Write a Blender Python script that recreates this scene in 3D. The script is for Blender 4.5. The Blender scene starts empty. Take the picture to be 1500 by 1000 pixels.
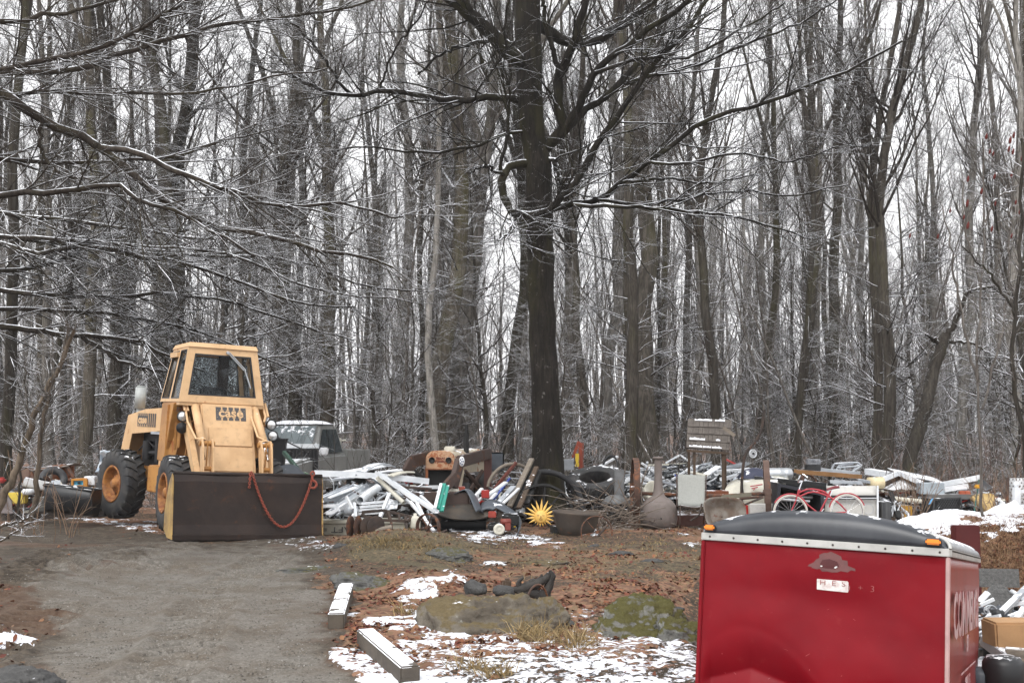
import bpy, bmesh, math, random
import numpy as np
from mathutils import Vector, Matrix, noise as mnoise
random.seed(7); rng = np.random.default_rng(7)
PI = math.pi
scene = bpy.context.scene
COL = scene.collection

# ------------------------------------------------------------------ camera
CAM_H, FPX = 1.8, 1667.0
PITCH = math.atan(132/FPX)
cam_data = bpy.data.cameras.new('camera'); cam = bpy.data.objects.new('camera', cam_data); COL.objects.link(cam)
cam.location = (0, 0, CAM_H); cam.rotation_euler = (PI/2+PITCH, 0, 0)
cam_data.sensor_width = 36; cam_data.lens = 36*FPX/1500; cam_data.clip_end = 2000; cam_data.clip_start = .05
scene.camera = cam
CP, SP = math.cos(PITCH), math.sin(PITCH)
def P(px, py, Y):
    """world point at depth Y that the photograph shows at pixel (px, py)"""
    u, v = (px-750)/FPX, (500-py)/FPX
    d = (u, CP - v*SP, SP + v*CP); t = Y/d[1]
    return Vector((u*t, Y, CAM_H + d[2]*t))
def PIX(x, y, z):
    dz = z-CAM_H
    w = y*CP + dz*SP; v = -y*SP + dz*CP
    return 750+FPX*x/w, 500-FPX*v/w
def sstep(a, b, x):
    t = np.clip((x-a)/(b-a), 0, 1); return t*t*(3-2*t)
def height(x, y):
    """terrain height"""
    x = np.asarray(x, float); y = np.asarray(y, float)
    h = np.zeros(np.broadcast(x, y).shape)
    # bank down to the yard where the trailer stands
    h = h - 0.95*sstep(1.45, 2.3, x)*(1-sstep(11.5, 15.5, y))
    # leafy bank on the right
    h = h + 0.45*sstep(5.4, 7.4, x)*sstep(14.0, 16.8, y)*(1-sstep(19, 21.5, y))
    # low hump of earth left of centre
    h = h + 0.26*np.exp(-(((x+1.75)/1.1)**2+((y-17.6)/1.6)**2))
    h = h + 0.10*np.exp(-(((x+.2)/1.6)**2+((y-13.0)/1.2)**2))
    h = h + 0.14*np.exp(-(((x+1.0)/.45)**2+((y-13.2)/.5)**2))
    # left verge of the drive
    h = h + 0.12*sstep(4.2, 6.0, -x)*(1-sstep(14, 20, y))
    # rise in the woods
    h = h + 1.6*sstep(45, 120, y)
    h = h + 0.03*np.sin(x*1.3+y*.7)*np.sin(y*.9-x*.4) + .012*np.sin(x*4.1+1)*np.sin(y*3.3)
    return h
def hz(x, y): return float(height(x, y))
def G(px, py):
    """point of the terrain at pixel"""
    Y = 1.8*FPX/max(py-632, 12)
    for _ in range(25):
        p = P(px, py, Y); e = p.z-hz(p.x, Y)
        Y += e*FPX/max(py-632, 12)*.6
        Y = min(max(Y, 3), 200)
    p = P(px, py, Y); return Vector((p.x, Y, hz(p.x, Y)))

# ------------------------------------------------------------------ materials
MATS = {}
class NT:
    def __init__(s, mat):
        mat.use_nodes = True; s.t = mat.node_tree; s.t.nodes.clear()
    def n(s, typ, **kw):
        nd = s.t.nodes.new(typ)
        for k, v in kw.items():
            if k.startswith('i_'):
                nd.inputs[int(k[2:]) if k[2:].isdigit() else k[2:].replace('_', ' ')].default_value = v
            else: setattr(nd, k, v)
        return nd
    def l(s, a, b): s.t.links.new(a, b)
    def math(s, op, a, b=None, c=None, clamp=False):
        nd = s.n('ShaderNodeMath', operation=op, use_clamp=clamp)
        for i, v in enumerate((a, b, c)):
            if v is None: continue
            if isinstance(v, (int, float)): nd.inputs[i].default_value = v
            else: s.l(v, nd.inputs[i])
        return nd.outputs[0]
    def mix(s, f, a, b):
        nd = s.n('ShaderNodeMix', data_type='RGBA')
        for sk, v in ((nd.inputs[0], f), (nd.inputs[6], a), (nd.inputs[7], b)):
            if isinstance(v, (int, float)): sk.default_value = v
            elif isinstance(v, (tuple, list)): sk.default_value = (*v[:3], 1)
            else: s.l(v, sk)
        return nd.outputs[2]
    def noise(s, vec, scale, detail=4, rough=.6, dist=0):
        nd = s.n('ShaderNodeTexNoise'); nd.inputs['Scale'].default_value = scale
        nd.inputs['Detail'].default_value = detail; nd.inputs['Roughness'].default_value = rough; nd.inputs['Distortion'].default_value = dist
        if vec is not None: s.l(vec, nd.inputs['Vector'])
        return nd.outputs['Fac']
    def ss(s, x, a, b):
        nd = s.n('ShaderNodeMapRange', interpolation_type='SMOOTHSTEP'); s.l(x, nd.inputs['Value'])
        nd.inputs['From Min'].default_value = a; nd.inputs['From Max'].default_value = b
        return nd.outputs[0]
    def coord(s, kind='Object', scale=None):
        o = s.n('ShaderNodeTexCoord').outputs[kind]
        if scale:
            m = s.n('ShaderNodeMapping'); s.l(o, m.inputs[0]); m.inputs['Scale'].default_value = scale; o = m.outputs[0]
        return o
    def normal_z(s):
        g = s.n('ShaderNodeNewGeometry'); x = s.n('ShaderNodeSeparateXYZ'); s.l(g.outputs['Normal'], x.inputs[0]); return x.outputs
    def out(s, color, rough=.6, metal=0, bump=None, bstr=.3, bdist=.02, spec=.5, coat=0):
        b = s.n('ShaderNodeBsdfPrincipled'); o = s.n('ShaderNodeOutputMaterial')
        for key, v in (('Base Color', color), ('Roughness', rough), ('Metallic', metal)):
            if isinstance(v, (tuple, list)): b.inputs[key].default_value = (*v[:3], 1)
            elif isinstance(v, (int, float)): b.inputs[key].default_value = v
            else: s.l(v, b.inputs[key])
        b.inputs['Specular IOR Level'].default_value = spec
        b.inputs['Coat Weight'].default_value = coat
        if bump is not None:
            bp = s.n('ShaderNodeBump'); bp.inputs['Strength'].default_value = bstr; bp.inputs['Distance'].default_value = bdist
            s.l(bump, bp.inputs['Height']); s.l(bp.outputs[0], b.inputs['Normal'])
        s.l(b.outputs[0], o.inputs[0]); return b
SNOW = (.82, .84, .88)
RUST = (.11, .045, .022)
def M(name, col, rough=.6, metal=0, col2=None, scale=5, var=.5, rust=0, rustcol=RUST, snow=0, bump=.15, spec=.4, grime=.35, stretch=None, coat=0):
    """weathered surface: two tones, grime, rust patches and lying snow"""
    if name in MATS: return MATS[name]
    m = bpy.data.materials.new(name); N = NT(m); MATS[name] = m
    co = N.coord('Object', stretch)
    oi = N.n('ShaderNodeObjectInfo').outputs['Random']
    ad = N.n('ShaderNodeVectorMath', operation='ADD'); N.l(co, ad.inputs[0])
    cx = N.n('ShaderNodeCombineXYZ'); N.l(N.math('MULTIPLY', oi, 37.0), cx.inputs[0]); N.l(cx.outputs[0], ad.inputs[1])
    v = ad.outputs[0]
    n1 = N.noise(v, scale); n2 = N.noise(v, scale*3.7, 5, .7)
    c2 = col2 or tuple(c*.72 for c in col)
    c = N.mix(N.math('MULTIPLY', N.ss(n1, .35, .7), var*1.6 if var*1.6 < 1 else 1.0), col, c2)
    c = N.mix(N.math('MULTIPLY', N.ss(n2, .5, .8), grime), c, tuple(x*.35+.01 for x in col))
    r = rough; me = metal
    if rust > 0:
        n3 = N.noise(v, scale*1.3, 6, .68, .4); f = N.ss(n3, .72-.42*rust, .80-.42*rust)
        rc = N.mix(n2, rustcol, tuple(x*1.9 for x in rustcol)); c = N.mix(f, c, rc)
        r = N.math('ADD', rough, N.math('MULTIPLY', f, .9-rough)); me = N.math('MULTIPLY', N.math('SUBTRACT', 1.0, f), metal)
    if snow > 0:
        z = N.normal_z()[2]; n4 = N.noise(N.n('ShaderNodeNewGeometry').outputs['Position'], 4.5, 5, .65)
        f = N.ss(N.math('ADD', z, N.math('MULTIPLY', N.math('SUBTRACT', n4, .5), 2.4)), 1.25-.8*snow, 1.38-.8*snow)
        c = N.mix(f, c, SNOW); r = N.math('MAXIMUM', r, N.math('MULTIPLY', f, .8)) 
        me = N.math('MULTIPLY', N.math('SUBTRACT', 1.0, f), me)
    N.out(c, r, me, n2, bump, .01, spec, coat)
    return m
def bark(name, col, col2, moss=0., snow=.6, side=.0, pale=.0):
    if name in MATS: return MATS[name]
    m = bpy.data.materials.new(name); N = NT(m); MATS[name] = m
    co = N.coord('Object', (9, 9, 1.1))
    oi = N.n('ShaderNodeObjectInfo').outputs['Random']
    n1 = N.noise(co, 2.2, 5, .65, .6); n2 = N.noise(N.coord('Object'), 1.1, 4); n3 = N.noise(N.coord('Object'), 7, 5, .7)
    c = N.mix(N.ss(n1, .35, .65), tuple(x*.45 for x in col), col)
    c = N.mix(N.math('MULTIPLY', N.ss(n2, .45, .7), .8), c, N.mix(N.ss(n1, .4, .62), tuple(x*.5 for x in col2), col2))
    if moss: c = N.mix(N.math('MULTIPLY', N.ss(N.noise(N.coord('Object', (1, 1, .25)), 1.7, 4), .48, .66), moss), c, (.055, .052, .018))
    if pale: c = N.mix(N.math('MULTIPLY', N.ss(n3, .62, .7), pale), c, (.36, .35, .32))
    # brightness differs from tree to tree
    hs = N.n('ShaderNodeHueSaturation'); N.l(c, hs.inputs['Color']); N.l(N.math('ADD', .65, N.math('MULTIPLY', oi, .75)), hs.inputs['Value']); c = hs.outputs[0]
    g = N.normal_z()
    pos = N.n('ShaderNodeNewGeometry').outputs['Position']
    n4 = N.noise(pos, 3.0, 4, .7)
    f = N.ss(N.math('ADD', g[2], N.math('MULTIPLY', N.math('SUBTRACT', n4, .5), 1.3)), .85-.6*snow, .95-.6*snow)
    if side:
        sd = N.math('ADD', N.math('MULTIPLY', g[0], -.75), N.math('MULTIPLY', g[1], -.5))
        f2 = N.ss(N.math('ADD', sd, N.math('MULTIPLY', N.math('SUBTRACT', N.noise(N.coord('Object', (4, 4, .5)), 1.5, 5, .7), .5), 2.6)), 1.1, 1.5)
        f = N.math('MAXIMUM', f, N.math('MULTIPLY', f2, side))
    c = N.mix(f, c, SNOW)
    N.out(c, .9, 0, n1, .5, .03, .2)
    return m

# ------------------------------------------------------------------ objects
def tag(o, label=None, cat=None, group=None, kind=None):
    if label: o['label'] = label
    if cat: o['category'] = cat
    if group: o['group'] = group
    if kind: o['kind'] = kind
    return o
def thing(name, label, cat, loc=(0, 0, 0), rz=0, group=None, rot=None):
    o = bpy.data.objects.new(name, None); COL.objects.link(o); o.empty_display_size = .2
    o.location = loc; o.rotation_euler = rot if rot else (0, 0, rz)
    return tag(o, label, cat, group)
def copy_thing(root, loc, rz=0, scale=1, label=None, group=None):
    r = root.copy(); COL.objects.link(r); r.location = loc; r.rotation_euler = (0, 0, rz)
    r.scale = (scale,)*3 if isinstance(scale, (int, float)) else scale
    if label: r['label'] = label
    if group: r['group'] = group
    for ch in root.children:
        c = ch.copy(); COL.objects.link(c); c.parent = r
        for g in ch.children:
            d = g.copy(); COL.objects.link(d); d.parent = c
    return r
def rot(rx=0, ry=0, rz=0):
    return Matrix.Rotation(rz, 4, 'Z') @ Matrix.Rotation(ry, 4, 'Y') @ Matrix.Rotation(rx, 4, 'X')
def TR(x, y, z): return Matrix.Translation((x, y, z))
def frame(p0, p1, up=(0, 0, 1)):
    """matrix whose Y axis runs p0 -> p1, Z near up, origin p0"""
    y = (Vector(p1)-Vector(p0)).normalized(); u = Vector(up)
    if abs(y.dot(u)) > .99: u = Vector((0, 1, 0)) if abs(y.y) < .9 else Vector((1, 0, 0))
    x = y.cross(u).normalized(); z = x.cross(y)
    m = Matrix((x, y, z)).transposed().to_4x4(); m.translation = Vector(p0); return m
class MB:
    """collects shapes into one mesh"""
    def __init__(s, T=None): s.v = []; s.f = []; s.m = []; s.sm = []; s.T = T; s.cur = 0
    def add(s, vs, fs, smooth=False, T=None):
        b = len(s.v); M_ = s.T @ T if (s.T is not None and T is not None) else (s.T if s.T is not None else T)
        for v in vs:
            v = Vector(v); s.v.append(M_ @ v if M_ is not None else v)
        for f in fs: s.f.append([i+b for i in f]); s.m.append(s.cur); s.sm.append(smooth)
        return s
    def box(s, c, d, R=None):
        x, y, z = (k/2 for k in d)
        vs = [(-x,-y,-z),(x,-y,-z),(x,y,-z),(-x,y,-z),(-x,-y,z),(x,-y,z),(x,y,z),(-x,y,z)]
        T = TR(*c) @ (R if R is not None else Matrix())
        return s.add(vs, [(0,3,2,1),(4,5,6,7),(0,1,5,4),(1,2,6,5),(2,3,7,6),(3,0,4,7)], False, T)
    def hexa(s, p):
        """box from 8 corners: 4 bottom ccw, 4 top ccw"""
        return s.add(p, [(0,3,2,1),(4,5,6,7),(0,1,5,4),(1,2,6,5),(2,3,7,6),(3,0,4,7)])
    def tube(s, pts, r, n=8, caps=True, smooth=True):
        pts = [Vector(p) for p in pts]; k = len(pts)
        rs = r if isinstance(r, (list, tuple)) else [r]*k
        t0 = (pts[1]-pts[0]).normalized()
        u = t0.orthogonal().normalized(); vs = []; fs = []
        for i, p in enumerate(pts):
            t = (pts[min(i+1, k-1)]-pts[max(i-1, 0)]).normalized()
            u = (u - t*u.dot(t)); u = u.normalized() if u.length > 1e-6 else t.orthogonal().normalized()
            w = t.cross(u)
            for j in range(n):
                a = 2*PI*j/n; vs.append(p + (u*math.cos(a)+w*math.sin(a))*rs[i])
        for i in range(k-1):
            for j in range(n):
                a = i*n+j; b = i*n+(j+1) % n; fs.append((a, b, b+n, a+n))
        s.add(vs, fs, smooth)
        if caps: s.add(vs[:n], [tuple(range(n))[::-1]]); s.add(vs[-n:], [tuple(range(n))])
        return s
    def cyl(s, p0, p1, r, n=16, r2=None, caps=True): return s.tube([p0, p1], [r, r if r2 is None else r2], n, caps)
    def lathe(s, prof, T=None, n=24, smooth=True, a0=0, a1=2*PI):
        """profile of (radius, height) turned about local Z"""
        full = abs(a1-a0-2*PI) < 1e-6; k = n if full else n+1; vs = []; fs = []
        for r, h in prof:
            for j in range(k):
                a = a0+(a1-a0)*j/n; vs.append((r*math.cos(a), r*math.sin(a), h))
        for i in range(len(prof)-1):
            for j in range(n):
                a = i*k+j; b = i*k+(j+1) % k; fs.append((a, b, b+k, a+k))
        return s.add(vs, fs, smooth, T)
    def prism(s, poly, d0, d1, T=None, smooth=False):
        """polygon in local XZ pulled along Y from d0 to d1"""
        n = len(poly); vs = [(x, d0, z) for x, z in poly]+[(x, d1, z) for x, z in poly]
        fs = [tuple(range(n)), tuple(range(2*n-1, n-1, -1))]+[(i, i+n, (i+1) % n+n, (i+1) % n) for i in range(n)]
        return s.add(vs, fs, smooth, T)
    def torus(s, R, r, T=None, n=28, k=8, a0=0, a1=2*PI):
        pts = []
        full = abs(a1-a0-2*PI) < 1e-6; vs = []; fs = []; q = n if full else n+1
        for i in range(q):
            a = a0+(a1-a0)*i/n
            for j in range(k):
                b = 2*PI*j/k; vs.append(((R+r*math.cos(b))*math.cos(a), (R+r*math.cos(b))*math.sin(a), r*math.sin(b)))
        for i in range(n):
            for j in range(k):
                a = i*k+j; b = i*k+(j+1) % k; c = ((i+1) % q)*k; fs.append((a, c+j, c+(j+1) % k, b))
        return s.add(vs, fs, True, T)
    def grid(s, fn, nu, nv, thick=0, smooth=True, T=None):
        """sheet: fn(u, v) -> point, u and v in 0..1; thick gives it a second side"""
        A = [[Vector(fn(i/nu, j/nv)) for j in range(nv+1)] for i in range(nu+1)]
        w = nv+1; vs = [p for r in A for p in r]
        fs = [(i*w+j, (i+1)*w+j, (i+1)*w+j+1, i*w+j+1) for i in range(nu) for j in range(nv)]
        if thick:
            nm = []
            for i in range(nu+1):
                for j in range(nv+1):
                    du = A[min(i+1, nu)][j]-A[max(i-1, 0)][j]; dv = A[i][min(j+1, nv)]-A[i][max(j-1, 0)]
                    c = du.cross(dv); nm.append(c.normalized() if c.length > 1e-9 else Vector((0, 0, 1)))
            o = len(vs); vs += [p-q*thick for p, q in zip(vs, nm)]
            fs += [tuple(o+k for k in f[::-1]) for f in fs]
            for i in range(nu):
                for j in (0, nv):
                    a = i*w+j; b = (i+1)*w+j; fs.append((a, a+o, b+o, b) if j == 0 else (b, b+o, a+o, a))
            for j in range(nv):
                for i in (0, nu):
                    a = i*w+j; b = a+1; fs.append((b, b+o, a+o, a) if i == 0 else (a, a+o, b+o, b))
        return s.add(vs, fs, smooth, T)
    def text(s, body, size, depth, T, bold=0, sx=1):
        cu = bpy.data.curves.new('lettering', 'FONT'); cu.body = body; cu.size = size; cu.extrude = depth; cu.offset = bold
        cu.align_x = 'CENTER'; cu.align_y = 'CENTER'; cu.resolution_u = 3
        ob = bpy.data.objects.new('lettering', cu); COL.objects.link(ob)
        me = ob.to_mesh()
        vs = [v.co.copy() for v in me.vertices]; fs = [tuple(p.vertices) for p in me.polygons]
        ob.to_mesh_clear(); bpy.data.objects.remove(ob); bpy.data.curves.remove(cu)
        for v in vs: v.x *= sx
        return s.add(vs, fs, False, T)
    def build(s, name, mats, parent=None, bevel=0, label=None, cat=None, group=None, kind=None, local=False, seg=2, jitter=0):
        me = bpy.data.meshes.new(name)
        off = Vector((0, 0, 0))
        if parent is None:
            lo = [min(v[i] for v in s.v) for i in range(3)]; hi = [max(v[i] for v in s.v) for i in range(3)]
            off = Vector(((lo[0]+hi[0])/2, (lo[1]+hi[1])/2, lo[2]))
        elif not local and tuple(parent.rotation_euler) == (0, 0, 0):
            q = parent
            while q is not None: off += q.location; q = q.parent
        vs = [v-off for v in s.v]
        if jitter:
            for v in vs: v += mnoise.noise_vector(v*2.3)*jitter
        me.from_pydata([tuple(v) for v in vs], [], s.f)
        me.polygons.foreach_set('material_index', s.m); me.polygons.foreach_set('use_smooth', s.sm)
        if bevel:
            bm = bmesh.new(); bm.from_mesh(me)
            bmesh.ops.remove_doubles(bm, verts=bm.verts, dist=1e-5)
            es = [e for e in bm.edges if len(e.link_faces) == 2 and e.calc_face_angle(0) > .6]
            bmesh.ops.bevel(bm, geom=es, offset=bevel, segments=seg, affect='EDGES', clamp_overlap=True)
            bm.to_mesh(me); bm.free()
        me.validate(); me.update()
        o = bpy.data.objects.new(name, me); COL.objects.link(o)
        for m in (mats if isinstance(mats, (list, tuple)) else [mats]): me.materials.append(m)
        if parent is None: o.location = off
        else: o.parent = parent
        return tag(o, label, cat, group, kind)
# ------------------------------------------------------------------ light: overcast
SUN_EL, SUN_AZ = math.radians(52), math.radians(205)
w = bpy.data.worlds.new('World'); scene.world = w; w.use_nodes = True
nt = w.node_tree; nt.nodes.clear()
sky = nt.nodes.new('ShaderNodeTexSky'); sky.sky_type = 'NISHITA'; sky.sun_disc = False
sky.sun_elevation = SUN_EL; sky.sun_rotation = SUN_AZ; sky.dust_density = 6; sky.air_density = 1.0; sky.ozone_density = 1.5
hs = nt.nodes.new('ShaderNodeHueSaturation'); hs.inputs['Saturation'].default_value = .12
bg = nt.nodes.new('ShaderNodeBackground'); bg.inputs['Strength'].default_value = .115
wo = nt.nodes.new('ShaderNodeOutputWorld')
cl = nt.nodes.new('ShaderNodeMix'); cl.data_type = 'RGBA'; cl.inputs[0].default_value = .75; cl.inputs[7].default_value = (10.2, 10.2, 10.4, 1)  # closed cloud cover
nt.links.new(sky.outputs[0], hs.inputs['Color']); nt.links.new(hs.outputs[0], cl.inputs[6]); nt.links.new(cl.outputs[2], bg.inputs['Color']); nt.links.new(bg.outputs[0], wo.inputs['Surface'])
sd = bpy.data.lights.new('sun', 'SUN'); sun = bpy.data.objects.new('sun', sd); COL.objects.link(sun)
sd.energy = 1.1; sd.angle = math.radians(28); sd.color = (1, .98, .95)
dirv = Vector((math.sin(SUN_AZ)*math.cos(SUN_EL), math.cos(SUN_AZ)*math.cos(SUN_EL), math.sin(SUN_EL)))
sun.rotation_euler = (-dirv).to_track_quat('-Z', 'Y').to_euler()
vs_ = scene.view_settings; vs_.view_transform = 'Standard'; vs_.look = 'None'; vs_.gamma = 1; vs_.use_curve_mapping = False
vs_.exposure = .85

# ------------------------------------------------------------------ ground
def fbm(x, y, s, o=4, seed=0):
    """value noise on arrays"""
    r = np.zeros(x.shape); a = .5
    for k in range(o):
        X = x*s+seed*17.3+k*5.1; Y = y*s+seed*9.7+k*3.3
        i = np.floor(X).astype(int); j = np.floor(Y).astype(int); fx = X-i; fy = Y-j
        fx = fx*fx*(3-2*fx); fy = fy*fy*(3-2*fy)
        def hsh(i, j):
            n = np.sin(i*127.1+j*311.7+seed*74.7)*43758.5453; return n-np.floor(n)
        r += a*((hsh(i, j)*(1-fx)+hsh(i+1, j)*fx)*(1-fy)+(hsh(i, j+1)*(1-fx)+hsh(i+1, j+1)*fx)*fy)
        a *= .5; s *= 2.1
    return r/(1-.5**o)
def inpoly(px, py, poly, soft=14):
    """soft membership of pixels in a polygon"""
    ins = np.zeros(px.shape, bool); d = np.full(px.shape, 1e9)
    n = len(poly)
    for k in range(n):
        x1, y1 = poly[k]; x2, y2 = poly[(k+1) % n]
        c = ((y1 > py) != (y2 > py)); xi = (x2-x1)*(py-y1)/((y2-y1) if y2 != y1 else 1e-9)+x1
        ins ^= (c & (px < xi))
        L = (x2-x1)**2+(y2-y1)**2; t = np.clip(((px-x1)*(x2-x1)+(py-y1)*(y2-y1))/L, 0, 1)
        d = np.minimum(d, np.hypot(px-x1-t*(x2-x1), py-y1-t*(y2-y1)))
    sd_ = np.where(ins, d, -d); return sstep(-soft, soft, sd_)
def masks(x, y, z):
    px, py = PIX(x, np.maximum(y, 4), z)
    nb = fbm(x, y, .9, 4, 1); nf = fbm(x, y, 3.5, 4, 2); nff = fbm(x, y, 9, 3, 3)
    jx = px+(nb-.5)*130+(nf-.5)*90; jy = py+(nf-.5)*44
    grav = inpoly(jx, jy, [(40,1100),(70,920),(50,850),(105,812),(240,792),(330,796),(440,800),(468,830),(476,880),(462,930),(500,1100)], 34)
    grav = np.maximum(grav, (py > 1000)*(px < 480)*sstep(-200, 60, px)*1.0)
    mud = inpoly(jx, jy, [(-400,1200),(-400,790),(60,765),(150,770),(260,785),(480,790),(520,810),(480,850),(500,940),(470,1010),(560,1200)], 16)
    sn = np.zeros(x.shape)
    for poly, a in (([(470,955),(520,945),(560,975),(640,990),(760,1020),(560,1060),(480,1000)], .74),
                    ([(505,905),(600,898),(700,905),(690,935),(600,925),(520,928)], .8),
                    ([(540,930),(760,915),(1020,930),(1040,1010),(1040,1300),(560,1300),(600,985)], .60),
                    ([(560,872),(590,848),(660,836),(690,848),(655,868),(625,895),(570,892)], .74),
                    ([(690,816),(735,818),(745,832),(705,830)], .75), ([(640,782),(720,776),(800,780),(790,793),(700,796)], .72),
                    ([(100,758),(150,764),(212,768),(195,776),(140,772)], .95), ([(290,782),(330,784),(480,790),(500,802),(400,800)], .62),
                    ([(-30,925),(45,930),(35,945),(-30,950)], 1.0), ([(-60,735),(140,738),(150,760),(60,765),(-60,775)], .5),
                    ([(690,905),(830,880),(1030,900),(1030,925),(800,930)], .47), ([(880,728),(1040,735),(1040,775),(920,768)], .48), ([(985,790),(1035,790),(1035,806),(990,803)], .7),
                    ([(1300,762),(1330,752),(1390,748),(1425,760),(1440,785),(1330,782)], 1.0), ([(1405,765),(1475,730),(1500,715),(1520,760),(1470,782)], .75)):
        sn = np.maximum(sn, a*inpoly(jx, jy, poly, 10))
    wood = sstep(23, 27, y)
    sn = np.maximum(sn, wood*.44)
    sn = sn*(py < 2000)
    leaf = .45+.55*sstep(.42, .6, fbm(x, y, .7, 4, 5))
    leaf = np.maximum(leaf, inpoly(jx, jy, [(690,850),(1030,840),(1030,900),(820,910),(700,860)], 20)*.95)
    grass = inpoly(jx, jy, [(500,790),(640,775),(700,800),(640,830),(540,825)], 20)
    grass = np.maximum(grass, .5*inpoly(jx, jy, [(690,795),(1040,780),(1040,850),(860,850),(700,830)], 20))
    bank = inpoly(jx, jy, [(1400,780),(1520,765),(1700,780),(1700,900),(1400,860)], 14)
    return grav, mud, sn, leaf, grass, bank, nf, nff
def ground_sheet(name, xs, ys, hole=None):
    X, Y = np.meshgrid(xs, ys); Z = height(X, Y)
    grav, mud, sn, leaf, grass, bank, nf, nff = masks(X, Y, Z)
    near = (Y < 30)
    cl = sn+(fbm(X, Y, 4.2, 4, 8)-.5)*1.25
    lying = sstep(.50, .60, cl)*(sn > .05)
    # wheel-worn unevenness
    Z = Z+near*(lying*.022*(.5+nff) + (1-mud)*(1-lying)*.035*(nff-.5) + mud*.02*(nff-.5))
    # tyre ruts pressed into the muddy drive
    for (x1, y1, x2, y2, wd) in ((-5.6, 14.2, -5.0, 18.6, .34), (-3.6, 13.0, -3.35, 17.5, .36), (-5.5, 11.5, -6.4, 17.0, .3), (-2.6, 7.2, -3.1, 12.5, .3), (-4.4, 7.2, -4.5, 12.0, .32), (-6.2, 14.6, -4.2, 15.6, .3)):
        L = math.hypot(x2-x1, y2-y1); tx, ty = (x2-x1)/L, (y2-y1)/L
        a = (X-x1)*tx+(Y-y1)*ty; b = (X-x1)*-ty+(Y-y1)*tx+.12*np.sin(a*.9)
        inn = sstep(wd*1.1, wd*.8, np.abs(b))*sstep(-.3, .3, a)*sstep(L+.3, L-.3, a)
        Z = Z-near*inn*.03+near*inn*.045*np.sin(a*23+np.abs(b)*16)+near*.06*sstep(.12, 0, np.abs(np.abs(b)-wd*1.15))*sstep(-.3, .3, a)*sstep(L+.3, L-.3, a)*nf
    n, m = X.shape
    v = np.stack([X, Y, Z], -1).reshape(-1, 3)
    idx = np.arange(n*m).reshape(n, m)
    q = np.stack([idx[:-1, :-1], idx[:-1, 1:], idx[1:, 1:], idx[1:, :-1]], -1).reshape(-1, 4)
    if hole:
        c = v[q].mean(1); q = q[~((c[:, 0] > hole[0]) & (c[:, 0] < hole[1]) & (c[:, 1] > hole[2]) & (c[:, 1] < hole[3]))]
    me = bpy.data.meshes.new(name)
    me.vertices.add(len(v)); me.vertices.foreach_set('co', v.ravel().astype(np.float32))
    me.loops.add(q.size); me.loops.foreach_set('vertex_index', q.ravel().astype(np.int32))
    me.polygons.add(len(q)); me.polygons.foreach_set('loop_start', np.arange(0, q.size, 4, dtype=np.int32)); me.polygons.foreach_set('loop_total', np.full(len(q), 4, np.int32))
    me.polygons.foreach_set('use_smooth', np.ones(len(q), bool))
    for nm, (r, g, b) in (('cover', (grav, sn, leaf)), ('soil', (mud, grass, bank))):
        at = me.color_attributes.new(nm, 'FLOAT_COLOR', 'POINT')
        at.data.foreach_set('color', np.stack([r, g, b, np.ones_like(r)], -1).reshape(-1).astype(np.float32))
    me.update(); me.validate()
    o = bpy.data.objects.new(name, me); COL.objects.link(o); o['kind'] = 'structure'
    return o
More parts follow.
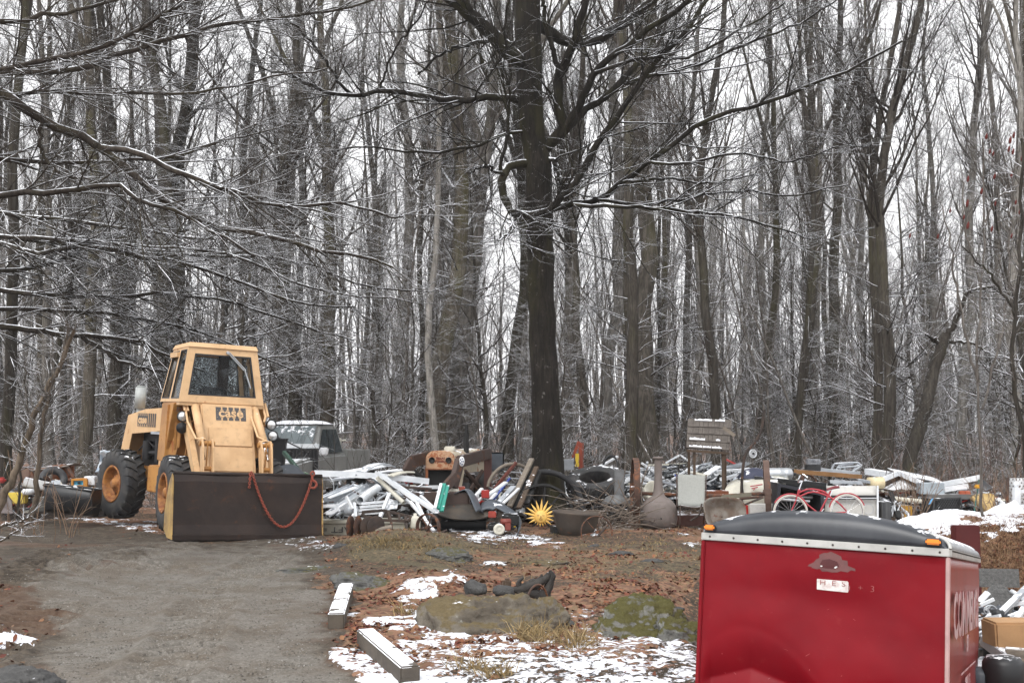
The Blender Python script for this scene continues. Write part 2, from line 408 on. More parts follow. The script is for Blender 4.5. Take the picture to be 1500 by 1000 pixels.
def ground_material():
    m = bpy.data.materials.new('ground'); N = NT(m)
    pos = N.n('ShaderNodeNewGeometry').outputs['Position']
    def sep(nm):
        a = N.n('ShaderNodeAttribute', attribute_name=nm); s = N.n('ShaderNodeSeparateColor'); N.l(a.outputs['Color'], s.inputs[0]); return s.outputs
    grav, snow, leaf = sep('cover'); mud, grass, bank = sep('soil')
    n1 = N.noise(pos, .8, 5); n2 = N.noise(pos, 5, 6, .7); n3 = N.noise(pos, 22, 5, .7); n4 = N.noise(pos, 60, 3, .7)
    vor = N.n('ShaderNodeTexVoronoi'); N.l(pos, vor.inputs['Vector']); vor.inputs['Scale'].default_value = 17
    vs = N.n('ShaderNodeSeparateColor'); N.l(vor.outputs['Color'], vs.inputs[0]); vr = vs.outputs[0]; vg = vs.outputs[1]
    vor2 = N.n('ShaderNodeTexVoronoi'); N.l(pos, vor2.inputs['Vector']); vor2.inputs['Scale'].default_value = 42
    v2 = N.n('ShaderNodeSeparateColor'); N.l(vor2.outputs['Color'], v2.inputs[0])
    # forest soil and litter
    soil = N.mix(N.ss(n2, .35, .7), (.030, .022, .015), (.075, .055, .036))
    leafc = N.mix(vr, (.085, .044, .029), (.24, .13, .08)); leafc = N.mix(N.ss(vg, .6, .95), leafc, (.16, .105, .06))
    lf = N.ss(N.math('ADD', leaf, N.math('MULTIPLY', N.math('SUBTRACT', n3, .5), 1.6)), .45, .6)
    c = N.mix(lf, soil, leafc)
    gr = N.mix(N.ss(n3, .35, .65), (.05, .042, .026), (.165, .128, .075)); gr = N.mix(N.math('MULTIPLY', N.ss(n1, .45, .6), .5), gr, (.062, .058, .034))
    c = N.mix(N.math('MULTIPLY', N.ss(N.math('ADD', grass, N.math('SUBTRACT', n2, .5)), .35, .6), .85), c, gr)
    bk = N.mix(n3, (.10, .05, .025), (.23, .14, .075)); c = N.mix(N.math('MULTIPLY', bank, .8), c, bk)
    # muddy verge, then gravel
    mc = N.mix(N.ss(n2, .3, .7), (.034, .026, .019), (.105, .084, .062)); mc = N.mix(N.math('MULTIPLY', N.ss(n3, .45, .62), .65), mc, (.022, .017, .013)); mc = N.mix(N.math('MULTIPLY', N.ss(n4, .56, .68), .7), mc, (.12, .098, .074)); mc = N.mix(N.math('MULTIPLY', N.ss(N.math('ADD', leaf, N.math('SUBTRACT', n3, .5)), .75, .95), .35), mc, (.12, .06, .035))
    c = N.mix(N.ss(N.math('ADD', mud, N.math('MULTIPLY', N.math('SUBTRACT', n2, .5), .8)), .4, .62), c, mc)
    gv = N.mix(N.math('MULTIPLY', v2.outputs[0], .7), (.105, .096, .083), (.205, .19, .168)); gv = N.mix(N.ss(N.noise(pos, 1.7, 5, .7), .42, .62), gv, N.mix(n2, (.07, .057, .044), (.14, .12, .096))); gv = N.mix(N.math('MULTIPLY', N.ss(n3, .48, .68), .42), gv, (.075, .064, .052)); gv = N.mix(N.math('MULTIPLY', N.ss(n4, .55, .7), .55), gv, (.33, .315, .29)); gv = N.mix(N.math('MULTIPLY', N.ss(N.noise(pos, .55, 5, .75), .52, .70), .55), gv, (.075, .062, .048))
    c = N.mix(N.math('MULTIPLY', N.ss(N.math('ADD', grav, N.math('ADD', N.math('MULTIPLY', N.math('SUBTRACT', n2, .5), .9), N.math('MULTIPLY', N.math('SUBTRACT', n3, .5), .8))), .30, 1.0), .92), c, gv)
    sv = N.math('ADD', snow, N.math('MULTIPLY', N.math('SUBTRACT', n2, .5), 1.1))
    sv = N.math('ADD', sv, N.math('MULTIPLY', N.math('SUBTRACT', n3, .5), .8))
    sv = N.math('SUBTRACT', sv, N.math('MULTIPLY', N.math('SUBTRACT', vr, .3), .25))
    sf = N.math('MULTIPLY', N.ss(sv, .50, .60), N.ss(snow, .03, .12))
    c = N.mix(sf, c, N.mix(n1, (.70, .73, .80), SNOW))
    wet = N.math('MULTIPLY', mud, N.ss(n1, .5, .7))
    r = N.math('SUBTRACT', .9, N.math('MULTIPLY', wet, .35))
    hgt = N.math('ADD', N.math('MULTIPLY', n3, .6), N.math('ADD', N.math('MULTIPLY', v2.outputs[0], .4), N.math('MULTIPLY', sf, .4)))
    N.out(c, r, 0, hgt, .8, .03, .3)
    return m
GM = ground_material()
ga = ground_sheet('ground', np.arange(-9.6, 9.6, .045), np.arange(6.5, 27, .045)); ga.data.materials.append(GM)
xs = np.concatenate([np.arange(-200, -20, 12), np.arange(-20, 20.1, .8), np.arange(32, 201, 12)])
xs = np.unique(np.round(np.concatenate([xs, [-9.6+.09, 9.6-.135]]), 4)); ys = np.unique(np.round(np.concatenate([np.arange(-60, 0, 10), np.arange(0, 60, .8), np.arange(60, 271, 10), [6.5+.045, 27-.09]]), 4))
gb = ground_sheet('terrain', xs, ys, (-9.5, 9.45, 6.56, 26.9)); gb.data.materials.append(GM)

# snowy air between the trunks
hb = MB(); hb.box((0, 103, 20), (430, 350, 48)); hm = bpy.data.materials.new('haze'); HN = NT(hm)
pv = HN.n('ShaderNodeVolumePrincipled'); pv.inputs['Color'].default_value = (.97, .97, .97, 1); pv.inputs['Density'].default_value = .0005; pv.inputs['Anisotropy'].default_value = .2
HN.l(pv.outputs[0], HN.n('ShaderNodeOutputMaterial').inputs['Volume']); hz_ = hb.build('haze', hm, kind='stuff')
# ------------------------------------------------------------------ trees (bare, snow lying on the branches)
def unit(a): return a/np.maximum(np.linalg.norm(a, axis=-1, keepdims=True), 1e-9)
class Tubes:
    def __init__(s): s.b = []
    def add(s, pts, r, sides): s.b.append((np.asarray(pts, float), np.asarray(r, float), sides)); return s
    def build(s, name, mat, parent=None):
        V = []; F = []; o = 0
        for pts, r, k in s.b:
            K, n, _ = pts.shape
            t = np.gradient(pts, axis=1); t = unit(t)
            ref = np.zeros_like(t); ref[..., 2] = 1; flat = np.abs(t[:, :1, 2:3]) > .9
            ref = np.where(flat, np.array([1., 0, 0]), ref)
            u = unit(np.cross(t, ref)); w_ = np.cross(t, u)
            a = np.arange(k)*2*PI/k
            v = pts[:, :, None, :]+(u[:, :, None, :]*np.cos(a)[:, None]+w_[:, :, None, :]*np.sin(a)[:, None])*r[:, :, None, None]
            V.append(v.reshape(-1, 3))
            idx = np.arange(K*n*k).reshape(K, n, k)+o; nx = np.roll(idx, -1, 2)
            F.append(np.stack([idx[:, :-1], nx[:, :-1], nx[:, 1:], idx[:, 1:]], -1).reshape(-1, 4)); o += K*n*k
        v = np.concatenate(V).astype(np.float32); q = np.concatenate(F).astype(np.int32)
        me = bpy.data.meshes.new(name)
        me.vertices.add(len(v)); me.vertices.foreach_set('co', v.ravel())
        me.loops.add(q.size); me.loops.foreach_set('vertex_index', q.ravel())
        me.polygons.add(len(q)); me.polygons.foreach_set('loop_start', np.arange(0, q.size, 4, dtype=np.int32)); me.polygons.foreach_set('loop_total', np.full(len(q), 4, np.int32))
        me.polygons.foreach_set('use_smooth', np.ones(len(q), bool)); me.update()
        ob = bpy.data.objects.new(name, me); COL.objects.link(ob); me.materials.append(mat)
        if parent is not None: ob.parent = parent
        return ob
def path(p0, d, length, n, trop, wob, droop=0):
    """many polylines at once: start points, directions, lengths"""
    K = len(p0); pts = [p0]; d = unit(d); st = (length/(n-1))[:, None]
    for i in range(n-1):
        d = unit(d+np.array([0, 0, 1.])*(trop-droop*i/(n-1))+rng.normal(0, wob, (K, 3)))
        pts.append(pts[-1]+d*st)
    return np.stack(pts, 1)
def spawn(par, pr, count, t0, t1, ang, angsd, lens, n, trop, wob, rf, rmin, rmax, sides, tubes, flat=0, droop=0, wt=None):
    """children along parent polylines; returns (pts, radii)"""
    K, m, _ = par.shape
    L = np.linalg.norm(np.diff(par, axis=1), axis=2).sum(1)
    w_ = L if wt is None else wt
    k = rng.choice(K, count, p=w_/w_.sum()); t = rng.uniform(t0, t1, count)
    f = t*(m-1); i = np.minimum(f.astype(int), m-2); fr = (f-i)[:, None]
    p = par[k, i]*(1-fr)+par[k, i+1]*fr
    r0 = pr[k, i]*(1-fr[:, 0])+pr[k, i+1]*fr[:, 0]
    T = unit(par[k, i+1]-par[k, i]); q = rng.normal(0, 1, (count, 3)); q[:, 2] *= (1-flat)
    q = unit(q-T*(q*T).sum(1, keepdims=True))
    a = np.radians(rng.normal(ang, angsd, count))[:, None]
    d = T*np.cos(a)+q*np.sin(a)
    ln = rng.uniform(lens[0], lens[1], count)*(1.15-.55*t)
    pts = path(p, d, ln, n, trop, wob, droop)
    rb = np.clip(r0*rf*rng.uniform(.7, 1.1, count), rmin, rmax)
    r = rb[:, None]*np.linspace(1, .3, n)[None, :]
    if tubes is not None: tubes.add(pts, r, sides)
    return pts, r
BARKS = {'dark': bark('bark_dark', (.060, .052, .043), (.105, .094, .08), moss=.4, snow=.3, side=.4),
         'grey': bark('bark_grey', (.155, .142, .126), (.23, .215, .195), moss=.25, snow=.5, side=.45, pale=.3),
         'pale': bark('bark_pale', (.19, .178, .16), (.28, .265, .245), snow=.5, side=.6, pale=.4),
         'moss': bark('bark_moss', (.085, .073, .057), (.14, .125, .103), moss=.55, snow=.4, side=.35),
         'twig': bark('bark_twig', (.115, .102, .09), (.185, .172, .158), snow=.5, side=.2),
         'twigdark': bark('bark_twig_dark', (.048, .039, .032), (.085, .072, .061), snow=.36, side=.0)}
def forest_tree(H, rb, bk, seed, fork=0, low=20, twigs=1500):
    global rng
    keep = rng; rng = np.random.default_rng(seed)
    root = thing('bare_tree', None, None)
    tr = Tubes(); n = 16
    z = np.linspace(0, 1, n); sw = np.cumsum(rng.normal(0, .08, (n, 2)), 0)*np.sqrt(H/20)+.16*np.sin(z[:, None]*rng.uniform(5, 11, 2)+rng.uniform(0, 6, 2)); sw -= sw[0]
    pts = np.stack([sw[:, 0], sw[:, 1], z*H-.3], 1)[None]
    r = rb*(1-z*.86)**.8*(1+.6*np.exp(-z*H/.5)); r = r[None]
    tr.add(pts, r, 12)
    al, ar = [pts], [r]
    cr = Tubes()
    for k in range(fork):
        i = int(n*rng.uniform(.38, .62)); d = np.array([[rng.normal(0, .35), rng.normal(0, .35), 1.]])
        fp = path(pts[:, i], d, np.array([H*(1-z[i])*.95]), n, .03, .06); fr = r[:, i:i+1]*.72*np.linspace(1, .12, n)[None]
        tr.add(fp, fr, 9); al.append(fp); ar.append(fr)
    tr.build('trunk', BARKS[bk], root)
    P0 = np.concatenate(al); R0 = np.concatenate(ar)
    l1, r1 = spawn(P0, R0, 26+8*fork, .36, .97, 42, 12, (2.0, 4.8), 9, .10, .10, .36, .013, .055, 6, cr)
    l2, r2 = spawn(l1, r1, 175, .2, 1, 40, 14, (.9, 2.4), 6, .07, .13, .5, .008, .02, 4, cr)
    spawn(np.concatenate([l2]), r2, twigs, .1, 1, 40, 15, (.4, 1.25), 4, .05, .16, .55, .005, .0095, 3, cr)
    if low:
        d1, e1 = spawn(pts, r, low, .06, .5, 78, 16, (.7, 3.0), 6, .02, .12, .12, .008, .03, 4, cr, droop=.06)
        spawn(d1, e1, low*11, .15, 1, 48, 14, (.25, .9), 4, .03, .14, .5, .0045, .009, 3, cr)
    cr.build('crown', BARKS['twig' if bk != 'dark' else 'twigdark'], root); rng = keep
    return root
def understory(H, rb, seed, spread=2.6, twigs=1500, bk='dark'):
    global rng
    keep = rng; rng = np.random.default_rng(seed)
    root = thing('young_tree', None, None); tr = Tubes(); n = 12; z = np.linspace(0, 1, n)
    sw = np.cumsum(rng.normal(0, .09, (n, 2)), 0); sw -= sw[0]
    pts = np.stack([sw[:, 0], sw[:, 1], z*H-.2], 1)[None]; r = (rb*(1-.85*z))[None]
    tr.add(pts, r, 8); tr.build('trunk', BARKS[bk], root); cr = Tubes()
    l1, r1 = spawn(pts, r, 34, .12, .98, 66, 12, (spread*.5, spread*1.25), 8, .03, .09, .5, .008, .04, 5, cr, flat=.3)
    l2, r2 = spawn(l1, r1, 260, .15, 1, 44, 12, (.5, 1.5), 5, .02, .10, .55, .006, .015, 4, cr, flat=.5)
    spawn(l2, r2, twigs, .1, 1, 42, 12, (.2, .75), 4, .02, .14, .55, .004, .007, 3, cr, flat=.3)
    cr.build('crown', BARKS['twigdark'], root); rng = keep
    return root
FAR = (0, 600, -300)
VAR = [('dark', 23, .24, 1, 22), ('grey', 22, .19, 0, 24), ('pale', 24, .2, 1, 18), ('moss', 22, .25, 1, 20), ('grey', 25, .23, 2, 20), ('dark', 20, .17, 0, 30), ('pale', 21, .15, 0, 22), ('moss', 24, .2, 2, 16)]
PROTO = [forest_tree(H, rb, bk, 100+i, fk, low, 2300) for i, (bk, H, rb, fk, low) in enumerate(VAR)]
UND = [understory(H, rb, 200+i, sp) for i, (H, rb, sp) in enumerate([(9, .075, 2.6), (7, .055, 2.2), (11, .09, 3.0), (5.5, .04, 1.8)])]
used = set()
def plant(proto, loc, rz, sc, label, group, lean=None):
    if proto.name in used: o = copy_thing(proto, loc, rz, sc)
    else:
        used.add(proto.name); o = proto; o.location = loc; o.rotation_euler = (0, 0, rz); o.scale = sc if not isinstance(sc, (int, float)) else (sc,)*3
    if lean:  # lean of the whole tree, x and y
        o.rotation_mode = 'XYZ'; o.rotation_euler = (rot(lean[1], lean[0], 0) @ rot(0, 0, rz)).to_euler()
    tag(o, label, 'tree', group); return o
# trees one can tell apart: px at the foot, px at y = 100, width in px, depth, kind, label
TRACED = [
 (12,30,22,27,0,'mossy dark trunk at the left edge of the woods'), (72,52,17,34,1,'thin grey trunk above the old car frame at left'),
 (122,118,24,33,3,'mossy brown trunk just left of the loader exhaust stack'), (160,150,26,38,0,'dark trunk rising over the loader rear tyre'),
 (212,208,30,36,0,'thick dark trunk right behind the loader hood'), (252,262,36,40,5,'broad dark trunk directly behind the loader cab, left half'),
 (283,292,32,41,0,'broad dark trunk directly behind the loader cab, right half'), (352,362,20,42,1,'straight grey trunk between loader cab and pickup roof'),
 (408,405,24,44,4,'grey forked trunk rising behind the pickup windscreen'), (436,442,27,39,5,'dark straight trunk behind the pickup cab roof'),
 (470,476,27,40,3,'mossy trunk behind the pickup cargo bed'), (497,500,16,48,6,'slim pale trunk just right of the pickup bed'),
 (560,548,18,52,1,'slim grey trunk between the pickup and the tractor'), (584,588,24,44,2,'pale trunk left of the tractor loader arm'),
 (618,632,12,37,5,'thin black trunk directly behind the tractor left arm'), (642,632,38,36,3,'thick mossy trunk rising behind the rusty tractor hood'),
 (667,683,30,39,4,'light grey brown trunk with bare reddish patch behind the tractor'), (700,712,18,50,6,'slender pale trunk right of the tractor exhaust pipe'),
 (742,735,24,40,3,'mossy crooked trunk a step left of the great maple'), (836,838,20,46,4,'grey trunk immediately right of the great maple'),
 (858,850,18,38,5,'dark slim trunk behind the red hydraulic post'), (893,898,24,43,2,'whitish snow plastered trunk left of the big double tree'),
 (922,900,24,35,0,'left stem of the big double tree right of the maple'), (948,962,42,37,0,'thick brown right stem of the big double tree'),
 (1000,1010,15,44,1,'grey trunk behind the shingled well roof, left side'), (1052,1058,20,33,5,'dark branchy trunk right of the shingled well roof'),
 (1090,1108,14,48,6,'thin pale trunk beyond the white spoked disc'), (1112,1120,17,42,3,'mossy trunk between wooden post and galvanised tank'),
 (1160,1185,18,40,0,'dark trunk above the galvanised tank'), (1193,1175,17,46,4,'grey forked trunk behind the black car battery box'),
 (1228,1222,24,42,3,'mossy straight trunk behind the upturned chairs frame'), (1262,1268,14,52,2,'pale thin trunk behind the right end of the camper panel'),
 (1288,1316,17,29,5,'crooked black trunk, left of the dark pair above the white gable frame'), (1306,1345,24,28,5,'leaning black trunk, right of the dark pair above the white gable frame'),
 (1372,1368,15,47,1,'slim grey trunk above the black mesh crate'), (1412,1437,19,38,2,'tall pale forked trunk against open sky at upper right'),
 (1468,1452,16,41,1,'grey trunk behind the white lattice panel'), (1490,1498,18,36,3,'mossy trunk at the right edge of the woods')]
pos_taken = []
for (x0, x1, wpx, Y, k, lab) in TRACED:
    b = P(x0, 650, Y); t = P(x1, 100, Y); H = t.z-b.z
    lean = math.atan2(t.x-b.x, H)
    bk, vh, vr, _, _ = VAR[k]
    s = .75*(wpx/FPX*Y/2)/(vr*.9); g = hz(b.x, Y)
    plant(PROTO[k], (b.x-math.tan(lean)*(b.z-g), Y, g), rng.uniform(0, 6.28), (s, s, rng.uniform(.95, 1.1)), lab, 'trees at the edge of the woods', (lean, 0)); pos_taken.append((b.x, Y))
# the thick of the woods
BARKWORD = {'dark': 'dark', 'grey': 'grey', 'pale': 'pale', 'moss': 'mossy brown'}
def free(x, y, d): return all((x-a)**2+(y-b)**2 > d*d for a, b in pos_taken)
cnt = 0; tries = 0
while cnt < 165 and tries < 9000:
    tries += 1
    y = 33+80*rng.random()**.85; half = .47*y+3; x = rng.uniform(-half, half)
    if x > .18*y and y < 60 and rng.random() < .45: continue
    if not free(x, y, 1.25): continue
    pos_taken.append((x, y)); cnt += 1
    k = int(rng.integers(len(PROTO))); bk = VAR[k][0]; s = rng.uniform(.5, .95)
    plant(PROTO[k], (x, y, hz(x, y)), rng.uniform(0, 6.28), (s, s, rng.uniform(.8, 1.1)), f'{BARKWORD[bk]} bare trunk among many alike deep in the snowy woods', 'trees deep in the woods', (rng.normal(0, .035), rng.normal(0, .03)))
cnt = 0
while cnt < 66:
    y = 27+40*rng.random(); half = .46*y+2; x = rng.uniform(-half, half)
    if not free(x, y, .6): continue
    pos_taken.append((x, y)); cnt += 1; s = rng.uniform(.7, 1.2)
    o = plant(UND[int(rng.integers(4))], (x, y, hz(x, y)), rng.uniform(0, 6.28), s, 'slim young tree with snow dusted twigs, one of many between the big trunks', 'young trees between the trunks', (rng.normal(0, .07), rng.normal(0, .05)))
# the far wood, one mass
def far_wood():
    T = Tubes(); K = 520; n = 8
    y = rng.uniform(112, 190, K); x = rng.uniform(-1, 1, K)*(.5*y+6); z = height(x, y)
    H = rng.uniform(15, 26, K); zz = np.linspace(0, 1, n)
    pts = np.stack([x[:, None]+np.cumsum(rng.normal(0, .18, (K, n)), 1), np.repeat(y[:, None], n, 1), z[:, None]+zz[None]*H[:, None]], -1)
    r = rng.uniform(.1, .25, K)[:, None]*(1-.85*zz)[None]; T.add(pts, r, 6)
    l1, r1 = spawn(pts, r, 4200, .2, 1, 48, 14, (1.5, 5), 6, .1, .12, .5, .02, .08, 3, T)
    spawn(l1, r1, 16000, .15, 1, 42, 14, (.7, 2.2), 4, .06, .14, .6, .014, .03, 3, T)
    return T.build('woods', BARKS['grey'])
fw = far_wood(); tag(fw, 'grey mass of distant bare woods beyond the nearer trunks', 'woods', kind='stuff')
# thicket low between the trunks
def thicket(name, K, xr, yr, hmax, seed, mat, label):
    T = Tubes(); y = rng.uniform(yr[0], yr[1], K); x = rng.uniform(xr[0], xr[1], K)*(.46*y+1)
    p = np.stack([x, y, height(x, y)], 1); d = np.stack([rng.normal(0, .35, K), rng.normal(0, .35, K), np.ones(K)], 1)
    pts = path(p, d, rng.uniform(.5, hmax, K), 6, .02, .12); r = rng.uniform(.005, .014, K)[:, None]*np.linspace(1, .4, 6)[None]; T.add(pts, r, 3)
    spawn(pts, r, K*5, .2, 1, 45, 14, (.2, .9), 4, .02, .14, .6, .004, .008, 3, T)
    o = T.build(name, mat); return tag(o, label, 'undergrowth', kind='stuff')
def slender(name, K, seed):
    global rng
    keep = rng; rng = np.random.default_rng(seed); T = Tubes(); y = rng.uniform(34, 95, K); x = rng.uniform(-1, 1, K)*(.46*y+2); p = np.stack([x, y, height(x, y)-.1], 1)
    pts = path(p, np.stack([rng.normal(0, .16, K), rng.normal(0, .12, K), np.ones(K)], 1), rng.uniform(5, 13, K), 10, .03, .07); r = rng.uniform(.022, .06, K)[:, None]*np.linspace(1, .25, 10)[None]; T.add(pts, r, 5)
    l1, r1 = spawn(pts, r, K*9, .15, 1, 52, 14, (.8, 2.8), 7, .05, .11, .5, .006, .02, 4, T); spawn(l1, r1, K*55, .1, 1, 42, 14, (.3, 1.1), 4, .03, .15, .55, .004, .008, 3, T)
    o = T.build(name, BARKS['twig']); rng = keep; return tag(o, 'thin crooked pole stems crowding between the big trunks', 'thicket', kind='stuff')
slender('thicket', 520, 77)
thicket('undergrowth', 2600, (-1, 1), (25.5, 60), 2.6, 5, BARKS['twig'], 'snow dusted brush and thin stems on the woodland floor')

# ------------------------------------------------------------------ the great maple in the yard and the boughs at the left
def resample(pts, n):
    pts = np.asarray(pts, float); s = np.r_[0, np.cumsum(np.linalg.norm(np.diff(pts, axis=0), axis=1))]; u = np.linspace(0, s[-1], n)
    # smooth by Catmull-Rom through cubic interpolation of each coordinate
    out = []
    for uu in u:
        i = min(max(np.searchsorted(s, uu)-1, 0), len(pts)-2); t = (uu-s[i])/max(s[i+1]-s[i], 1e-9)
        p0 = pts[max(i-1, 0)]; p1 = pts[i]; p2 = pts[i+1]; p3 = pts[min(i+2, len(pts)-1)]
        out.append(.5*((2*p1)+(-p0+p2)*t+(2*p0-5*p1+4*p2-p3)*t*t+(-p0+3*p1-3*p2+p3)*t**3))
    return np.array(out)
def limb(px, Y0, Y1, r0, r1, n=22):
    k = len(px); pts = [tuple(P(x, y, Y0+(Y1-Y0)*i/(k-1))) for i, (x, y) in enumerate(px)]
    pts = resample(pts, n); pts[1:] += rng.normal(0, .018, (n-1, 3)); m = FPX/((Y0+Y1)/2)
    return pts, np.linspace(r0, r1, n)/m
MY = 23.0
maple = thing('maple_tree', 'great dark maple in the middle of the yard with long snowy limbs', 'tree', (P(800, 700, MY).x, MY, 0))
mo = np.array(maple.location)
tp, tr_ = limb([(801,760),(800,720),(800,650),(796,500),(791,350),(786,250),(777,150),(774,50),(770,-30),(764,-120),(770,-230),(760,-330)], MY, MY, 1, 1, 40)
wr = np.interp(np.linspace(0, 1, 40), [0, .05, .1, .2, .35, .55, .75, .9, 1], [30, 25, 21, 20, 19, 19, 19, 13, 7])/(FPX/MY)
tp = tp-mo
tb = Tubes()
# trunk with knobbly outline
K = 22; a = np.arange(K)*2*PI/K; vs = []; fs = []
for i in range(40):
    for j in range(K):
        e = 1+.05*math.sin(5*a[j]+i*.15)+.03*math.sin(9*a[j]-i*.3)+(.22*max(0, math.cos(4*a[j]+.6))*math.exp(-i/2.2))+.05*mnoise.noise((math.cos(a[j])*2, math.sin(a[j])*2, i*.5))
        vs.append(tuple(tp[i]+np.array([math.cos(a[j]), math.sin(a[j]), 0])*wr[i]*e))
for i in range(39):
    for j in range(K): fs.append((i*K+j, i*K+(j+1) % K, (i+1)*K+(j+1) % K, (i+1)*K+j))
b = MB(); b.add(vs, fs, True); b.build('trunk', bark('bark_maple', (.021, .017, .0135), (.040, .034, .028), moss=.4, snow=.2, pale=.5), maple, local=True)
ML = [([(768,150),(724,141),(680,146),(628,141),(568,133),(517,139),(472,131),(430,112),(380,100)], -2.0, 7, 1.6),
 ([(517,139),(498,122),(480,93),(461,67),(440,45),(400,10)], -1.9, 3.2, 1.4), ([(557,130),(565,107),(583,63),(609,33),(640,-20)], -1.6, 2.2, 1),
 ([(772,95),(757,88),(724,56),(691,22),(657,-4),(600,-60),(560,-140)], -1.2, 15, 6), ([(691,22),(675,-20),(690,-80)], -1.3, 7, 3), ([(768,66),(750,63),(709,61),(672,70),(646,81),(610,110)], 1.5, 4.5, 1.5),
 ([(790,240),(772,240),(752,236),(738,250),(735,275),(742,300),(757,314),(791,313),(817,296),(843,267),(876,207),(913,159),(957,96),(1000,50),(1040,-10)], -1.4, 8, 3),
 ([(791,313),(831,300),(876,293),(913,267),(950,237),(998,202),(1054,168),(1117,152),(1172,130),(1250,100),(1320,60)], -2.6, 6.5, 1.5),
 ([(840,300),(870,302),(913,304),(1000,307),(1060,315),(1130,332),(1190,350)], -2.4, 4, 1.1), ([(876,293),(940,300),(1010,290),(1090,280),(1170,286),(1240,270)], -1.4, 3.2, 1),
 ([(795,220),(812,205),(824,185),(817,148),(820,111),(839,67),(850,30),(861,-10),(870,-60)], -.9, 11, 4), ([(820,111),(812,80),(800,40),(796,0)], -.9, 5, 3),
 ([(812,205),(824,193),(850,152),(872,107),(917,67),(969,30),(1000,7),(1060,-40)], -1.7, 8, 3), ([(812,208),(857,163),(909,122),(943,81),(969,37),(980,0),(1000,-50)], 1.4, 7, 3),
 ([(909,122),(960,110),(1020,95),(1100,62),(1180,30),(1240,-10)], 1.2, 4, 1.2), ([(872,107),(940,85),(1010,84),(1090,40),(1150,5)], -2.0, 4, 1.2),
 ([(785,35),(800,42),(824,59),(854,63),(894,48),(939,15),(980,-20),(1040,-70)], 1.8, 10, 4), ([(800,237),(811,237),(820,260),(824,276)], -.5, 7, 3),
 ([(785,195),(757,193),(724,204),(672,218),(628,224),(572,218),(535,215),(470,225)], -1.3, 3.5, 1), ([(733,250),(731,244),(743,207),(746,148),(746,93),(740,40),(750,-20)], -1.2, 3.4, 1.6), ([(738,256),(722,250),(709,243),(690,255)], -1.2, 3, 1.2),
 ([(757,310),(750,330),(742,345),(730,352)], -1.6, 3.5, 1.2), ([(950,237),(1010,240),(1080,225),(1160,235),(1230,215)], -2.8, 3, .9), ([(913,267),(975,262),(1040,268),(1110,255)], -2.0, 3, .9),
 ([(795,400),(838,412),(870,425),(900,404),(915,402)], .4, 0, 0)]
cr = Tubes(); LP, LR = [], []
for px, dy, r0, r1 in ML:
    if r0 == 0: continue
    p, r = limb(px, MY+(0 if px[0][0] > 740 and px[0][0] < 815 else dy*.5), MY+dy, r0*.86, r1); LP.append(p-mo); LR.append(r)
LP = np.array(LP); LR = np.array(LR); cr.add(LP, LR, 9)
wt = np.linalg.norm(np.diff(LP, axis=1), axis=2).sum(1)*np.array([1 if r[0] < .12 else .8 for r in LR])
l1, r1 = spawn(LP, LR, 330, .14, 1, 40, 13, (.7, 3.3), 9, .02, .085, .5, .006, .022, 5, cr, flat=.25, wt=wt)
l2, r2 = spawn(l1, r1, 1700, .12, 1, 40, 13, (.35, 1.5), 6, .02, .10, .55, .0045, .010, 4, cr, flat=.25)
spawn(l2, r2, 5200, .1, 1, 40, 13, (.12, .55), 4, .03, .13, .6, .0035, .006, 3, cr)
cr.build('crown', bark('bark_maple_limb', (.021, .0175, .014), (.045, .038, .031), moss=.35, snow=.24), maple)
# boughs reaching in from a tree that stands left of the frame
BX = P(-190, 700, 13.5).x
beech = thing('bough_tree', 'tree at the left edge reaching long dark snowy boughs across the woods', 'tree', (BX, 13.5, hz(BX, 13.5))); bo = np.array(beech.location)
T = Tubes(); zz = np.linspace(0, 1, 14); tp = np.stack([.1*np.sin(zz*5), .1*np.cos(zz*4)-.1, zz*14-.3], 1)[None]; tr0 = (.26*(1-.7*zz)*(1+.5*np.exp(-zz*14/.5)))[None]; T.add(tp, tr0, 14); T.build('trunk', BARKS['dark'], beech)
BL = [([(-190,60),(-100,95),(0,134),(60,170),(110,196),(150,218),(190,250),(265,305),(310,330),(350,338),(420,356),(500,372),(580,392)], 0, 1.5, 9, 1.8), ([(150,216),(200,224),(250,250),(330,275),(400,297),(500,300),(590,318)], -.6, -1.5, 5, 1.4),
 ([(-190,270),(-90,290),(0,285),(50,283),(100,278),(160,272),(200,287),(260,310),(320,345),(390,380)], 0, -1.2, 7, 1.4), ([(-190,120),(-80,112),(0,108),(100,105),(140,92),(220,65),(320,38),(400,25),(500,14),(580,-10)], 0, 1.6, 6, 1.5),
 ([(-190,110),(-60,110),(0,97),(70,88),(110,80),(160,60),(210,38),(260,8),(300,-20)], 0, -1.4, 6, 2), ([(-190,150),(0,142),(100,136),(200,140),(280,135),(350,125),(420,108),(480,100)], 0, 2.2, 4, 1.2),
 ([(60,172),(60,220),(90,255),(130,262),(200,245)], .2, .6, 3, 1), ([(-190,20),(0,30),(100,18),(200,-10)], 0, .8, 6, 2), ([(-190,200),(0,232),(120,240),(230,232),(340,205),(430,180)], .4, 2.4, 4.5, 1)
]
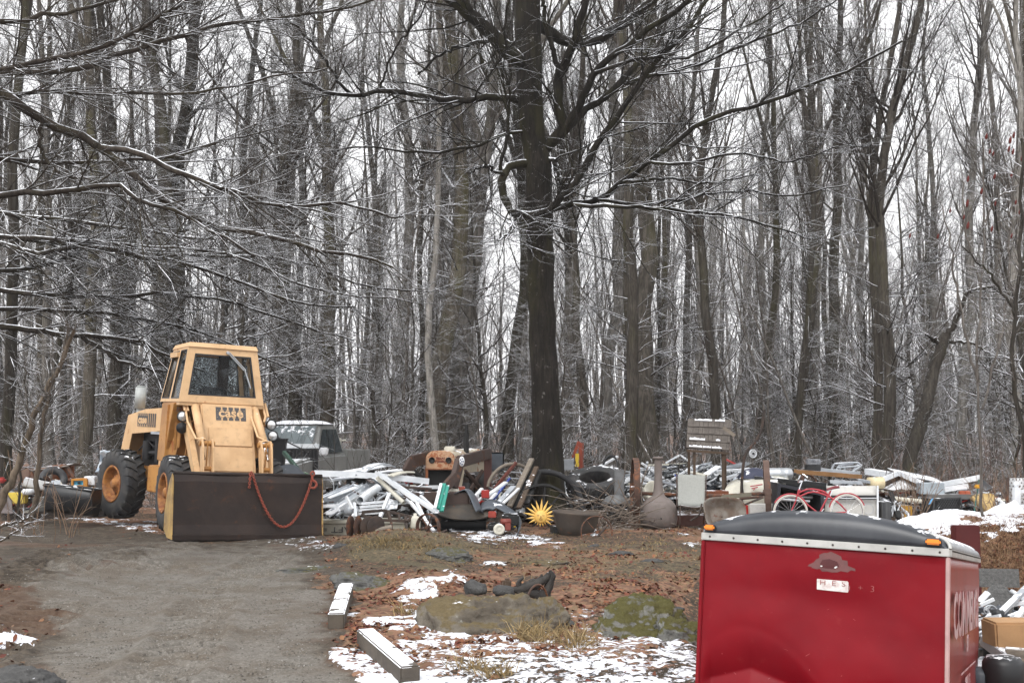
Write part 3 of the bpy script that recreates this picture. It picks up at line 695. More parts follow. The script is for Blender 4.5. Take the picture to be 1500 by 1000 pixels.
def boughs(tree, table, Y, counts, wild):
    bo = np.array(tree.location); cr = Tubes(); LP, LR = [], []
    for px, d0, d1, r0, r1 in table:
        p, r = limb(px, Y+d0, Y+d1, r0, r1); LP.append(p-bo); LR.append(r)
    LP = np.array(LP); LR = np.array(LR); cr.add(LP, LR, 8); k = Y/13.5
    l1, r1 = spawn(LP, LR, counts[0], .18, 1, 34, 11, (.5*k, 2.1*k), 9, -.01, .07, .5, .0035*k, .011*k, 5, cr, flat=.2)
    l2, r2 = spawn(l1, r1, counts[1], .1, 1, 36, 12, (.25*k, 1.0*k), 6, .0, .09, .55, .0025*k, .005*k, 4, cr, flat=.2)
    spawn(l2, r2, counts[2], .1, 1, 38, 13, (.1*k, .38*k), 4, .01, .12, .6, .0018*k, .003*k, 3, cr)
    cr.build('crown', bark('bark_bough', (.032, .026, .021), (.062, .052, .043), moss=.2, snow=.25), tree)
boughs(beech, BL, 13.5, (260, 1400, 4600), .35)
BX = P(-120, 690, 24.6).x
bough2 = thing('bough_tree', 'tree left of the frame reaching low snowy boughs behind the loader cab', 'tree', (BX, 24.6, hz(BX, 24.6)))
T = Tubes(); tp = np.stack([.15*np.sin(zz*4), .1*np.cos(zz*4)-.1, zz*18-.3], 1)[None]; T.add(tp, tr0*1.1, 14); T.build('trunk', BARKS['dark'], bough2)
BL2 = [([(-120,470),(-60,470),(0,478),(60,485),(130,492),(200,500),(245,520),(300,545)], 0, .3, 6, 1.4), ([(120,492),(150,512),(180,530),(245,545)], .2, .4, 4, 1.2), ([(-120,400),(0,396),(60,390),(120,365),(180,342),(240,335)], 0, 1.4, 4.5, 1.4),
 ([(-120,350),(0,355),(50,372),(120,360),(200,372),(300,395),(380,425),(450,445),(520,450)], 0, -.9, 5, 1.1), ([(-120,410),(0,425),(70,430),(130,438),(240,430),(330,440),(420,470),(520,500)], 0, 1.0, 4.5, 1.0),
 ([(-120,340),(80,350),(200,360),(330,370),(420,410),(510,432),(600,440)], 0, -1.5, 4, .9), ([(-120,330),(200,370),(420,380),(500,408),(580,425),(660,420)], 0, 1.8, 4, .9), ([(-120,300),(60,320),(160,330),(300,350),(420,345),(520,360)], 0, .9, 4, .9), ([(-120,450),(100,455),(230,470),(330,500),(420,540),(480,550)], .4, 1.5, 4, .9)]
boughs(bough2, BL2, 24.6, (220, 1200, 4000), .35)
for o in PROTO+UND:
    if o.name not in used:
        for c in list(o.children): bpy.data.objects.remove(c)
        bpy.data.objects.remove(o)
# ------------------------------------------------------------------ shared materials
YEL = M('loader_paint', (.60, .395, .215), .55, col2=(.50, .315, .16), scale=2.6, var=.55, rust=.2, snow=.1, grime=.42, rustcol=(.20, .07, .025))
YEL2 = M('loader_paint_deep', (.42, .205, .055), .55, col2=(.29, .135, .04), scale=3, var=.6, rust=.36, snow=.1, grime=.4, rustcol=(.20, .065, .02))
BLK = M('black_metal', (.018, .018, .02), .5, scale=6, grime=.3)
RUBBER = M('rubber', (.024, .025, .028), .72, col2=(.055, .052, .048), scale=5, var=.5, snow=.24, grime=.3, bump=.3)
RUBBER2 = M('rubber_grey', (.035, .036, .04), .6, col2=(.07, .07, .07), scale=4, snow=.3)
RIM = M('rusty_orange_rim', (.34, .145, .035), .7, col2=(.17, .07, .028), scale=7, var=.7, rust=.5, rustcol=(.13, .045, .018))
BUCK = M('bucket_steel', (.017, .0105, .0085), .6, metal=.0, col2=(.030, .018, .0135), scale=2.5, var=.6, rust=.3, rustcol=(.04, .02, .013), bump=.35, spec=.3)
BEND = M('bucket_end', (.44, .29, .105), .6, col2=(.23, .15, .07), scale=4, var=.6, rust=.3)
RUSTY = M('rusty_iron', (.085, .042, .028), .85, col2=(.05, .034, .028), scale=6, var=.7, rust=.5, bump=.4, snow=.1)
RUSTD = M('dark_rusty_iron', (.034, .026, .023), .8, col2=(.06, .04, .03), scale=6, var=.7, rust=.3, bump=.4, snow=.1)
CHROME = M('chrome', (.75, .76, .78), .15, metal=1, var=.1, grime=.2)
STEEL = M('galvanised_steel', (.52, .54, .56), .38, metal=.75, col2=(.38, .40, .42), scale=5, var=.6, grime=.35, snow=.3)
ALU = M('white_aluminium', (.68, .70, .72), .42, col2=(.50, .53, .56), scale=3, var=.5, grime=.3, snow=.45)
ALUG = M('grey_aluminium', (.42, .45, .48), .38, metal=.35, col2=(.28, .30, .33), scale=3, var=.6, grime=.4, snow=.45)
DECAL = M('decal_grey', (.075, .07, .07), .6, grime=.1)
REDCH = M('red_chain', (.30, .06, .035), .6, col2=(.16, .05, .03), scale=20, rust=.3)
def glass(name, tint=(.9, .93, .94), rough=.04, snow=0):
    if name in MATS: return MATS[name]
    m = bpy.data.materials.new(name); N = NT(m); MATS[name] = m
    b = N.n('ShaderNodeBsdfPrincipled'); t = N.n('ShaderNodeBsdfTransparent'); t.inputs[0].default_value = (*tint, 1)
    b.inputs['Base Color'].default_value = (.03, .035, .04, 1); b.inputs['Roughness'].default_value = rough; b.inputs['Specular IOR Level'].default_value = .8
    fr = N.n('ShaderNodeLayerWeight'); fr.inputs[0].default_value = .35
    f = N.math('ADD', .05, N.math('MULTIPLY', fr.outputs['Facing'], .4))
    n = N.noise(N.coord('Object'), 3, 4); f = N.math('ADD', f, N.math('MULTIPLY', N.ss(n, .5, .75), .2), clamp=True)
    mx = N.n('ShaderNodeMixShader'); N.l(f, mx.inputs[0]); N.l(t.outputs[0], mx.inputs[1]); N.l(b.outputs[0], mx.inputs[2])
    o = N.n('ShaderNodeOutputMaterial'); N.l(mx.outputs[0], o.inputs[0]); return m
GLASS = glass('cab_glass')
LENS = M('lamp_lens', (.75, .77, .78), .12, metal=.6, var=.2)

# ------------------------------------------------------------------ wheel loader
def big_tyre(R=.66, rr=.33, W=.42, lugs=22):
    """tyre about local X axis, with heavy lugs"""
    m = MB(); T = rot(0, PI/2, 0)
    prof = [(rr, -W*.40), (rr+.02, -W*.46), (rr+.12, -W*.51), (R-.13, -W*.50), (R-.05, -W*.45), (R-.035, -W*.36), (R-.03, 0), (R-.035, W*.36), (R-.05, W*.45), (R-.13, W*.50), (rr+.12, W*.51), (rr+.02, W*.46), (rr, W*.40), (rr, -W*.40)]
    m.lathe(prof, T, 44)
    for i in range(lugs):
        for sgn in (-1, 1):
            a = 2*PI*(i+(.25 if sgn > 0 else -.25))/lugs
            p = []
            for k, (x, da, rad) in enumerate([(sgn*W*.50, -.16, R-.11), (sgn*W*.455, -.15, R-.015), (sgn*W*.30, -.10, R+.004), (sgn*W*.02, .02, R+.004)]):
                p.append((x, a+da, rad))
            wv = .052
            vs = []
            for x, aa, rad in p:
                for s2, rd in ((-1, rad), (1, rad), (1, rad-.06), (-1, rad-.06)):
                    b = aa+s2*wv*.8; vs.append((x, math.cos(b)*rd, math.sin(b)*rd))
            fs = [(0,1,2,3), (15,14,13,12)]
            for k in range(3):
                for j in range(4): fs.append((k*4+j, (k+1)*4+j, (k+1)*4+(j+1) % 4, k*4+(j+1) % 4))
            m.add(vs, fs)
    return m
def big_rim(rr=.33, side=-1):
    m = MB(); T = rot(0, PI/2, 0); s = side
    m.lathe([(rr+.025, s*.20), (rr+.012, s*.215), (rr-.02, s*.20), (rr-.035, s*.16), (rr-.05, s*.08), (.24, s*.04), (.20, s*.05), (.18, s*.06)], T, 36)
    m.lathe([(.18, s*.05), (.17, s*.10), (.145, s*.115), (.10, s*.125), (.095, s*.17), (.07, s*.19), (0, s*.19)], T, 24)
    for k in range(10):
        a = 2*PI*k/10; m.cyl((s*.045, .215*math.cos(a), .215*math.sin(a)), (s*.075, .215*math.cos(a), .215*math.sin(a)), .017, 6)
    m.lathe([(rr+.02, s*.2), (rr+.02, -s*.2)], T, 36)
    return m
LX, LY = -5.24, 20.45
LZ = hz(LX, LY)-.0
loader = thing('wheel_loader', 'faded orange wheel loader with glazed cab, parked with its rusty bucket on the ground', 'loader', (LX, LY, LZ), rot=(rot(0, math.radians(2.6), 0) @ rot(0, 0, math.radians(29))).to_euler())
RA = TR(0, 1.1, 0) @ rot(0, 0, math.radians(17)) @ TR(0, -1.1, 0)     # rear frame bends at the pivot
RY = 2.78                                                               # rear axle behind front axle
def wheel(x, y, T, side):
    M0 = T @ TR(x, y, .66) @ rot(random.uniform(0, 1), 0, 0)
    t = big_tyre(); t.T = None
    o = MB(M0); o.add(t.v, t.f); o.sm = t.sm
    wo = o.build('wheel', RUBBER, loader, local=True)
    r = big_rim(.33, side); q = MB(M0); q.add(r.v, r.f); q.sm = r.sm; q.build('rim', RIM, wo, local=True)
I4 = Matrix()
for x, sd_ in ((-.80, -1), (.80, 1)): wheel(x, 0, I4, sd_); wheel(x, RY, RA, sd_)
def part(name, mb, mat, bevel=0, parent=None, **k): return mb.build(name, mat, parent or loader, bevel, local=True, **k)
# frames and axles
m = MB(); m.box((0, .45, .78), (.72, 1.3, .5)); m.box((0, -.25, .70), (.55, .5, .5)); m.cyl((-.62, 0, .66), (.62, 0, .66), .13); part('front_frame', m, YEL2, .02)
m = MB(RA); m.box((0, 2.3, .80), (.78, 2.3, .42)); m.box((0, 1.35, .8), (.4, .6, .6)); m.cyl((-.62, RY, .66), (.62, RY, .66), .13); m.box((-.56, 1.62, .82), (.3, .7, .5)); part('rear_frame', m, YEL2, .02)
m = MB(); m.box((0, .95, .55), (.3, .6, .4)); m.cyl((0, 1.1, .4), (0, 1.1, 1.2), .12); part('pivot', m, BLK)
# engine hood on the rear frame: side profile pulled across
m = MB(RA)
hw = .53
side = [(1.50, 2.20), (1.62, 2.16), (2.55, 2.11), (3.22, 1.98), (3.50, 1.02), (3.18, 1.02), (3.02, 1.62), (1.72, 1.72), (1.55, 1.72)]
poly = [(y, z) for y, z in side]
def side_plate(mb, poly, x0, x1):
    n = len(poly); vs = [(x0, y, z) for y, z in poly]+[(x1, y, z) for y, z in poly]
    mb.add(vs, [tuple(range(n)), tuple(range(2*n-1, n-1, -1))]+[(i, i+n, (i+1) % n+n, (i+1) % n) for i in range(n)])
for s in (-1, 1): side_plate(m, poly, s*hw, s*(hw-.025))
for a, b in zip(poly[:4], poly[1:5]):
    m.add([(-hw+.026, a[0], a[1]-.002), (hw-.026, a[0], a[1]-.002), (hw-.026, b[0], b[1]-.002), (-hw+.026, b[0], b[1]-.002), (-hw+.026, a[0], a[1]-.03), (hw-.026, a[0], a[1]-.03), (hw-.026, b[0], b[1]-.03), (-hw+.026, b[0], b[1]-.03)],
          [(0,1,2,3), (7,6,5,4), (0,4,5,1), (2,6,7,3), (1,5,6,2), (3,7,4,0)])
for s in (-1, 1):  # panel posts round the open engine bay
    m.hexa([(s*hw, 1.52, 1.04), (s*(hw-.2), 1.52, 1.04), (s*(hw-.2), 1.92, 1.04), (s*hw, 1.92, 1.04), (s*hw, 1.58, 1.75), (s*(hw-.2), 1.58, 1.75), (s*(hw-.2), 1.86, 1.7), (s*hw, 1.86, 1.7)])
hood = part('hood', m, YEL, .008)
m = MB(RA); m.box((0, 2.4, 1.32), (.62, 1.1, .66)); m.cyl((-.36, 2.0, 1.3), (-.36, 2.8, 1.25), .05, 8); m.cyl((-.4, 2.2, 1.55), (-.4, 2.2, 1.1), .06, 8); m.cyl((-.38, 2.65, 1.5), (-.38, 2.65, 1.15), .09, 10)
m.tube([(-.42, 2.0, 1.5), (-.44, 2.3, 1.4), (-.42, 2.6, 1.52), (-.42, 2.9, 1.3)], .014, 6); part('engine', m, BLK)
m = MB(RA); m.box((-hw-.004, 2.02, 1.665), (.006, .5, .05)); part('hood_step', m, ALUG, parent=hood)
# slotted emblem on the hood flank
m = MB(RA); x = -hw-.004
def bars(mb, T, w, h, n=5):
    """the barred emblem: bars broken in the middle by the letters"""
    g = w/n
    for k in range(n):
        cx = -w/2+g*(k+.5)
        for s in (-1, 1):
            for wd, z0, z1 in ((g*.74, .30*h, .5*h), (g*.40, .20*h, .32*h)):
                mb.box((cx, s*(z0+z1)/2, 0), (wd, z1-z0, .004))
Tm = RA @ TR(x, 2.62, 1.90) @ rot(PI/2, 0, -PI/2) ; mm = MB(Tm); mm.box((0, 0, 0), (.40, .26, .003))
for k in range(4): mm.box((.255+.075*k, 0, 0), (.048, .26, .004))
em = part('emblem', mm, DECAL, parent=hood)
mm = MB(Tm @ TR(0, 0, .003)); mm.text('case', .20, .002, Matrix(), .008, .95)
for k in range(5): mm.box((-.16+.08*k, .105, 0), (.022, .05, .003)); mm.box((-.16+.08*k, -.105, 0), (.022, .05, .003))
part('lettering', mm, YEL, parent=em)
# air stack
m = MB(RA); m.cyl((-.36, 3.10, 1.85), (-.36, 3.10, 2.14), .06, 12); m.cyl((-.36, 3.10, 2.12), (-.36, 3.10, 2.54), .105, 20); m.cyl((-.36, 3.10, 2.54), (-.36, 3.10, 2.57), .08, 20); part('air_stack', m, M('stack_grey', (.40, .42, .41), .5, scale=4, rust=.08, snow=.3), .008)
# cab ------------------------------------------------------------
def quad_frame(mb, a, b, c, d, w, t):
    """window surround: outer quad a b c d, bars of width w and depth t inwards"""
    a, b, c, d = map(Vector, (a, b, c, d)); n = (b-a).cross(d-a).normalized()*t
    ctr = (a+b+c+d)/4
    inn = []
    P4 = [a, b, c, d]
    for i in range(4):
        p = P4[i]; e1 = (P4[(i+1) % 4]-p).normalized(); e2 = (P4[i-1]-p).normalized()
        inn.append(p+(e1+e2)*w/max(e1.cross(e2).length, .3))
    vs = P4+inn+[p-n for p in P4]+[p-n for p in inn]
    fs = []
    for i in range(4):
        j = (i+1) % 4
        fs += [(i, j, 4+j, 4+i), (8+i, 12+i, 12+j, 8+j), (i, 8+i, 8+j, j), (4+i, 4+j, 12+j, 12+i)]
    mb.add(vs, fs); return inn
cab = MB(TR(-.07, 0, 0))
zb, zt = 2.26, 3.26
B = {'fl': (-.76, -.02, zb), 'fr': (.76, -.02, zb), 'bl': (-.80, 1.34, zb), 'br': (.80, 1.34, zb)}
Tp = {'fl': (-.62, .13, zt), 'fr': (.62, .13, zt), 'bl': (-.64, 1.22, zt-.02), 'br': (.64, 1.22, zt-.02)}
gl = []; gk = []
def win(q, w, t=.05, mull=None):
    inn = quad_frame(cab, *q, w, t); gl.append(inn)
# front window: heavy surround
win((B['fl'], B['fr'], Tp['fr'], Tp['fl']), .13)
# left side: two narrow windows
def lerp(a, b, t): return tuple(Vector(a).lerp(Vector(b), t))
for s0, s1, k0, k1 in (('fl', 'bl', 0, .5), ('fl', 'bl', .5, 1)):
    win((lerp(B[s0], B[s1], k1), lerp(B[s0], B[s1], k0), lerp(Tp[s0], Tp[s1], k0), lerp(Tp[s0], Tp[s1], k1)), .055)
for k0, k1 in ((0, .5), (.5, 1)):
    win((lerp(B['fr'], B['br'], k0), lerp(B['fr'], B['br'], k1), lerp(Tp['fr'], Tp['br'], k1), lerp(Tp['fr'], Tp['br'], k0)), .055)
win((B['br'], B['bl'], Tp['bl'], Tp['br']), .10)
# roof with a slight overhang, corner box at the back left
cab.hexa([(-.63, .10, zt-.01), (.63, .10, zt-.01), (.66, 1.26, zt-.03), (-.66, 1.26, zt-.03), (-.60, .14, zt+.07), (.60, .14, zt+.07), (.62, 1.22, zt+.05), (-.62, 1.22, zt+.05)])
cab.box((-.66, .95, zt-.14), (.08, .55, .09)); cab.box((.68, .7, zt-.2), (.09, .35, .10)); cab.box((.72, .62, zt-.5), (.03, .06, .5))
cab.box((0, .65, zb-.03), (1.5, 1.3, .06))
cabo = part('cab', cab, YEL, .012)
g = MB(TR(-.07, 0, 0)); k_ = MB(TR(-.07, 0, 0))
for i, inn in enumerate(gl):
    c = sum((Vector(p) for p in inn), Vector())/4; n = (inn[1]-inn[0]).cross(inn[3]-inn[0]).normalized()
    q = [p-n*.02+(p-c)*.01 for p in inn]; g.add(q+[p-n*.006 for p in q], [(0,1,2,3), (7,6,5,4)])
    quad_frame(k_, *[p+n*.003 for p in inn], .026 if i == 0 else .02, .02)
part('window_glass', g, GLASS, parent=cabo); part('window_seal', k_, BLK, parent=cabo)
# inside: seat post, roll bar, seat, dash, wheel
m = MB(); m.box((.22, 1.18, 2.78), (.20, .10, 1.1)); m.box((0, 1.2, 3.25), (1.1, .08, .14)); m.box((-.5, 1.2, 2.8), (.07, .07, 1.1)); part('roll_bar', m, M('cab_brown', (.035, .022, .018), .7), .01)
m = MB(); m.box((0, .85, 2.30), (.5, .5, .10)); m.box((0, 1.08, 2.42), (.44, .10, .30)); part('seat', m, BLK, .04)
m = MB(); m.box((0, .14, 2.30), (1.1, .2, .14)); part('dashboard', m, BLK, .02)
m = MB(); Ts = TR(-.05, .33, 2.46) @ rot(math.radians(25), 0, 0); m.torus(.20, .017, Ts, 28, 6); m.cyl((-.05, .2, 2.3), (-.05, .33, 2.46), .03, 8)
for k in range(3):
    a = 2*PI*k/3+.5; m.tube([Ts @ Vector((0, 0, 0)), Ts @ Vector((.2*math.cos(a), .2*math.sin(a), 0))], .012, 6)
part('steering_wheel', m, BLK)
m = MB(); fw_ = lambda u, v: Vector(lerp(lerp(B['fl'], B['fr'], u), lerp(Tp['fl'], Tp['fr'], u), v))+Vector((0, -.035, 0))
m.tube([fw_(.5, .92), fw_(.72, .62)], .012, 6); m.tube([fw_(.53, .92), fw_(.75, .62)], .012, 6); m.tube([fw_(.735, .63), fw_(.80, .30)], .014, 6); m.cyl(fw_(.5, .92)+Vector((0, .05, 0)), fw_(.5, .92)-Vector((0, .03, 0)), .03, 8); part('wiper', m, STEEL)
m = MB(); m.tube([(-.76, .62, 2.3), (-.76, .62, 2.46), (-.79, .62, 2.46)], .022, 6); m.box((-.795, .66, 2.40), (.02, .1, .08)); part('door_handle', m, YEL2, parent=cabo)
# cowl under the front window with the emblem
m = MB(); m.hexa([(-.47, -.62, .95), (.47, -.62, .95), (.47, .3, .95), (-.47, .3, .95), (-.46, -.10, 2.24), (.46, -.10, 2.24), (.46, .3, 2.24), (-.46, .3, 2.24)]); cowl = part('cowl', m, YEL, .02)
nx = Vector((0, -1.29, -.52)).normalized()                               # outward normal of the slope
def on_cowl(z, off=.003): return TR(0, -.10-.52*(2.24-z)/1.29-off, z) @ rot(PI/2-math.atan2(.52, 1.29), 0, 0)
m = MB(on_cowl(1.62, .012)); m.box((0.03, .06, 0), (.76, .34, .022)); m.box((0.03, -.36, 0), (.77, .44, .022)); 
for k in range(5): m.cyl((-.28+.15*k, -.14, .01), (-.28+.15*k, -.14, .02), .01, 6)
part('cowl_panel', m, YEL, .006, parent=cowl)
mm = MB(on_cowl(2.08) @ TR(.06, 0, 0)); bars(mm, None, .54, .25, 5); mm.box((0, 0, 0), (.54, .125, .003))
for k in (0, 5): mm.box((-.27+.108*k+(.012 if k == 0 else -.012), 0, 0), (.024, .25, .0035))
em = part('emblem', mm, DECAL, parent=cowl)
mm = MB(on_cowl(2.08) @ TR(.06, .012, .004)); mm.text('case', .225, .002, Matrix(), .005, 1.15); part('lettering', mm, YEL, parent=em)
# loader towers left and right of the cowl, deeper orange
m = MB()
for s in (-1, 1):
    m.hexa([(s*.46, .30, .9), (s*.52, .30, .9), (s*.52, 1.0, .9), (s*.46, 1.0, .9), (s*.46, .02, 2.2), (s*.52, .02, 2.2), (s*.52, .75, 2.2), (s*.46, .75, 2.2)])
    m.box((s*.60, .9, 1.9), (.22, .4, .66)); m.box((s*.72, .55, 1.45), (.36, .05, 1.5))
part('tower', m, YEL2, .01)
# control console box at the left below the cab, with the lamps
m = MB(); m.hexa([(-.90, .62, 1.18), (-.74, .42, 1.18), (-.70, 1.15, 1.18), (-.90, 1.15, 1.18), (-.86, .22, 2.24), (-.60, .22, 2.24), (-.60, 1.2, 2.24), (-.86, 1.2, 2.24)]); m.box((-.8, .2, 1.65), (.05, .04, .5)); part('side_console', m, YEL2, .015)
m = MB(); m.hexa([(.78, .62, 1.5), (.88, .62, 1.5), (.88, 1.15, 1.5), (.78, 1.15, 1.5), (.60, .22, 2.24), (.82, .22, 2.24), (.82, 1.2, 2.24), (.60, 1.2, 2.24)]); part('side_console', m, YEL2, .015)
m = MB()
for k in range(3): m.box((-.80+.03*k, .218, 2.12), (.012, .006, .10))
part('decal', m, DECAL)
def lamp(x, y, z, lit=True):
    m = MB(TR(x, y, z) @ rot(PI/2, 0, 0)); m.lathe([(0, -.09), (.06, -.08), (.095, -.01), (.10, .03), (.085, .035)], None, 20); o = part('headlight', m, BLK)
    m = MB(TR(x, y-.012, z) @ rot(PI/2, 0, 0)); m.lathe([(.086, 0.01), (.06, .03), (0, .04)], None, 20); part('lens', m, LENS if lit else BLK, parent=o)
lamp(-.74, .05, 2.0); lamp(-.74, .05, 1.80, False); lamp(.86, .02, 1.92); lamp(.90, .02, 1.72)
m = MB(); m.tube([(-.72, .18, 1.9), (-.60, .1, 1.9), (-.5, .1, 1.95)], .014, 6); m.tube([(-.74, .12, 1.7), (-.74, .15, 1.45)], .02, 6); m.tube([(-.6, .3, 2.1), (-.58, .2, 1.6), (-.62, .2, 1.2)], .016, 6); m.tube([(-.56, .3, 2.1), (-.54, .25, 1.6), (-.5, .2, 1.25)], .016, 6); m.tube([(.86, .08, 1.9), (.7, .1, 1.9)], .014, 6); part('hose', m, YEL2)
# lift arms, cylinders, bucket links
for s in (-1, 1):
    X = s*.62; side = 'left' if s < 0 else 'right'
    arm = MB(); arm.add([], [])
    for x0, x1 in ((X-.05, X+.05),):
        pl = [(.35, 1.98), (.18, 2.02), (-.86, 1.05), (-1.25, .52), (-1.36, .34), (-1.26, .26), (-1.1, .36), (-.70, .95), (.30, 1.80)]
        side_plate(arm, pl, x0, x1)
    part('lift_arm', arm, YEL, .012)
    c0 = Vector((X*.86, .12, 2.26)); c1 = Vector((X*.88, -.66, 1.60)); c2 = Vector((X*.90, -.92, 1.30))
    m = MB(); m.cyl(c0, c1, .072, 16); m.cyl(c1, c1+(c1-c0).normalized()*.05, .082, 16); cy = part('lift_cylinder', m, YEL, .004)
    m = MB(); m.cyl(c1, c2, .032, 12); part('piston_rod', m, CHROME, parent=cy)
    m = MB(); m.cyl(c1+(c1-c0).normalized()*.045, c1+(c1-c0).normalized()*.07, .072, 16); part('seal', m, BLK, parent=cy)
    m = MB(); m.tube([c0+Vector((-.10*s-.0, -.02, -.04)), c1+Vector((-.12*s, 0, .10)), c1+Vector((-.02*s, -.05, .05))] if s > 0 else [c0+Vector((-.17, 0, -.02)), c0+Vector((-.15, -.25, -.35)), c1+Vector((-.11, -.03, .03)), c1+Vector((0, -.05, .03))], .020, 8)
    if s < 0: m.tube([c0+Vector((-.20, 0, 0)), c0+Vector((-.18, -.12, -.16))], .02, 8); m.tube([c0+Vector((-.14, 0, 0)), c0+Vector((-.12, -.12, -.16))], .02, 8)
    else: m.tube([c0+Vector((.16, 0, .05)), c0+Vector((.20, -.15, -.2)), c0+Vector((.16, -.2, -.3))], .024, 8); m.tube([c0+Vector((.22, 0, .04)), c0+Vector((.25, -.15, -.2))], .024, 8)
    part('hydraulic_pipe', m, YEL)
    # bell crank: two plates with cross pins
    for dx in (-.085, .085):
        lk = MB(); pl = [(-.78, 1.64), (-.90, 1.64), (-1.00, 1.50), (-1.22, .60), (-1.10, .56), (-.86, 1.28)]
        side_plate(lk, pl, X*.82+dx-.016, X*.82+dx+.016); part('bucket_link', lk, YEL, .006)
    m = MB(); m.cyl((X*.82-.13, -.86, 1.56), (X*.82+.13, -.86, 1.56), .045, 12); m.cyl((X*.82-.1, -.96, 1.14), (X*.82+.1, -.96, 1.14), .04, 12); m.box((X*.82, -.92, 1.36), (.02, .03, .5)); part('link_pin', m, YEL2)
    m = MB(); m.cyl((X*.82, -.45, 1.0), (X*.82, -.95, .75), .05, 10); m.hexa([(X-.04, -.75, .55), (X+.04, -.75, .55), (X+.04, -.15, .95), (X-.04, -.15, .95), (X-.04, -.85, .80), (X+.04, -.85, .80), (X+.04, -.2, 1.15), (X-.04, -.2, 1.15)]); part('tilt_cylinder', m, YEL2, .006)
    m = MB(); m.tube([(X*1.35, .35, .95), (X*1.32, .1, 1.22), (X*1.28, -.2, 1.18), (X*1.25, -.4, .95)], .06, 10); part('fender_pipe', m, YEL, .0)
# bucket: curved shell between end plates, opening away from the machine; we see its inside
BWd, BXo = 1.26, .12
prof = [(-1.30, 1.06), (-1.18, .92), (-1.10, .72), (-1.08, .50), (-1.12, .28), (-1.22, .12), (-1.38, .035), (-1.62, .012), (-1.86, .008)]
pr2 = [(y+.03 if i < 5 else y, z-.02 if i >= 5 else z) for i, (y, z) in enumerate(prof)]
# the bucket is rolled back so that its face stands nearly upright to the viewer
def bkt(u, v):
    f = v*(len(prof)-1); i = min(int(f), len(prof)-2); t = f-i
    y = prof[i][0]*(1-t)+prof[i+1][0]*t; z = prof[i][1]*(1-t)+prof[i+1][1]*t
    return Vector((BXo-BWd+2*BWd*u, y, z))
m = MB()
face = [(-1.40, 1.08), (-1.46, .95), (-1.49, .60), (-1.53, .25), (-1.585, .03), (-1.52, .0), (-1.3, .0), (-1.12, .25), (-1.08, .55), (-1.14, .85), (-1.28, 1.05)]
n = len(face); NX = 14
vs = []; fs = []
for i in range(NX+1):
    x = BXo-BWd+2*BWd*i/NX
    for y, z in face: vs.append((x, y+.012*math.sin(x*4.1+z*3), z+.006*math.sin(x*7)))
for i in range(NX):
    for j in range(n): fs.append((i*n+j, i*n+(j+1) % n, (i+1)*n+(j+1) % n, (i+1)*n+j))
m.add(vs, fs); m.add(vs[:n], [tuple(range(n))]); m.add(vs[-n:], [tuple(range(n))[::-1]])
m.cyl((BXo-BWd-.012, -1.39, 1.075), (BXo+BWd+.012, -1.39, 1.075), .034, 10); m.box((BXo, -1.565, .05), (2*BWd+.02, .06, .09))
bk_ = part('bucket', m, BUCK, .006)
m = MB()
for s in (-1, 1):
    x = BXo+s*(BWd+.013)
    pl = [(-1.36, 1.07), (-1.43, .95), (-1.50, .55), (-1.60, .02), (-1.28, .02), (-1.02, .12), (-.98, .42), (-1.08, .70), (-1.22, .95)]
    m = MB(); side_plate(m, pl, x-.012, x+.012); part('end_plate', m, BEND, .004, parent=bk_)
WM = loader.matrix_basis
# chain draped over the bucket lip, hooked at the right corner: its own thing
MW = TR(*loader.location) @ loader.rotation_euler.to_matrix().to_4x4()
def chain_pts():
    a = Vector((BXo+.02, -1.47, 1.08)); b = Vector((BXo+1.06, -1.47, 1.02)); pts = []
    for i in range(61):
        t = i/60; x = a.x+(b.x-a.x)*t; k = (2*t-1); z = a.z+(b.z-a.z)*t-.86*(1-k*k)*(.96+.04*k) ; y = -1.44-.02-.155*max(0, (1.06-z))-.02
        pts.append(MW @ Vector((x, y, z)))
    return [MW @ Vector((a.x-.05, -1.49, .86)), MW @ Vector((a.x-.04, -1.47, 1.0)), MW @ Vector((a.x-.02, -1.42, 1.125))]+pts
pts = chain_pts(); pts = [Vector(p) for p in resample(pts, 74)]
m = MB()
for i in range(len(pts)-1):
    a, b = pts[i], pts[i+1]; L = (b-a).length*.72
    T = frame((a+b)/2, (a+b)/2+(b-a)) @ rot(0, (PI/2)*(i % 2)+.4, 0)
    ring = [Vector((.019*math.cos(t), L*math.sin(t), 0)) for t in [2*PI*k/8 for k in range(9)]]
    m.tube([T @ p for p in ring], .0085, 5, caps=False)
ch = m.build('tow_chain', REDCH, label='red rusty tow chain hanging in a loop across the loader bucket', cat='chain')
h0 = MW @ Vector((BXo+1.06, -1.50, 1.0)); R_ = MW.to_3x3()
m = MB(); q = [(0, 0, .10), (0, 0, .02), (.055, -.01, -.02), (.075, -.01, -.08), (.03, -.01, -.125), (-.04, -.01, -.10), (-.05, -.01, -.05)]
m.tube([h0+R_ @ Vector(p) for p in resample(q, 16)], [.022]*12+[.02, .018, .014, .008], 8); m.torus(.035, .014, TR(*(h0+R_ @ Vector((0, 0, .12)))) @ rot(PI/2, 0, .6), 16, 6)
m.build('hook', REDCH, ch)
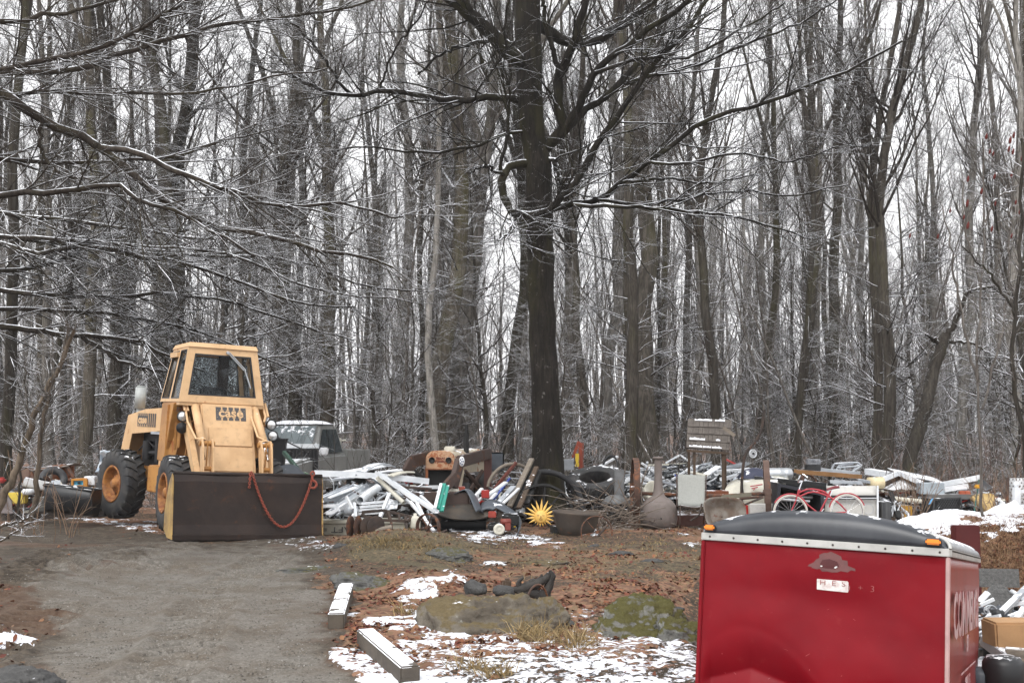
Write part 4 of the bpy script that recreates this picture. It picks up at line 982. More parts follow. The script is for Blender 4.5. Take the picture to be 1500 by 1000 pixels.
# ------------------------------------------------------------------ red box trailer, nose towards us
def red_paint():
    m = bpy.data.materials.new('trailer_red'); N = NT(m)
    co = N.coord('Object'); n1 = N.noise(co, 1.3, 4); n2 = N.noise(co, 9, 6, .7); n3 = N.noise(N.coord('Object', (1, 1, .25)), 14, 5, .7)
    c = N.mix(N.ss(n1, .35, .7), (.185, .0035, .009), (.145, .003, .008))
    c = N.mix(N.math('MULTIPLY', N.ss(n2, .58, .75), .35), c, (.22, .03, .03))
    c = N.mix(N.math('MULTIPLY', N.ss(N.noise(co, 55, 3, .8), .70, .76), .5), c, (.42, .20, .18))
    c = N.mix(N.math('MULTIPLY', N.ss(n3, .62, .78), .30), c, (.10, .012, .014))
    N.out(c, N.math('ADD', .28, N.math('MULTIPLY', n2, .2)), 0, n2, .03, .004, .15, .0); return m
TRED = red_paint()
TSIDE = M('trailer_side_red', (.27, .035, .032), .30, col2=(.20, .03, .028), scale=2.5, var=.5, grime=.45, stretch=(1, 1, .3))
TCAP = M('trailer_cap', (.018, .021, .027), .36, col2=(.042, .046, .054), scale=2.2, var=.7, grime=.5, snow=.30, bump=.1, stretch=(1, 1, .5))
TRIM = M('trailer_trim', (.44, .44, .42), .45, metal=.2, scale=4, grime=.3)
WHT = M('faded_white', (.70, .70, .70), .6, grime=.3)
AMBER = M('amber_lens', (.80, .24, .02), .25, col2=(.7, .18, .01), grime=.1)
# corner points of the front face fitted to the photograph: width 1.72 m
TW, TD, TH = 1.78, 3.05, 1.75
trailer = thing('box_trailer', 'red enclosed box trailer with dented front and black rounded cap', 'trailer')
FX = P(1031, 790, 8.28); RX = P(1389, 807, 7.57)
ax = (RX-FX).normalized()
TW = (RX-FX).length
# the box leans: x axis from the face, z axis nearly upright, y axis back
yax = Vector((-ax.y, ax.x, 0)).normalized()+Vector((0, 0, -.115)); zax = ax.cross(yax).normalized()+ax*.022; ax = (ax-zax.normalized()*.022).normalized(); zax = (zax-ax*zax.dot(ax)).normalized(); yax = zax.cross(ax)
MT = Matrix((ax, yax, zax)).transposed().to_4x4(); MT.translation = FX
trailer.matrix_world = Matrix.Translation(FX) @ Matrix((ax, yax, zax)).transposed().to_4x4()
trailer.location = FX; trailer.rotation_euler = Matrix((ax, yax, zax)).transposed().to_euler()
# local: x across 0..TW, y back, z up; z = 0 lower edge of the white trim
def tpart(name, mb, mat, bevel=0, parent=None): return mb.build(name, mat, parent or trailer, bevel, local=True)
def dent(x, z):
    wob = .03*mnoise.noise((x*2.3, z*2.1, 1))
    arc = -.60-1.0*(x-.34)**2*(1.25 if x > .34 else 1.6)+wob; tri = min(-.86-.33*abs(x-.36)+wob, arc-.03)
    wx = max(0, min(1, (x+.02)/.10))*max(0, min(1, (.98-x)/.30)); wx = wx*wx*(3-2*wx)
    if z > arc: d = .004*math.exp(-((z-arc)/.06)**2)
    elif z > tri: t = (arc-z)/(arc-tri); d = .004+.050*t*t*(1.4-.4*t)
    else: t = min(1, (tri-z)/.36); d = .054*(1-t)**1.3
    d *= wx
    d += .016*math.exp(-(((x-.95)/.33)**2+((z+.42)/.22)**2)) - .012*math.exp(-(((x-1.3)/.28)**2+((z+.80)/.16)**2)) + .010*math.exp(-(((x-1.50)/.10)**2+((z+.65)/.4)**2)) + .008*math.exp(-(((x-.5)/.5)**2+((z+.33)/.1)**2))
    d += .003*math.sin(x*5+z*4)+.004*mnoise.noise((x*2.2, z*2.2, 0))+.0015*mnoise.noise((x*9, z*9, 3))
    e = min(x, TW-x, 1)/.08
    return 1.45*d*min(1, e)*min(1, max(0, -z)/.05)
H0 = -1.62
m = MB(); m.grid(lambda u, v: Vector((TW*u, dent(TW*u, H0*(1-v)), H0*(1-v))), 150, 130, .02); tpart('front_panel', m, TRED)
m = MB(); m.grid(lambda u, v: Vector((TW+.004+.004*math.sin(v*23), .02+TD*u, H0+(-H0-.0)*v)), 30, 20, .02); sidep = tpart('side_panel', m, TSIDE)
m = MB(); m.grid(lambda u, v: Vector((0, TD-TD*u+.02, H0+(-H0)*v)), 30, 20, .02); tpart('side_panel', m, TSIDE)
m = MB(); m.box((TW/2, TD+.01, H0/2), (TW, .02, -H0)); tpart('rear_panel', m, TSIDE)
# corner posts, bottom frame
for x in (.0, TW):
    m = MB(); m.box((x, .0, H0/2), (.028, .034, -H0-.004)); tpart('corner_trim', m, TRED if x == 0 else M('corner_grey', (.45, .30, .29), .45, grime=.4), .006)
m = MB(); m.box((TW/2, TD/2, H0-.05), (TW+.02, TD, .10)); tpart('chassis', m, BLK)
m = MB()
for s in (0, 1): m.box((TW/2+(s-.5)*.9*.5, -.45, H0-.05), (.06, 1.1, .08), rot(0, 0, (s-.5)*.8))
m.box((TW/2, -.9, H0-.02), (.09, .3, .1)); tpart('tow_bar', m, BLK)
for x in (-.10, TW+.10):
    m = MB(); m.lathe([(.18, -.09), (.29, -.09), (.31, -.05), (.31, .05), (.29, .09), (.18, .09), (.18, -.09)], TR(x, TD*.55, H0-.08) @ rot(0, PI/2, 0), 28); wo = tpart('wheel', m, RUBBER)
    m = MB(); m.lathe([(0, .03), (.1, .04), (.19, .08), (.19, -.08), (0, -.03)], TR(x, TD*.55, H0-.08) @ rot(0, PI/2, 0), 20); tpart('rim', m, WHT, parent=wo)
# trim band, rivets
m = MB(); m.box((TW/2, -.008, .026), (TW+.02, .03, .052)); tb_ = tpart('trim_band', m, TRIM, .004)
m = MB(); m.box((TW+.006, TD/2, .026), (.03, TD, .052)); tpart('trim_band', m, TRIM, .004)
m = MB(); m.box((-.006, TD/2, .026), (.03, TD, .052)); tpart('trim_band', m, TRIM, .004)
m = MB()
for k in range(10): m.lathe([(.008, 0), (.007, .004), (0, .005)], TR(.05+(TW-.1)*k/9, -.024, .026) @ rot(PI/2, 0, 0), 8)
for k in range(34): m.lathe([(.007, 0), (.005, .005), (0, .006)], TR(TW+.022, .06+TD*.97*k/34, .04) @ rot(0, PI/2, 0), 6)
tpart('rivet', m, M('rivet', (.04, .035, .03), .5), parent=tb_)
# black cap: crowned across, rounded towards the front
def cap(u, v):
    x = TW*u; c = (2*u-1)
    top = .055+.058+.142*(1-abs(c)**2.5)
    if abs(c) > .93: q = (abs(c)-.93)/.07; top -= .05*(1-math.sqrt(max(0, 1-q*q)))
    a = v*PI/2; n = 3.0
    ca, sa = max(0, math.cos(a))**(2/n), max(0, math.sin(a))**(2/n)
    return Vector((x, -.012+.16*(1-ca), .05+(top-.05)*sa))
m = MB(); m.grid(cap, 60, 14, .015); nose = tpart('nose_cap', m, TCAP)
def roof(u, v):
    p = cap(u, 1); return Vector((p.x, p.y+(TD-.19)*v, p.z))
m = MB(); m.grid(roof, 60, 8, .015); tpart('roof', m, M('roof_skin', (.30, .31, .33), .4, snow=.75, scale=3))
# rounded shoulder along the right side, bare grey metal with drips
for sx, x0 in ((1, TW), (-1, 0)):
    def sh(u, v):
        a = v*PI/2; return Vector((x0+sx*(.012-.05*(1-math.cos(a))), .02+TD*u, .05+(.058)*math.sin(a)))
    m = MB(); m.grid(sh if sx > 0 else (lambda u, v: sh(1-u, v)), 20, 8, .01); tpart('shoulder', m, M('cap_grey', (.12, .13, .14), .45, col2=(.28, .29, .30), scale=7, var=.8, snow=.22, grime=.5, stretch=(1, 3, .4)))
# grey rounded corner band where the cap turns to the side
pts = []
for k in range(9):
    a = k/8*PI/2; pts.append((TW+.012-.13*(1-math.cos(a)), -.004+.05*math.sin(a), .05+.085*math.sin(a)))
m = MB(); m.tube(pts, .013, 8); tpart('corner_band', m, TRIM)
for x, sw in ((.05, .075), (TW-.09, .095)):
    m = MB(); m.box((x, -.03, .088), (sw+.010, .03, .045)); mb_ = tpart('marker_base', m, BLK, .008)
    m = MB(); m.box((x, -.05, .089), (sw, .026, .036)); tpart('marker_lens', m, AMBER, .010, parent=mb_)
# bare worn patch, torn sticker, scratches: thin flat marks on the panel
def mark(name, poly, mat, off, z0=0):
    m = MB(); n = len(poly); vs = [(x, dent(x, z)-off, z) for x, z in poly]
    vs += [(x, dent(x, z)+.001, z) for x, z in poly]
    m.add(vs, [tuple(range(n))[::-1], tuple(range(n, 2*n))]+[(i, (i+1) % n, (i+1) % n+n, i+n) for i in range(n)]); return tpart(name, m, mat)
cx, cz = .90, -.10
out = [(-.16,-.03),(-.12,0),(-.10,.015),(-.075,.055),(-.03,.075),(.02,.075),(.06,.05),(.10,.02),(.12,-.01),(.17,-.035),(.10,-.045),(.04,-.055),(-.03,-.06),(-.08,-.045),(-.12,-.04)]
out = [(x*(1+.10*math.sin(k*2.3)), z+.006*math.sin(k*3.7)) for k, (x, z) in enumerate([q_ for a_, b_ in zip(out, out[1:]+out[:1]) for q_ in (a_, ((a_[0]+b_[0])/2, (a_[1]+b_[1])/2))])]
mark('scuff', [(cx+x, cz+z) for x, z in out], M('scuff', (.15, .062, .06), .7, col2=(.11, .05, .05), scale=12, grime=.2), .0022)
inn = [(-.075,-.01),(-.06,.02),(-.01,.03),(.04,.015),(.055,-.015),(.03,-.035),(-.03,-.035),(-.06,-.03)]
mark('scuff', [(cx+x, cz+z) for x, z in inn], M('scuff_dark', (.085, .018, .020), .35, grime=.1), .004)
for dx, dz in ((.035, -.02), (.028, -.026), (-.065, -.022)): mark('chip', [(cx+dx+.008*math.cos(k), cz+dz+.005*math.sin(k)) for k in (0, 1, 2, 3, 4, 5)], WHT, .006)
sx, sz = .91, -.245
st = mark('sticker', [(sx-.105, sz+.035), (sx+.10, sz+.035), (sx+.106, sz+.028), (sx+.105, sz-.034), (sx+.1, sz-.04), (sx-.105, sz-.036)], M('sticker', (.70, .69, .67), .6, col2=(.50, .40, .38), scale=30, var=.5, grime=.5), .003)
m = MB(); m.text('H  E  S', .045, .0008, TR(sx, dent(sx, sz)-.0065, sz+.012) @ rot(PI/2, 0, 0), .0, 1.4); tpart('lettering', m, M('red_letters', (.30, .13, .12), .6), parent=st)
m = MB(); m.text(')  +  3', .06, .0008, TR(sx+.19, dent(sx+.19, sz)-.003, sz-.004) @ rot(PI/2, 0, 0), -.002, 1.2); tpart('lettering', m, M('faded_red_letters', (.55, .28, .27), .6))
SCR = M('scratch', (.52, .22, .22), .6)
m = MB()
for _ in range(30):
    x, z = random.uniform(.05, TW-.05), random.uniform(-1.5, -.1); L = random.uniform(.006, .035); a = random.choice([1.2, 1.5, 1.8, .4, 2.6])+random.uniform(-.3, .3)
    dx, dz = math.cos(a)*L, math.sin(a)*L; w_ = .0016
    p = [(x-w_, z), (x+w_, z), (x+dx+w_*.5, z+dz), (x+dx-w_*.5, z+dz)]
    m.add([(a_, dent(a_, b_)-.0022, b_) for a_, b_ in p], [(0, 1, 2, 3)])
tpart('scratch', m, SCR)
# worn white lettering on the flank; only fragments are left
m = MB(); TS = TR(TW+.030, 0, 0) @ rot(PI/2, 0, PI/2)
def st_(y, z, w, h, body=None, s=1):
    if body: m.text(body, h, .001, TS @ TR(y, z, 0), .006, s)
    else: m.box((TW+.030, y, z), (.003, w, h))
m.text('COMM', .42, .001, TS @ TR(.85, -.40, 0), .012, 1.15); m.text('ERCE', .40, .001, TS @ TR(2.1, -.40, 0), .012, 1.1)
st_(1.4, -.62, 0, .16, 'SIG'); st_(1.5, -.80, 1.5, .012)
for z, b in ((-.90, 'SALES'), (-1.0, 'SERVICE'), (-1.12, 'WARRANTY'), (-1.30, 'AND TRAILER')): st_(1.4, z, 0, .12, b, 1.6)
tpart('lettering', m, M('worn_white', (.52, .40, .40), .6, col2=(.26, .04, .04), scale=7, var=1, grime=.6, stretch=(1, 1, .3)), parent=sidep)
# ------------------------------------------------------------------ materials of the scrap
PAINT = {}
def paint(name, col, **k):
    d = dict(rough=.5, scale=4, var=.4, grime=.4, snow=.3); d.update(k); return M('paint_'+name, col, **d)
CREAM = paint('cream', (.48, .42, .32), rust=.42, rustcol=(.17, .06, .025)); ORUST = paint('orange_rust', (.30, .11, .045), rust=.5, rustcol=(.16, .06, .03))
BROWN = paint('brown_steel', (.055, .034, .027), rust=.35, snow=.1); GUN = paint('gunmetal', (.065, .075, .09), snow=.15, rough=.45)
BLACKP = paint('black_plastic', (.016, .017, .019), rough=.45, snow=.35); BLACKM = paint('black_matt', (.012, .012, .012), rough=.8, snow=.2)
TEAL = paint('teal', (.03, .26, .20), rust=.1, snow=.2); BLUE = paint('blue', (.03, .06, .28)); REDP = paint('red', (.34, .025, .02), snow=.25); YELP = paint('yellow', (.62, .42, .03)); OCHRE = paint('ochre', (.42, .22, .02))
WOODG = M('grey_wood', (.20, .17, .135), .85, col2=(.13, .11, .09), scale=4, var=.8, grime=.4, stretch=(1, 8, 8), snow=.25, bump=.4); WOODB = M('brown_wood', (.085, .055, .036), .85, col2=(.055, .04, .028), scale=4, var=.8, grime=.4, snow=.2, bump=.4)
TIMB = M('timber', (.095, .078, .06), .85, col2=(.06, .05, .04), scale=5, var=.8, grime=.5, snow=.66, bump=.5)
CREAMP = paint('cream_plastic', (.55, .53, .45), snow=.2); CARD = paint('cardboard', (.36, .21, .10), snow=.0, rough=.85, grime=.2); TAPE = paint('tape', (.52, .46, .36), snow=0, grime=.2)
DGLASS = M('dark_glass', (.035, .045, .05), .08, snow=.5, grime=.2, var=.3)
TRUCKP = M('truck_paint', (.20, .205, .195), .35, col2=(.25, .25, .24), scale=2, var=.6, snow=.42, grime=.5)
STOVE = M('stove_iron', (.15, .155, .16), .55, col2=(.10, .10, .10), scale=4, var=.6, rust=.1, snow=.1); CHIM = M('chiminea_iron', (.15, .125, .115), .7, col2=(.11, .09, .08), scale=5, var=.6, rust=.2)
MOSSR = None
ALLG = {}
def z0(x, y): return hz(x, y)
def strip(name, label, a, b, w=.12, t=.04, mat=None, kind='gutter', group=None, cat='scrap', tilt=0., bend=0.):
    """a long piece from a to b, each (px, py, Y)"""
    a, b = P(*a) if not isinstance(a, Vector) else a, P(*b) if not isinstance(b, Vector) else b
    T = frame(a, b) @ rot(0, tilt, 0); L = (b-a).length; m = MB(T)
    if kind == 'pipe':
        r = w/2; m.tube([(0, 0, 0), (0, L*.5, -bend), (0, L, 0)], r, 12, caps=False); m.tube([(0, 0, 0), (0, L*.5, -bend), (0, L, 0)], r*.86, 12, caps=False)
        m.lathe([(r*.86, 0), (r, 0)], rot(PI/2, 0, 0), 12, False); m.lathe([(r*.86, 0), (r, 0)], TR(0, L, 0) @ rot(PI/2, 0, 0), 12, False)
    else:
        if kind == 'gutter': pr = [(-w/2, t*1.6), (-w/2, 0), (w/2, 0), (w/2, t*1.6), (w/2-.012, t*1.6), (w/2-.004, .004), (-w/2+.004, .004), (-w/2+.004, t*1.6)]
        elif kind == 'siding': pr = [(-w/2, 0), (-w/4, .012), (0, .002), (w/4, .012), (w/2, 0), (w/2+.006, -.02), (w/2, -.024), (0, -.006), (-w/2, -.008)]
        elif kind == 'angle': pr = [(0, 0), (w, 0), (w, .005), (.005, .005), (.005, w), (0, w)]
        elif kind == 'channel': pr = [(-w/2, -t/2), (w/2, -t/2), (w/2, t/2), (w/2-.006, t/2), (w/2-.006, -t/2+.006), (-w/2+.006, -t/2+.006), (-w/2+.006, t/2), (-w/2, t/2)]
        else: pr = [(-w/2, -t/2), (w/2, -t/2), (w/2, t/2), (-w/2, t/2)]
        k = 6 if bend else 1; n = len(pr); vs = []; fs = []
        for i in range(k+1):
            q = i/k
            for x, z in pr: vs.append((x, L*q, z-bend*4*q*(1-q)))
        for i in range(k):
            for j in range(n): fs.append((i*n+j, i*n+(j+1) % n, (i+1)*n+(j+1) % n, (i+1)*n+j))
        fs += [tuple(range(n))[::-1], tuple(range(k*n, k*n+n))]; m.add(vs, fs)
    return m.build(name, mat or ALU, label=label, cat=cat, group=group)
def sheet(name, label, c, mat, thick=.012, wav=.0, cat='sheet', group=None, crease=0, sag=0):
    """a bent panel through four corners (px, py, Y): c = [bottom left, bottom right, top right, top left]"""
    A, B_, C_, D = [P(*q) if not isinstance(q, Vector) else q for q in c]; sd_ = random.random()*9
    n = (B_-A).cross(D-A).normalized()
    def f(u, v):
        p = A*(1-u)*(1-v)+B_*u*(1-v)+C_*u*v+D*(1-u)*v
        return p+n*(wav*mnoise.noise((u*2.2+sd_, v*2.2, sd_))*2+crease*abs(u-.5)*2-sag*4*u*(1-u)*0+sag*4*v*(1-v))
    m = MB(); m.grid(f, 14, 10, thick); return m.build(name, mat, label=label, cat=cat, group=group)
def bx(name, label, a, d, mat, rz=0, ry=0, rx=0, cat='box', bevel=.01, group=None):
    """box standing with its bottom centre at (px, py, Y), size d in metres"""
    p = P(*a) if not isinstance(a, Vector) else a
    m = MB(TR(*p) @ rot(rx, ry, rz)); m.box((0, 0, d[2]/2), d); return m.build(name, mat, None, bevel, label, cat, group)
def spoked(R, r, n, T, hub=.05, spoke=.011, hubw=.08, flat=None):
    m = MB(T)
    if flat: m.lathe([(R, -flat), (R, flat), (R-r, flat), (R-r, -flat), (R, -flat)], None, 44, False)
    else: m.torus(R, r, None, 40, 8)
    s = MB(T); h = MB(T)
    for k in range(n):
        a = 2*PI*k/n+.2; s.tube([(hub*.6*math.cos(a), hub*.6*math.sin(a), 0), ((R-r*.5)*math.cos(a), (R-r*.5)*math.sin(a), 0)], spoke, 6)
    h.cyl((0, 0, -hubw/2), (0, 0, hubw/2), hub, 14); return m, s, h
def wheel_thing(name, label, c, R, r, n, rotm, mat, group=None, flat=None, spoke=.011, hub=.05, hubw=.08, tyre=None):
    c = P(*c) if not isinstance(c, Vector) else c
    t = thing(name, label, 'wheel', c, group=group); M_, S_, H_ = spoked(R, r, n, rotm, hub, spoke, hubw, flat)
    M_.build('rim', tyre or mat, t, local=True); S_.build('spokes', mat, t, local=True); H_.build('hub', mat, t, local=True); return t

# ------------------------------------------------------------------ pickup truck
tp_ = P(424, 700, 27); TKX, TKY = tp_.x, 27.6
truck = thing('pickup_truck', 'dark grey pickup truck with snow on its roof, parked behind the loader', 'truck', (TKX, TKY, hz(TKX, TKY)), math.radians(-12))
truck.scale = (1.0, 1.0, 1.07)
def tpt(name, mb, mat, bevel=0, parent=None): return mb.build(name, mat, parent or truck, bevel, local=True)
m = MB(); side_plate(m, [(-2.2, .45), (-2.25, .75), (-2.15, 1.02), (-.75, 1.14), (-.65, 1.16), (1.25, 1.18), (1.25, .5), (.9, .42)], -.88, .88); tpt('body', m, TRUCKP, .05)
m = MB(); m.hexa([(-.84, -.80, 1.15), (.84, -.80, 1.15), (.84, 1.2, 1.17), (-.84, 1.2, 1.17), (-.66, -.10, 1.86), (.66, -.10, 1.86), (.68, .98, 1.86), (-.68, .98, 1.86)]); cb = tpt('cab', m, TRUCKP, .07)
m = MB(); m.grid(lambda u, v: Vector((-.72+1.44*u+(.5-u)*.2*v, -.75+.60*v-.035, 1.20+.61*v)), 6, 4, .012); tpt('windscreen', m, M('windscreen', (.16, .19, .20), .1, snow=.52, grime=.2, scale=2.5), parent=cb)
m = MB(); m.grid(lambda u, v: Vector(((u-.5)*1.36, -.12+1.1*v, 1.855+.085*(1-abs(2*u-1)**4)*(1-abs(2*v-1)**4)+.012*mnoise.noise((u*6, v*5, 1)))), 18, 14); tpt('roof_snow', m, M('roof_snow', SNOW, .8, grime=.05, var=.1), parent=cb)
for s in (-1, 1):
    for y0, y1, yy0, yy1 in ((-.55, .15, -.02, .15), (.22, .98, .22, .85)):
        q = [(s*.835, y0, 1.21), (s*.845, y1, 1.22), (s*.715, yy1, 1.74), (s*.71, yy0, 1.74)]
        if s < 0: q = q[::-1]
        q = [Vector(p)+Vector((s*.012, 0, 0)) for p in q]; m = MB(); m.add(q+[p-Vector((s*.01, 0, 0)) for p in q], [(0,1,2,3), (7,6,5,4)]); tpt('side_window', m, DGLASS, parent=cb)
m = MB()
for s in (-1, 1): m.box((s*.86, 2.1, .95), (.06, 1.75, .62))
m.box((0, 2.95, .95), (1.66, .06, .62)); m.box((0, 2.1, .62), (1.7, 1.8, .06)); m.box((0, 1.28, .95), (1.66, .05, .6)); tpt('cargo_bed', m, TRUCKP, .02)
for s in (-1, 1):
    m = MB(); m.hexa([(s*.95-.1, -.62, 1.16), (s*.95+.1, -.62, 1.16), (s*.95+.1, -.5, 1.16), (s*.95-.1, -.5, 1.16), (s*.97-.11, -.62, 1.34), (s*.97+.11, -.62, 1.34), (s*.97+.11, -.5, 1.34), (s*.97-.11, -.5, 1.34)]); tpt('mirror', m, M('snowy_mirror', (.75, .76, .78), .4, snow=.7), .03)
    m = MB(); m.hexa([(s*.84-.1, -2.24, .72), (s*.84+.05, -2.15, .72), (s*.87, -1.8, .78), (s*.6, -2.24, .72), (s*.84-.1, -2.2, .92), (s*.84+.04, -2.1, .94), (s*.86, -1.75, .96), (s*.6, -2.2, .92)]); tpt('headlight', m, LENS, .01)
m = MB(); m.box((0, -2.23, .80), (1.1, .06, .26)); tpt('grille', m, BLK, .01)
m = MB(); m.box((0, -2.3, .5), (1.76, .18, .22)); tpt('bumper', m, BLK, .04)
for s in (-1, 1):
    for y in (-1.45, 2.0):
        m = MB(); m.lathe([(.2, -.11), (.33, -.12), (.37, -.07), (.37, .07), (.33, .12), (.2, .11), (.2, -.11)], TR(s*.82, y, .37) @ rot(0, PI/2, 0), 28); w_ = tpt('wheel', m, RUBBER)
        m = MB(); m.lathe([(0, .09), (.1, .09), (.2, .11), (.2, -.11), (0, -.09)], TR(s*.82, y, .37) @ rot(0, PI/2, 0), 20); tpt('rim', m, STEEL, parent=w_)
m = MB(); m.tube([(-.1, -.84, 1.22), (.55, -.72, 1.27)], .012, 5); m.tube([(-.65, -.84, 1.22), (.0, -.72, 1.27)], .012, 5); tpt('wiper', m, BLK)
bx('gas_can', 'white plastic jug riding on the rim of the pickup bed', (495, 658, 30.2), (.16, .16, .3), CREAMP, cat='jug'); strip('board', 'short pale board sticking out of the pickup bed', (478, 648, 30.3), (506, 644, 30.6), .08, .03, CREAMP, 'bar', cat='board')
bx('toolbox', 'small black box in the pickup bed behind the cab', (485, 658, 30.4), (.22, .2, .26), BLACKP, cat='box')
# things before the truck
t = thing('tailgate_ramp', 'black slatted ramp panel with pale top rail standing before the pickup', 'ramp', P(437, 690, 26.4))
m = MB(); m.box((0, 0, .58), (.95, .03, .10)); m.build('top_rail', ALU, t, .006, local=True)
m = MB()
for k in range(12): m.box((-.44+.08*k, 0, .28), (.03, .025, .5))
for z in (.04, .27, .5): m.box((0, 0, z), (.95, .022, .03))
m.box((0, .03, .27), (.9, .015, .5)); m.build('slats', BLK, t, local=True)
m = MB(TR(*P(407, 690, 24.6))); m.hexa([(-.12,-.1,0),(.12,-.1,0),(.12,.1,0),(-.12,.1,0),(-.17,-.12,.66),(.17,-.12,.66),(.17,.12,.66),(-.17,.12,.66)]); m.box((0,0,.68),(.38,.3,.05)); m.build('waste_bin', BLACKP, None, .01, 'tall black bin standing right of the loader arm', 'bin')
strip('steel_bar', 'dark green steel bar leaning between loader and pickup', (416, 662, 24), (448, 702, 23.2), .07, .07, paint('dark_green', (.03, .07, .05)), 'bar', cat='bar')
strip('rod', 'thin black rod slanting across the pickup bonnet', (398, 636, 25.5), (452, 662, 25.2), .03, .03, BLACKM, 'pipe', cat='rod')
m = MB(); p = P(420, 704, 22.6); m.grid(lambda u, v: p+Vector(((u-.5)*1.0, (v-.5)*.8, .33*math.sin(PI*u)*math.sin(PI*v)+.05*mnoise.noise((u*5, v*5, 2)))), 16, 14); m.build('tarpaulin', GUN, label='crumpled dark blue grey tarpaulin heaped behind the loader bucket', cat='tarpaulin')
m = MB(); p = P(443, 703, 22.8); m.torus(.16, .018, TR(*p) @ rot(1.2, .3, 0), 20, 6); m.tube([p+Vector((-.12, 0, -.1)), p+Vector((.2, 0, .05)), p+Vector((.3, 0, -.2))], .02, 6); m.build('hose', paint('green_hose', (.12, .20, .12)), label='pale green hose loop above the loader bucket corner', cat='hose')
for i, (px, py, lab) in enumerate(((441, 700, 'left of two yellow fittings above the bucket rim'), (451, 699, 'right of two yellow fittings above the bucket rim'))): bx('fitting', lab, (px, py+3, 22.4), (.07, .07, .07), YELP, .4, cat='fitting')

# ------------------------------------------------------------------ farm tractor with loader frame
TX = P(650, 720, 22.6)
tr0_ = Vector((TX.x, 22.6, hz(TX.x, 22.6)))
tractor = thing('farm_tractor', 'old cream and rust farm tractor with brown loader frame in the scrap', 'tractor', tr0_)
def q(px, py, Y): return P(px, py, Y)-tr0_
def tq(name, mb, mat, bevel=0, parent=None): return mb.build(name, mat, parent or tractor, bevel, local=True)
# grille shell front face px 625..667 x 664..708, hood runs back to the right
hd = []
ring = [(-.29, .02), (-.29, .34), (-.26, .42), (-.18, .475), (0, .49), (.18, .475), (.26, .42), (.29, .34), (.29, .02)]
c0 = q(645, 684, 22.6); bk_dir = Vector((.55, 1.55, .02))
m = MB(); n = len(ring); vs = [c0+Vector((x, 0, z-.16)) for x, z in ring]+[c0+bk_dir+Vector((x*.95, 0, z-.16)) for x, z in ring]
m.add(vs, [(i, i+1, i+1+n, i+n) for i in range(n-1)], True); vs2 = [v+Vector((0, 0, -.02))*0+Vector((0, .0, 0)) for v in vs]
hoodt = tq('hood', m, CREAM)
m = MB(); f0 = c0+Vector((0, -.012, 0))
m.prism([(x, z-.16) for x, z in [(-.29, .12), (-.29, .34), (-.26, .42), (-.18, .475), (0, .49), (.18, .475), (.26, .42), (.29, .34), (.29, .12)]], -.03, .02, TR(*f0)); nose_ = tq('nose_panel', m, paint('nose_cream', (.44, .27, .16), rust=.55, rustcol=(.20, .07, .03), scale=7), .02)
m = MB()
for s in (-1, 1): m.box(f0+Vector((s*.265, .0, -.28)), (.05, .06, .52))
m.box(f0+Vector((0, 0, -.56)), (.6, .06, .05)); m.box(f0+Vector((0, 0, -.035)), (.6, .07, .03)); tq('grille_frame', m, ORUST, .008)
m = MB(); m.box(f0+Vector((0, .14, -.28)), (.5, .1, .5)); tq('radiator', m, BLACKM)
for s in (-1, 1):
    m = MB(TR(*(f0+Vector((s*.165, -.034, .14)))) @ rot(PI/2, 0, 0)); m.lathe([(.062, 0), (.055, .02), (.05, .005), (0, -.002)], None, 18); tq('headlight', m, BLACKM)
m = MB(); 
for k, tx in enumerate(('TEXAS', 'TURBO')): m.text(tx, .058, .002, TR(*(f0+Vector((0, -.035, .175-.062*k)))) @ rot(PI/2, 0, 0), .002, 1.1)
tq('lettering', m, paint('dark_red', (.16, .03, .02), snow=0), parent=nose_)
m = MB(); p = q(659, 657, 22.9); m.box(p+Vector((0, 0, .0)), (.22, .22, .10)); m.cyl(p+Vector((0, 0, -.14)), p, .05, 8); tq('air_cap', m, CREAMP, .02)
m = MB(); p = q(683, 663, 23.3); m.cyl(p, q(683, 633, 23.3), .055, 14); m.cyl(q(683, 633, 23.3), q(683.5, 622, 23.3), .033, 10); tq('exhaust', m, BLACKM)
# loader frame arms: left and right, each a bent beam
def beam(name, pts, w, t, mat=BROWN, bev=.012):
    P_ = [q(*p) for p in pts]; mm = MB()
    for a, b in zip(P_, P_[1:]):
        T = frame(a, b); L = (b-a).length; mm.add([T @ Vector(v) for v in [(-t/2,-.03,-w/2),(t/2,-.03,-w/2),(t/2,L+.03,-w/2),(-t/2,L+.03,-w/2),(-t/2,-.03,w/2),(t/2,-.03,w/2),(t/2,L+.03,w/2),(-t/2,L+.03,w/2)]], [(0,3,2,1),(4,5,6,7),(0,1,5,4),(1,2,6,5),(2,3,7,6),(3,0,4,7)])
    return tq(name, mm, mat, bev)
beam('loader_arm', [(597, 690, 21.9), (604, 676, 22.0), (627, 669, 22.9), (632, 668, 23.2)], .24, .10)
rarm = beam('loader_arm', [(664, 712, 21.4), (673, 676, 21.6), (716, 664, 24.2)], .22, .11)
beam('loader_post', [(714, 716, 24.2), (715, 668, 24.25)], .14, .16, paint('red_brown', (.10, .035, .028), rust=.3, snow=.05))
beam('loader_post', [(672, 716, 21.7), (676, 690, 21.7)], .10, .10, CREAM); beam('brace', [(682, 690, 22), (706, 716, 22.5)], .06, .06); beam('brace', [(606, 690, 22), (624, 706, 22.2)], .08, .08, BLACKM); beam('loader_arm', [(650, 716, 21.2), (668, 696, 21.4)], .16, .12)
beam('brace', [(706, 690, 23), (690, 716, 22.6)], .08, .05, BROWN)
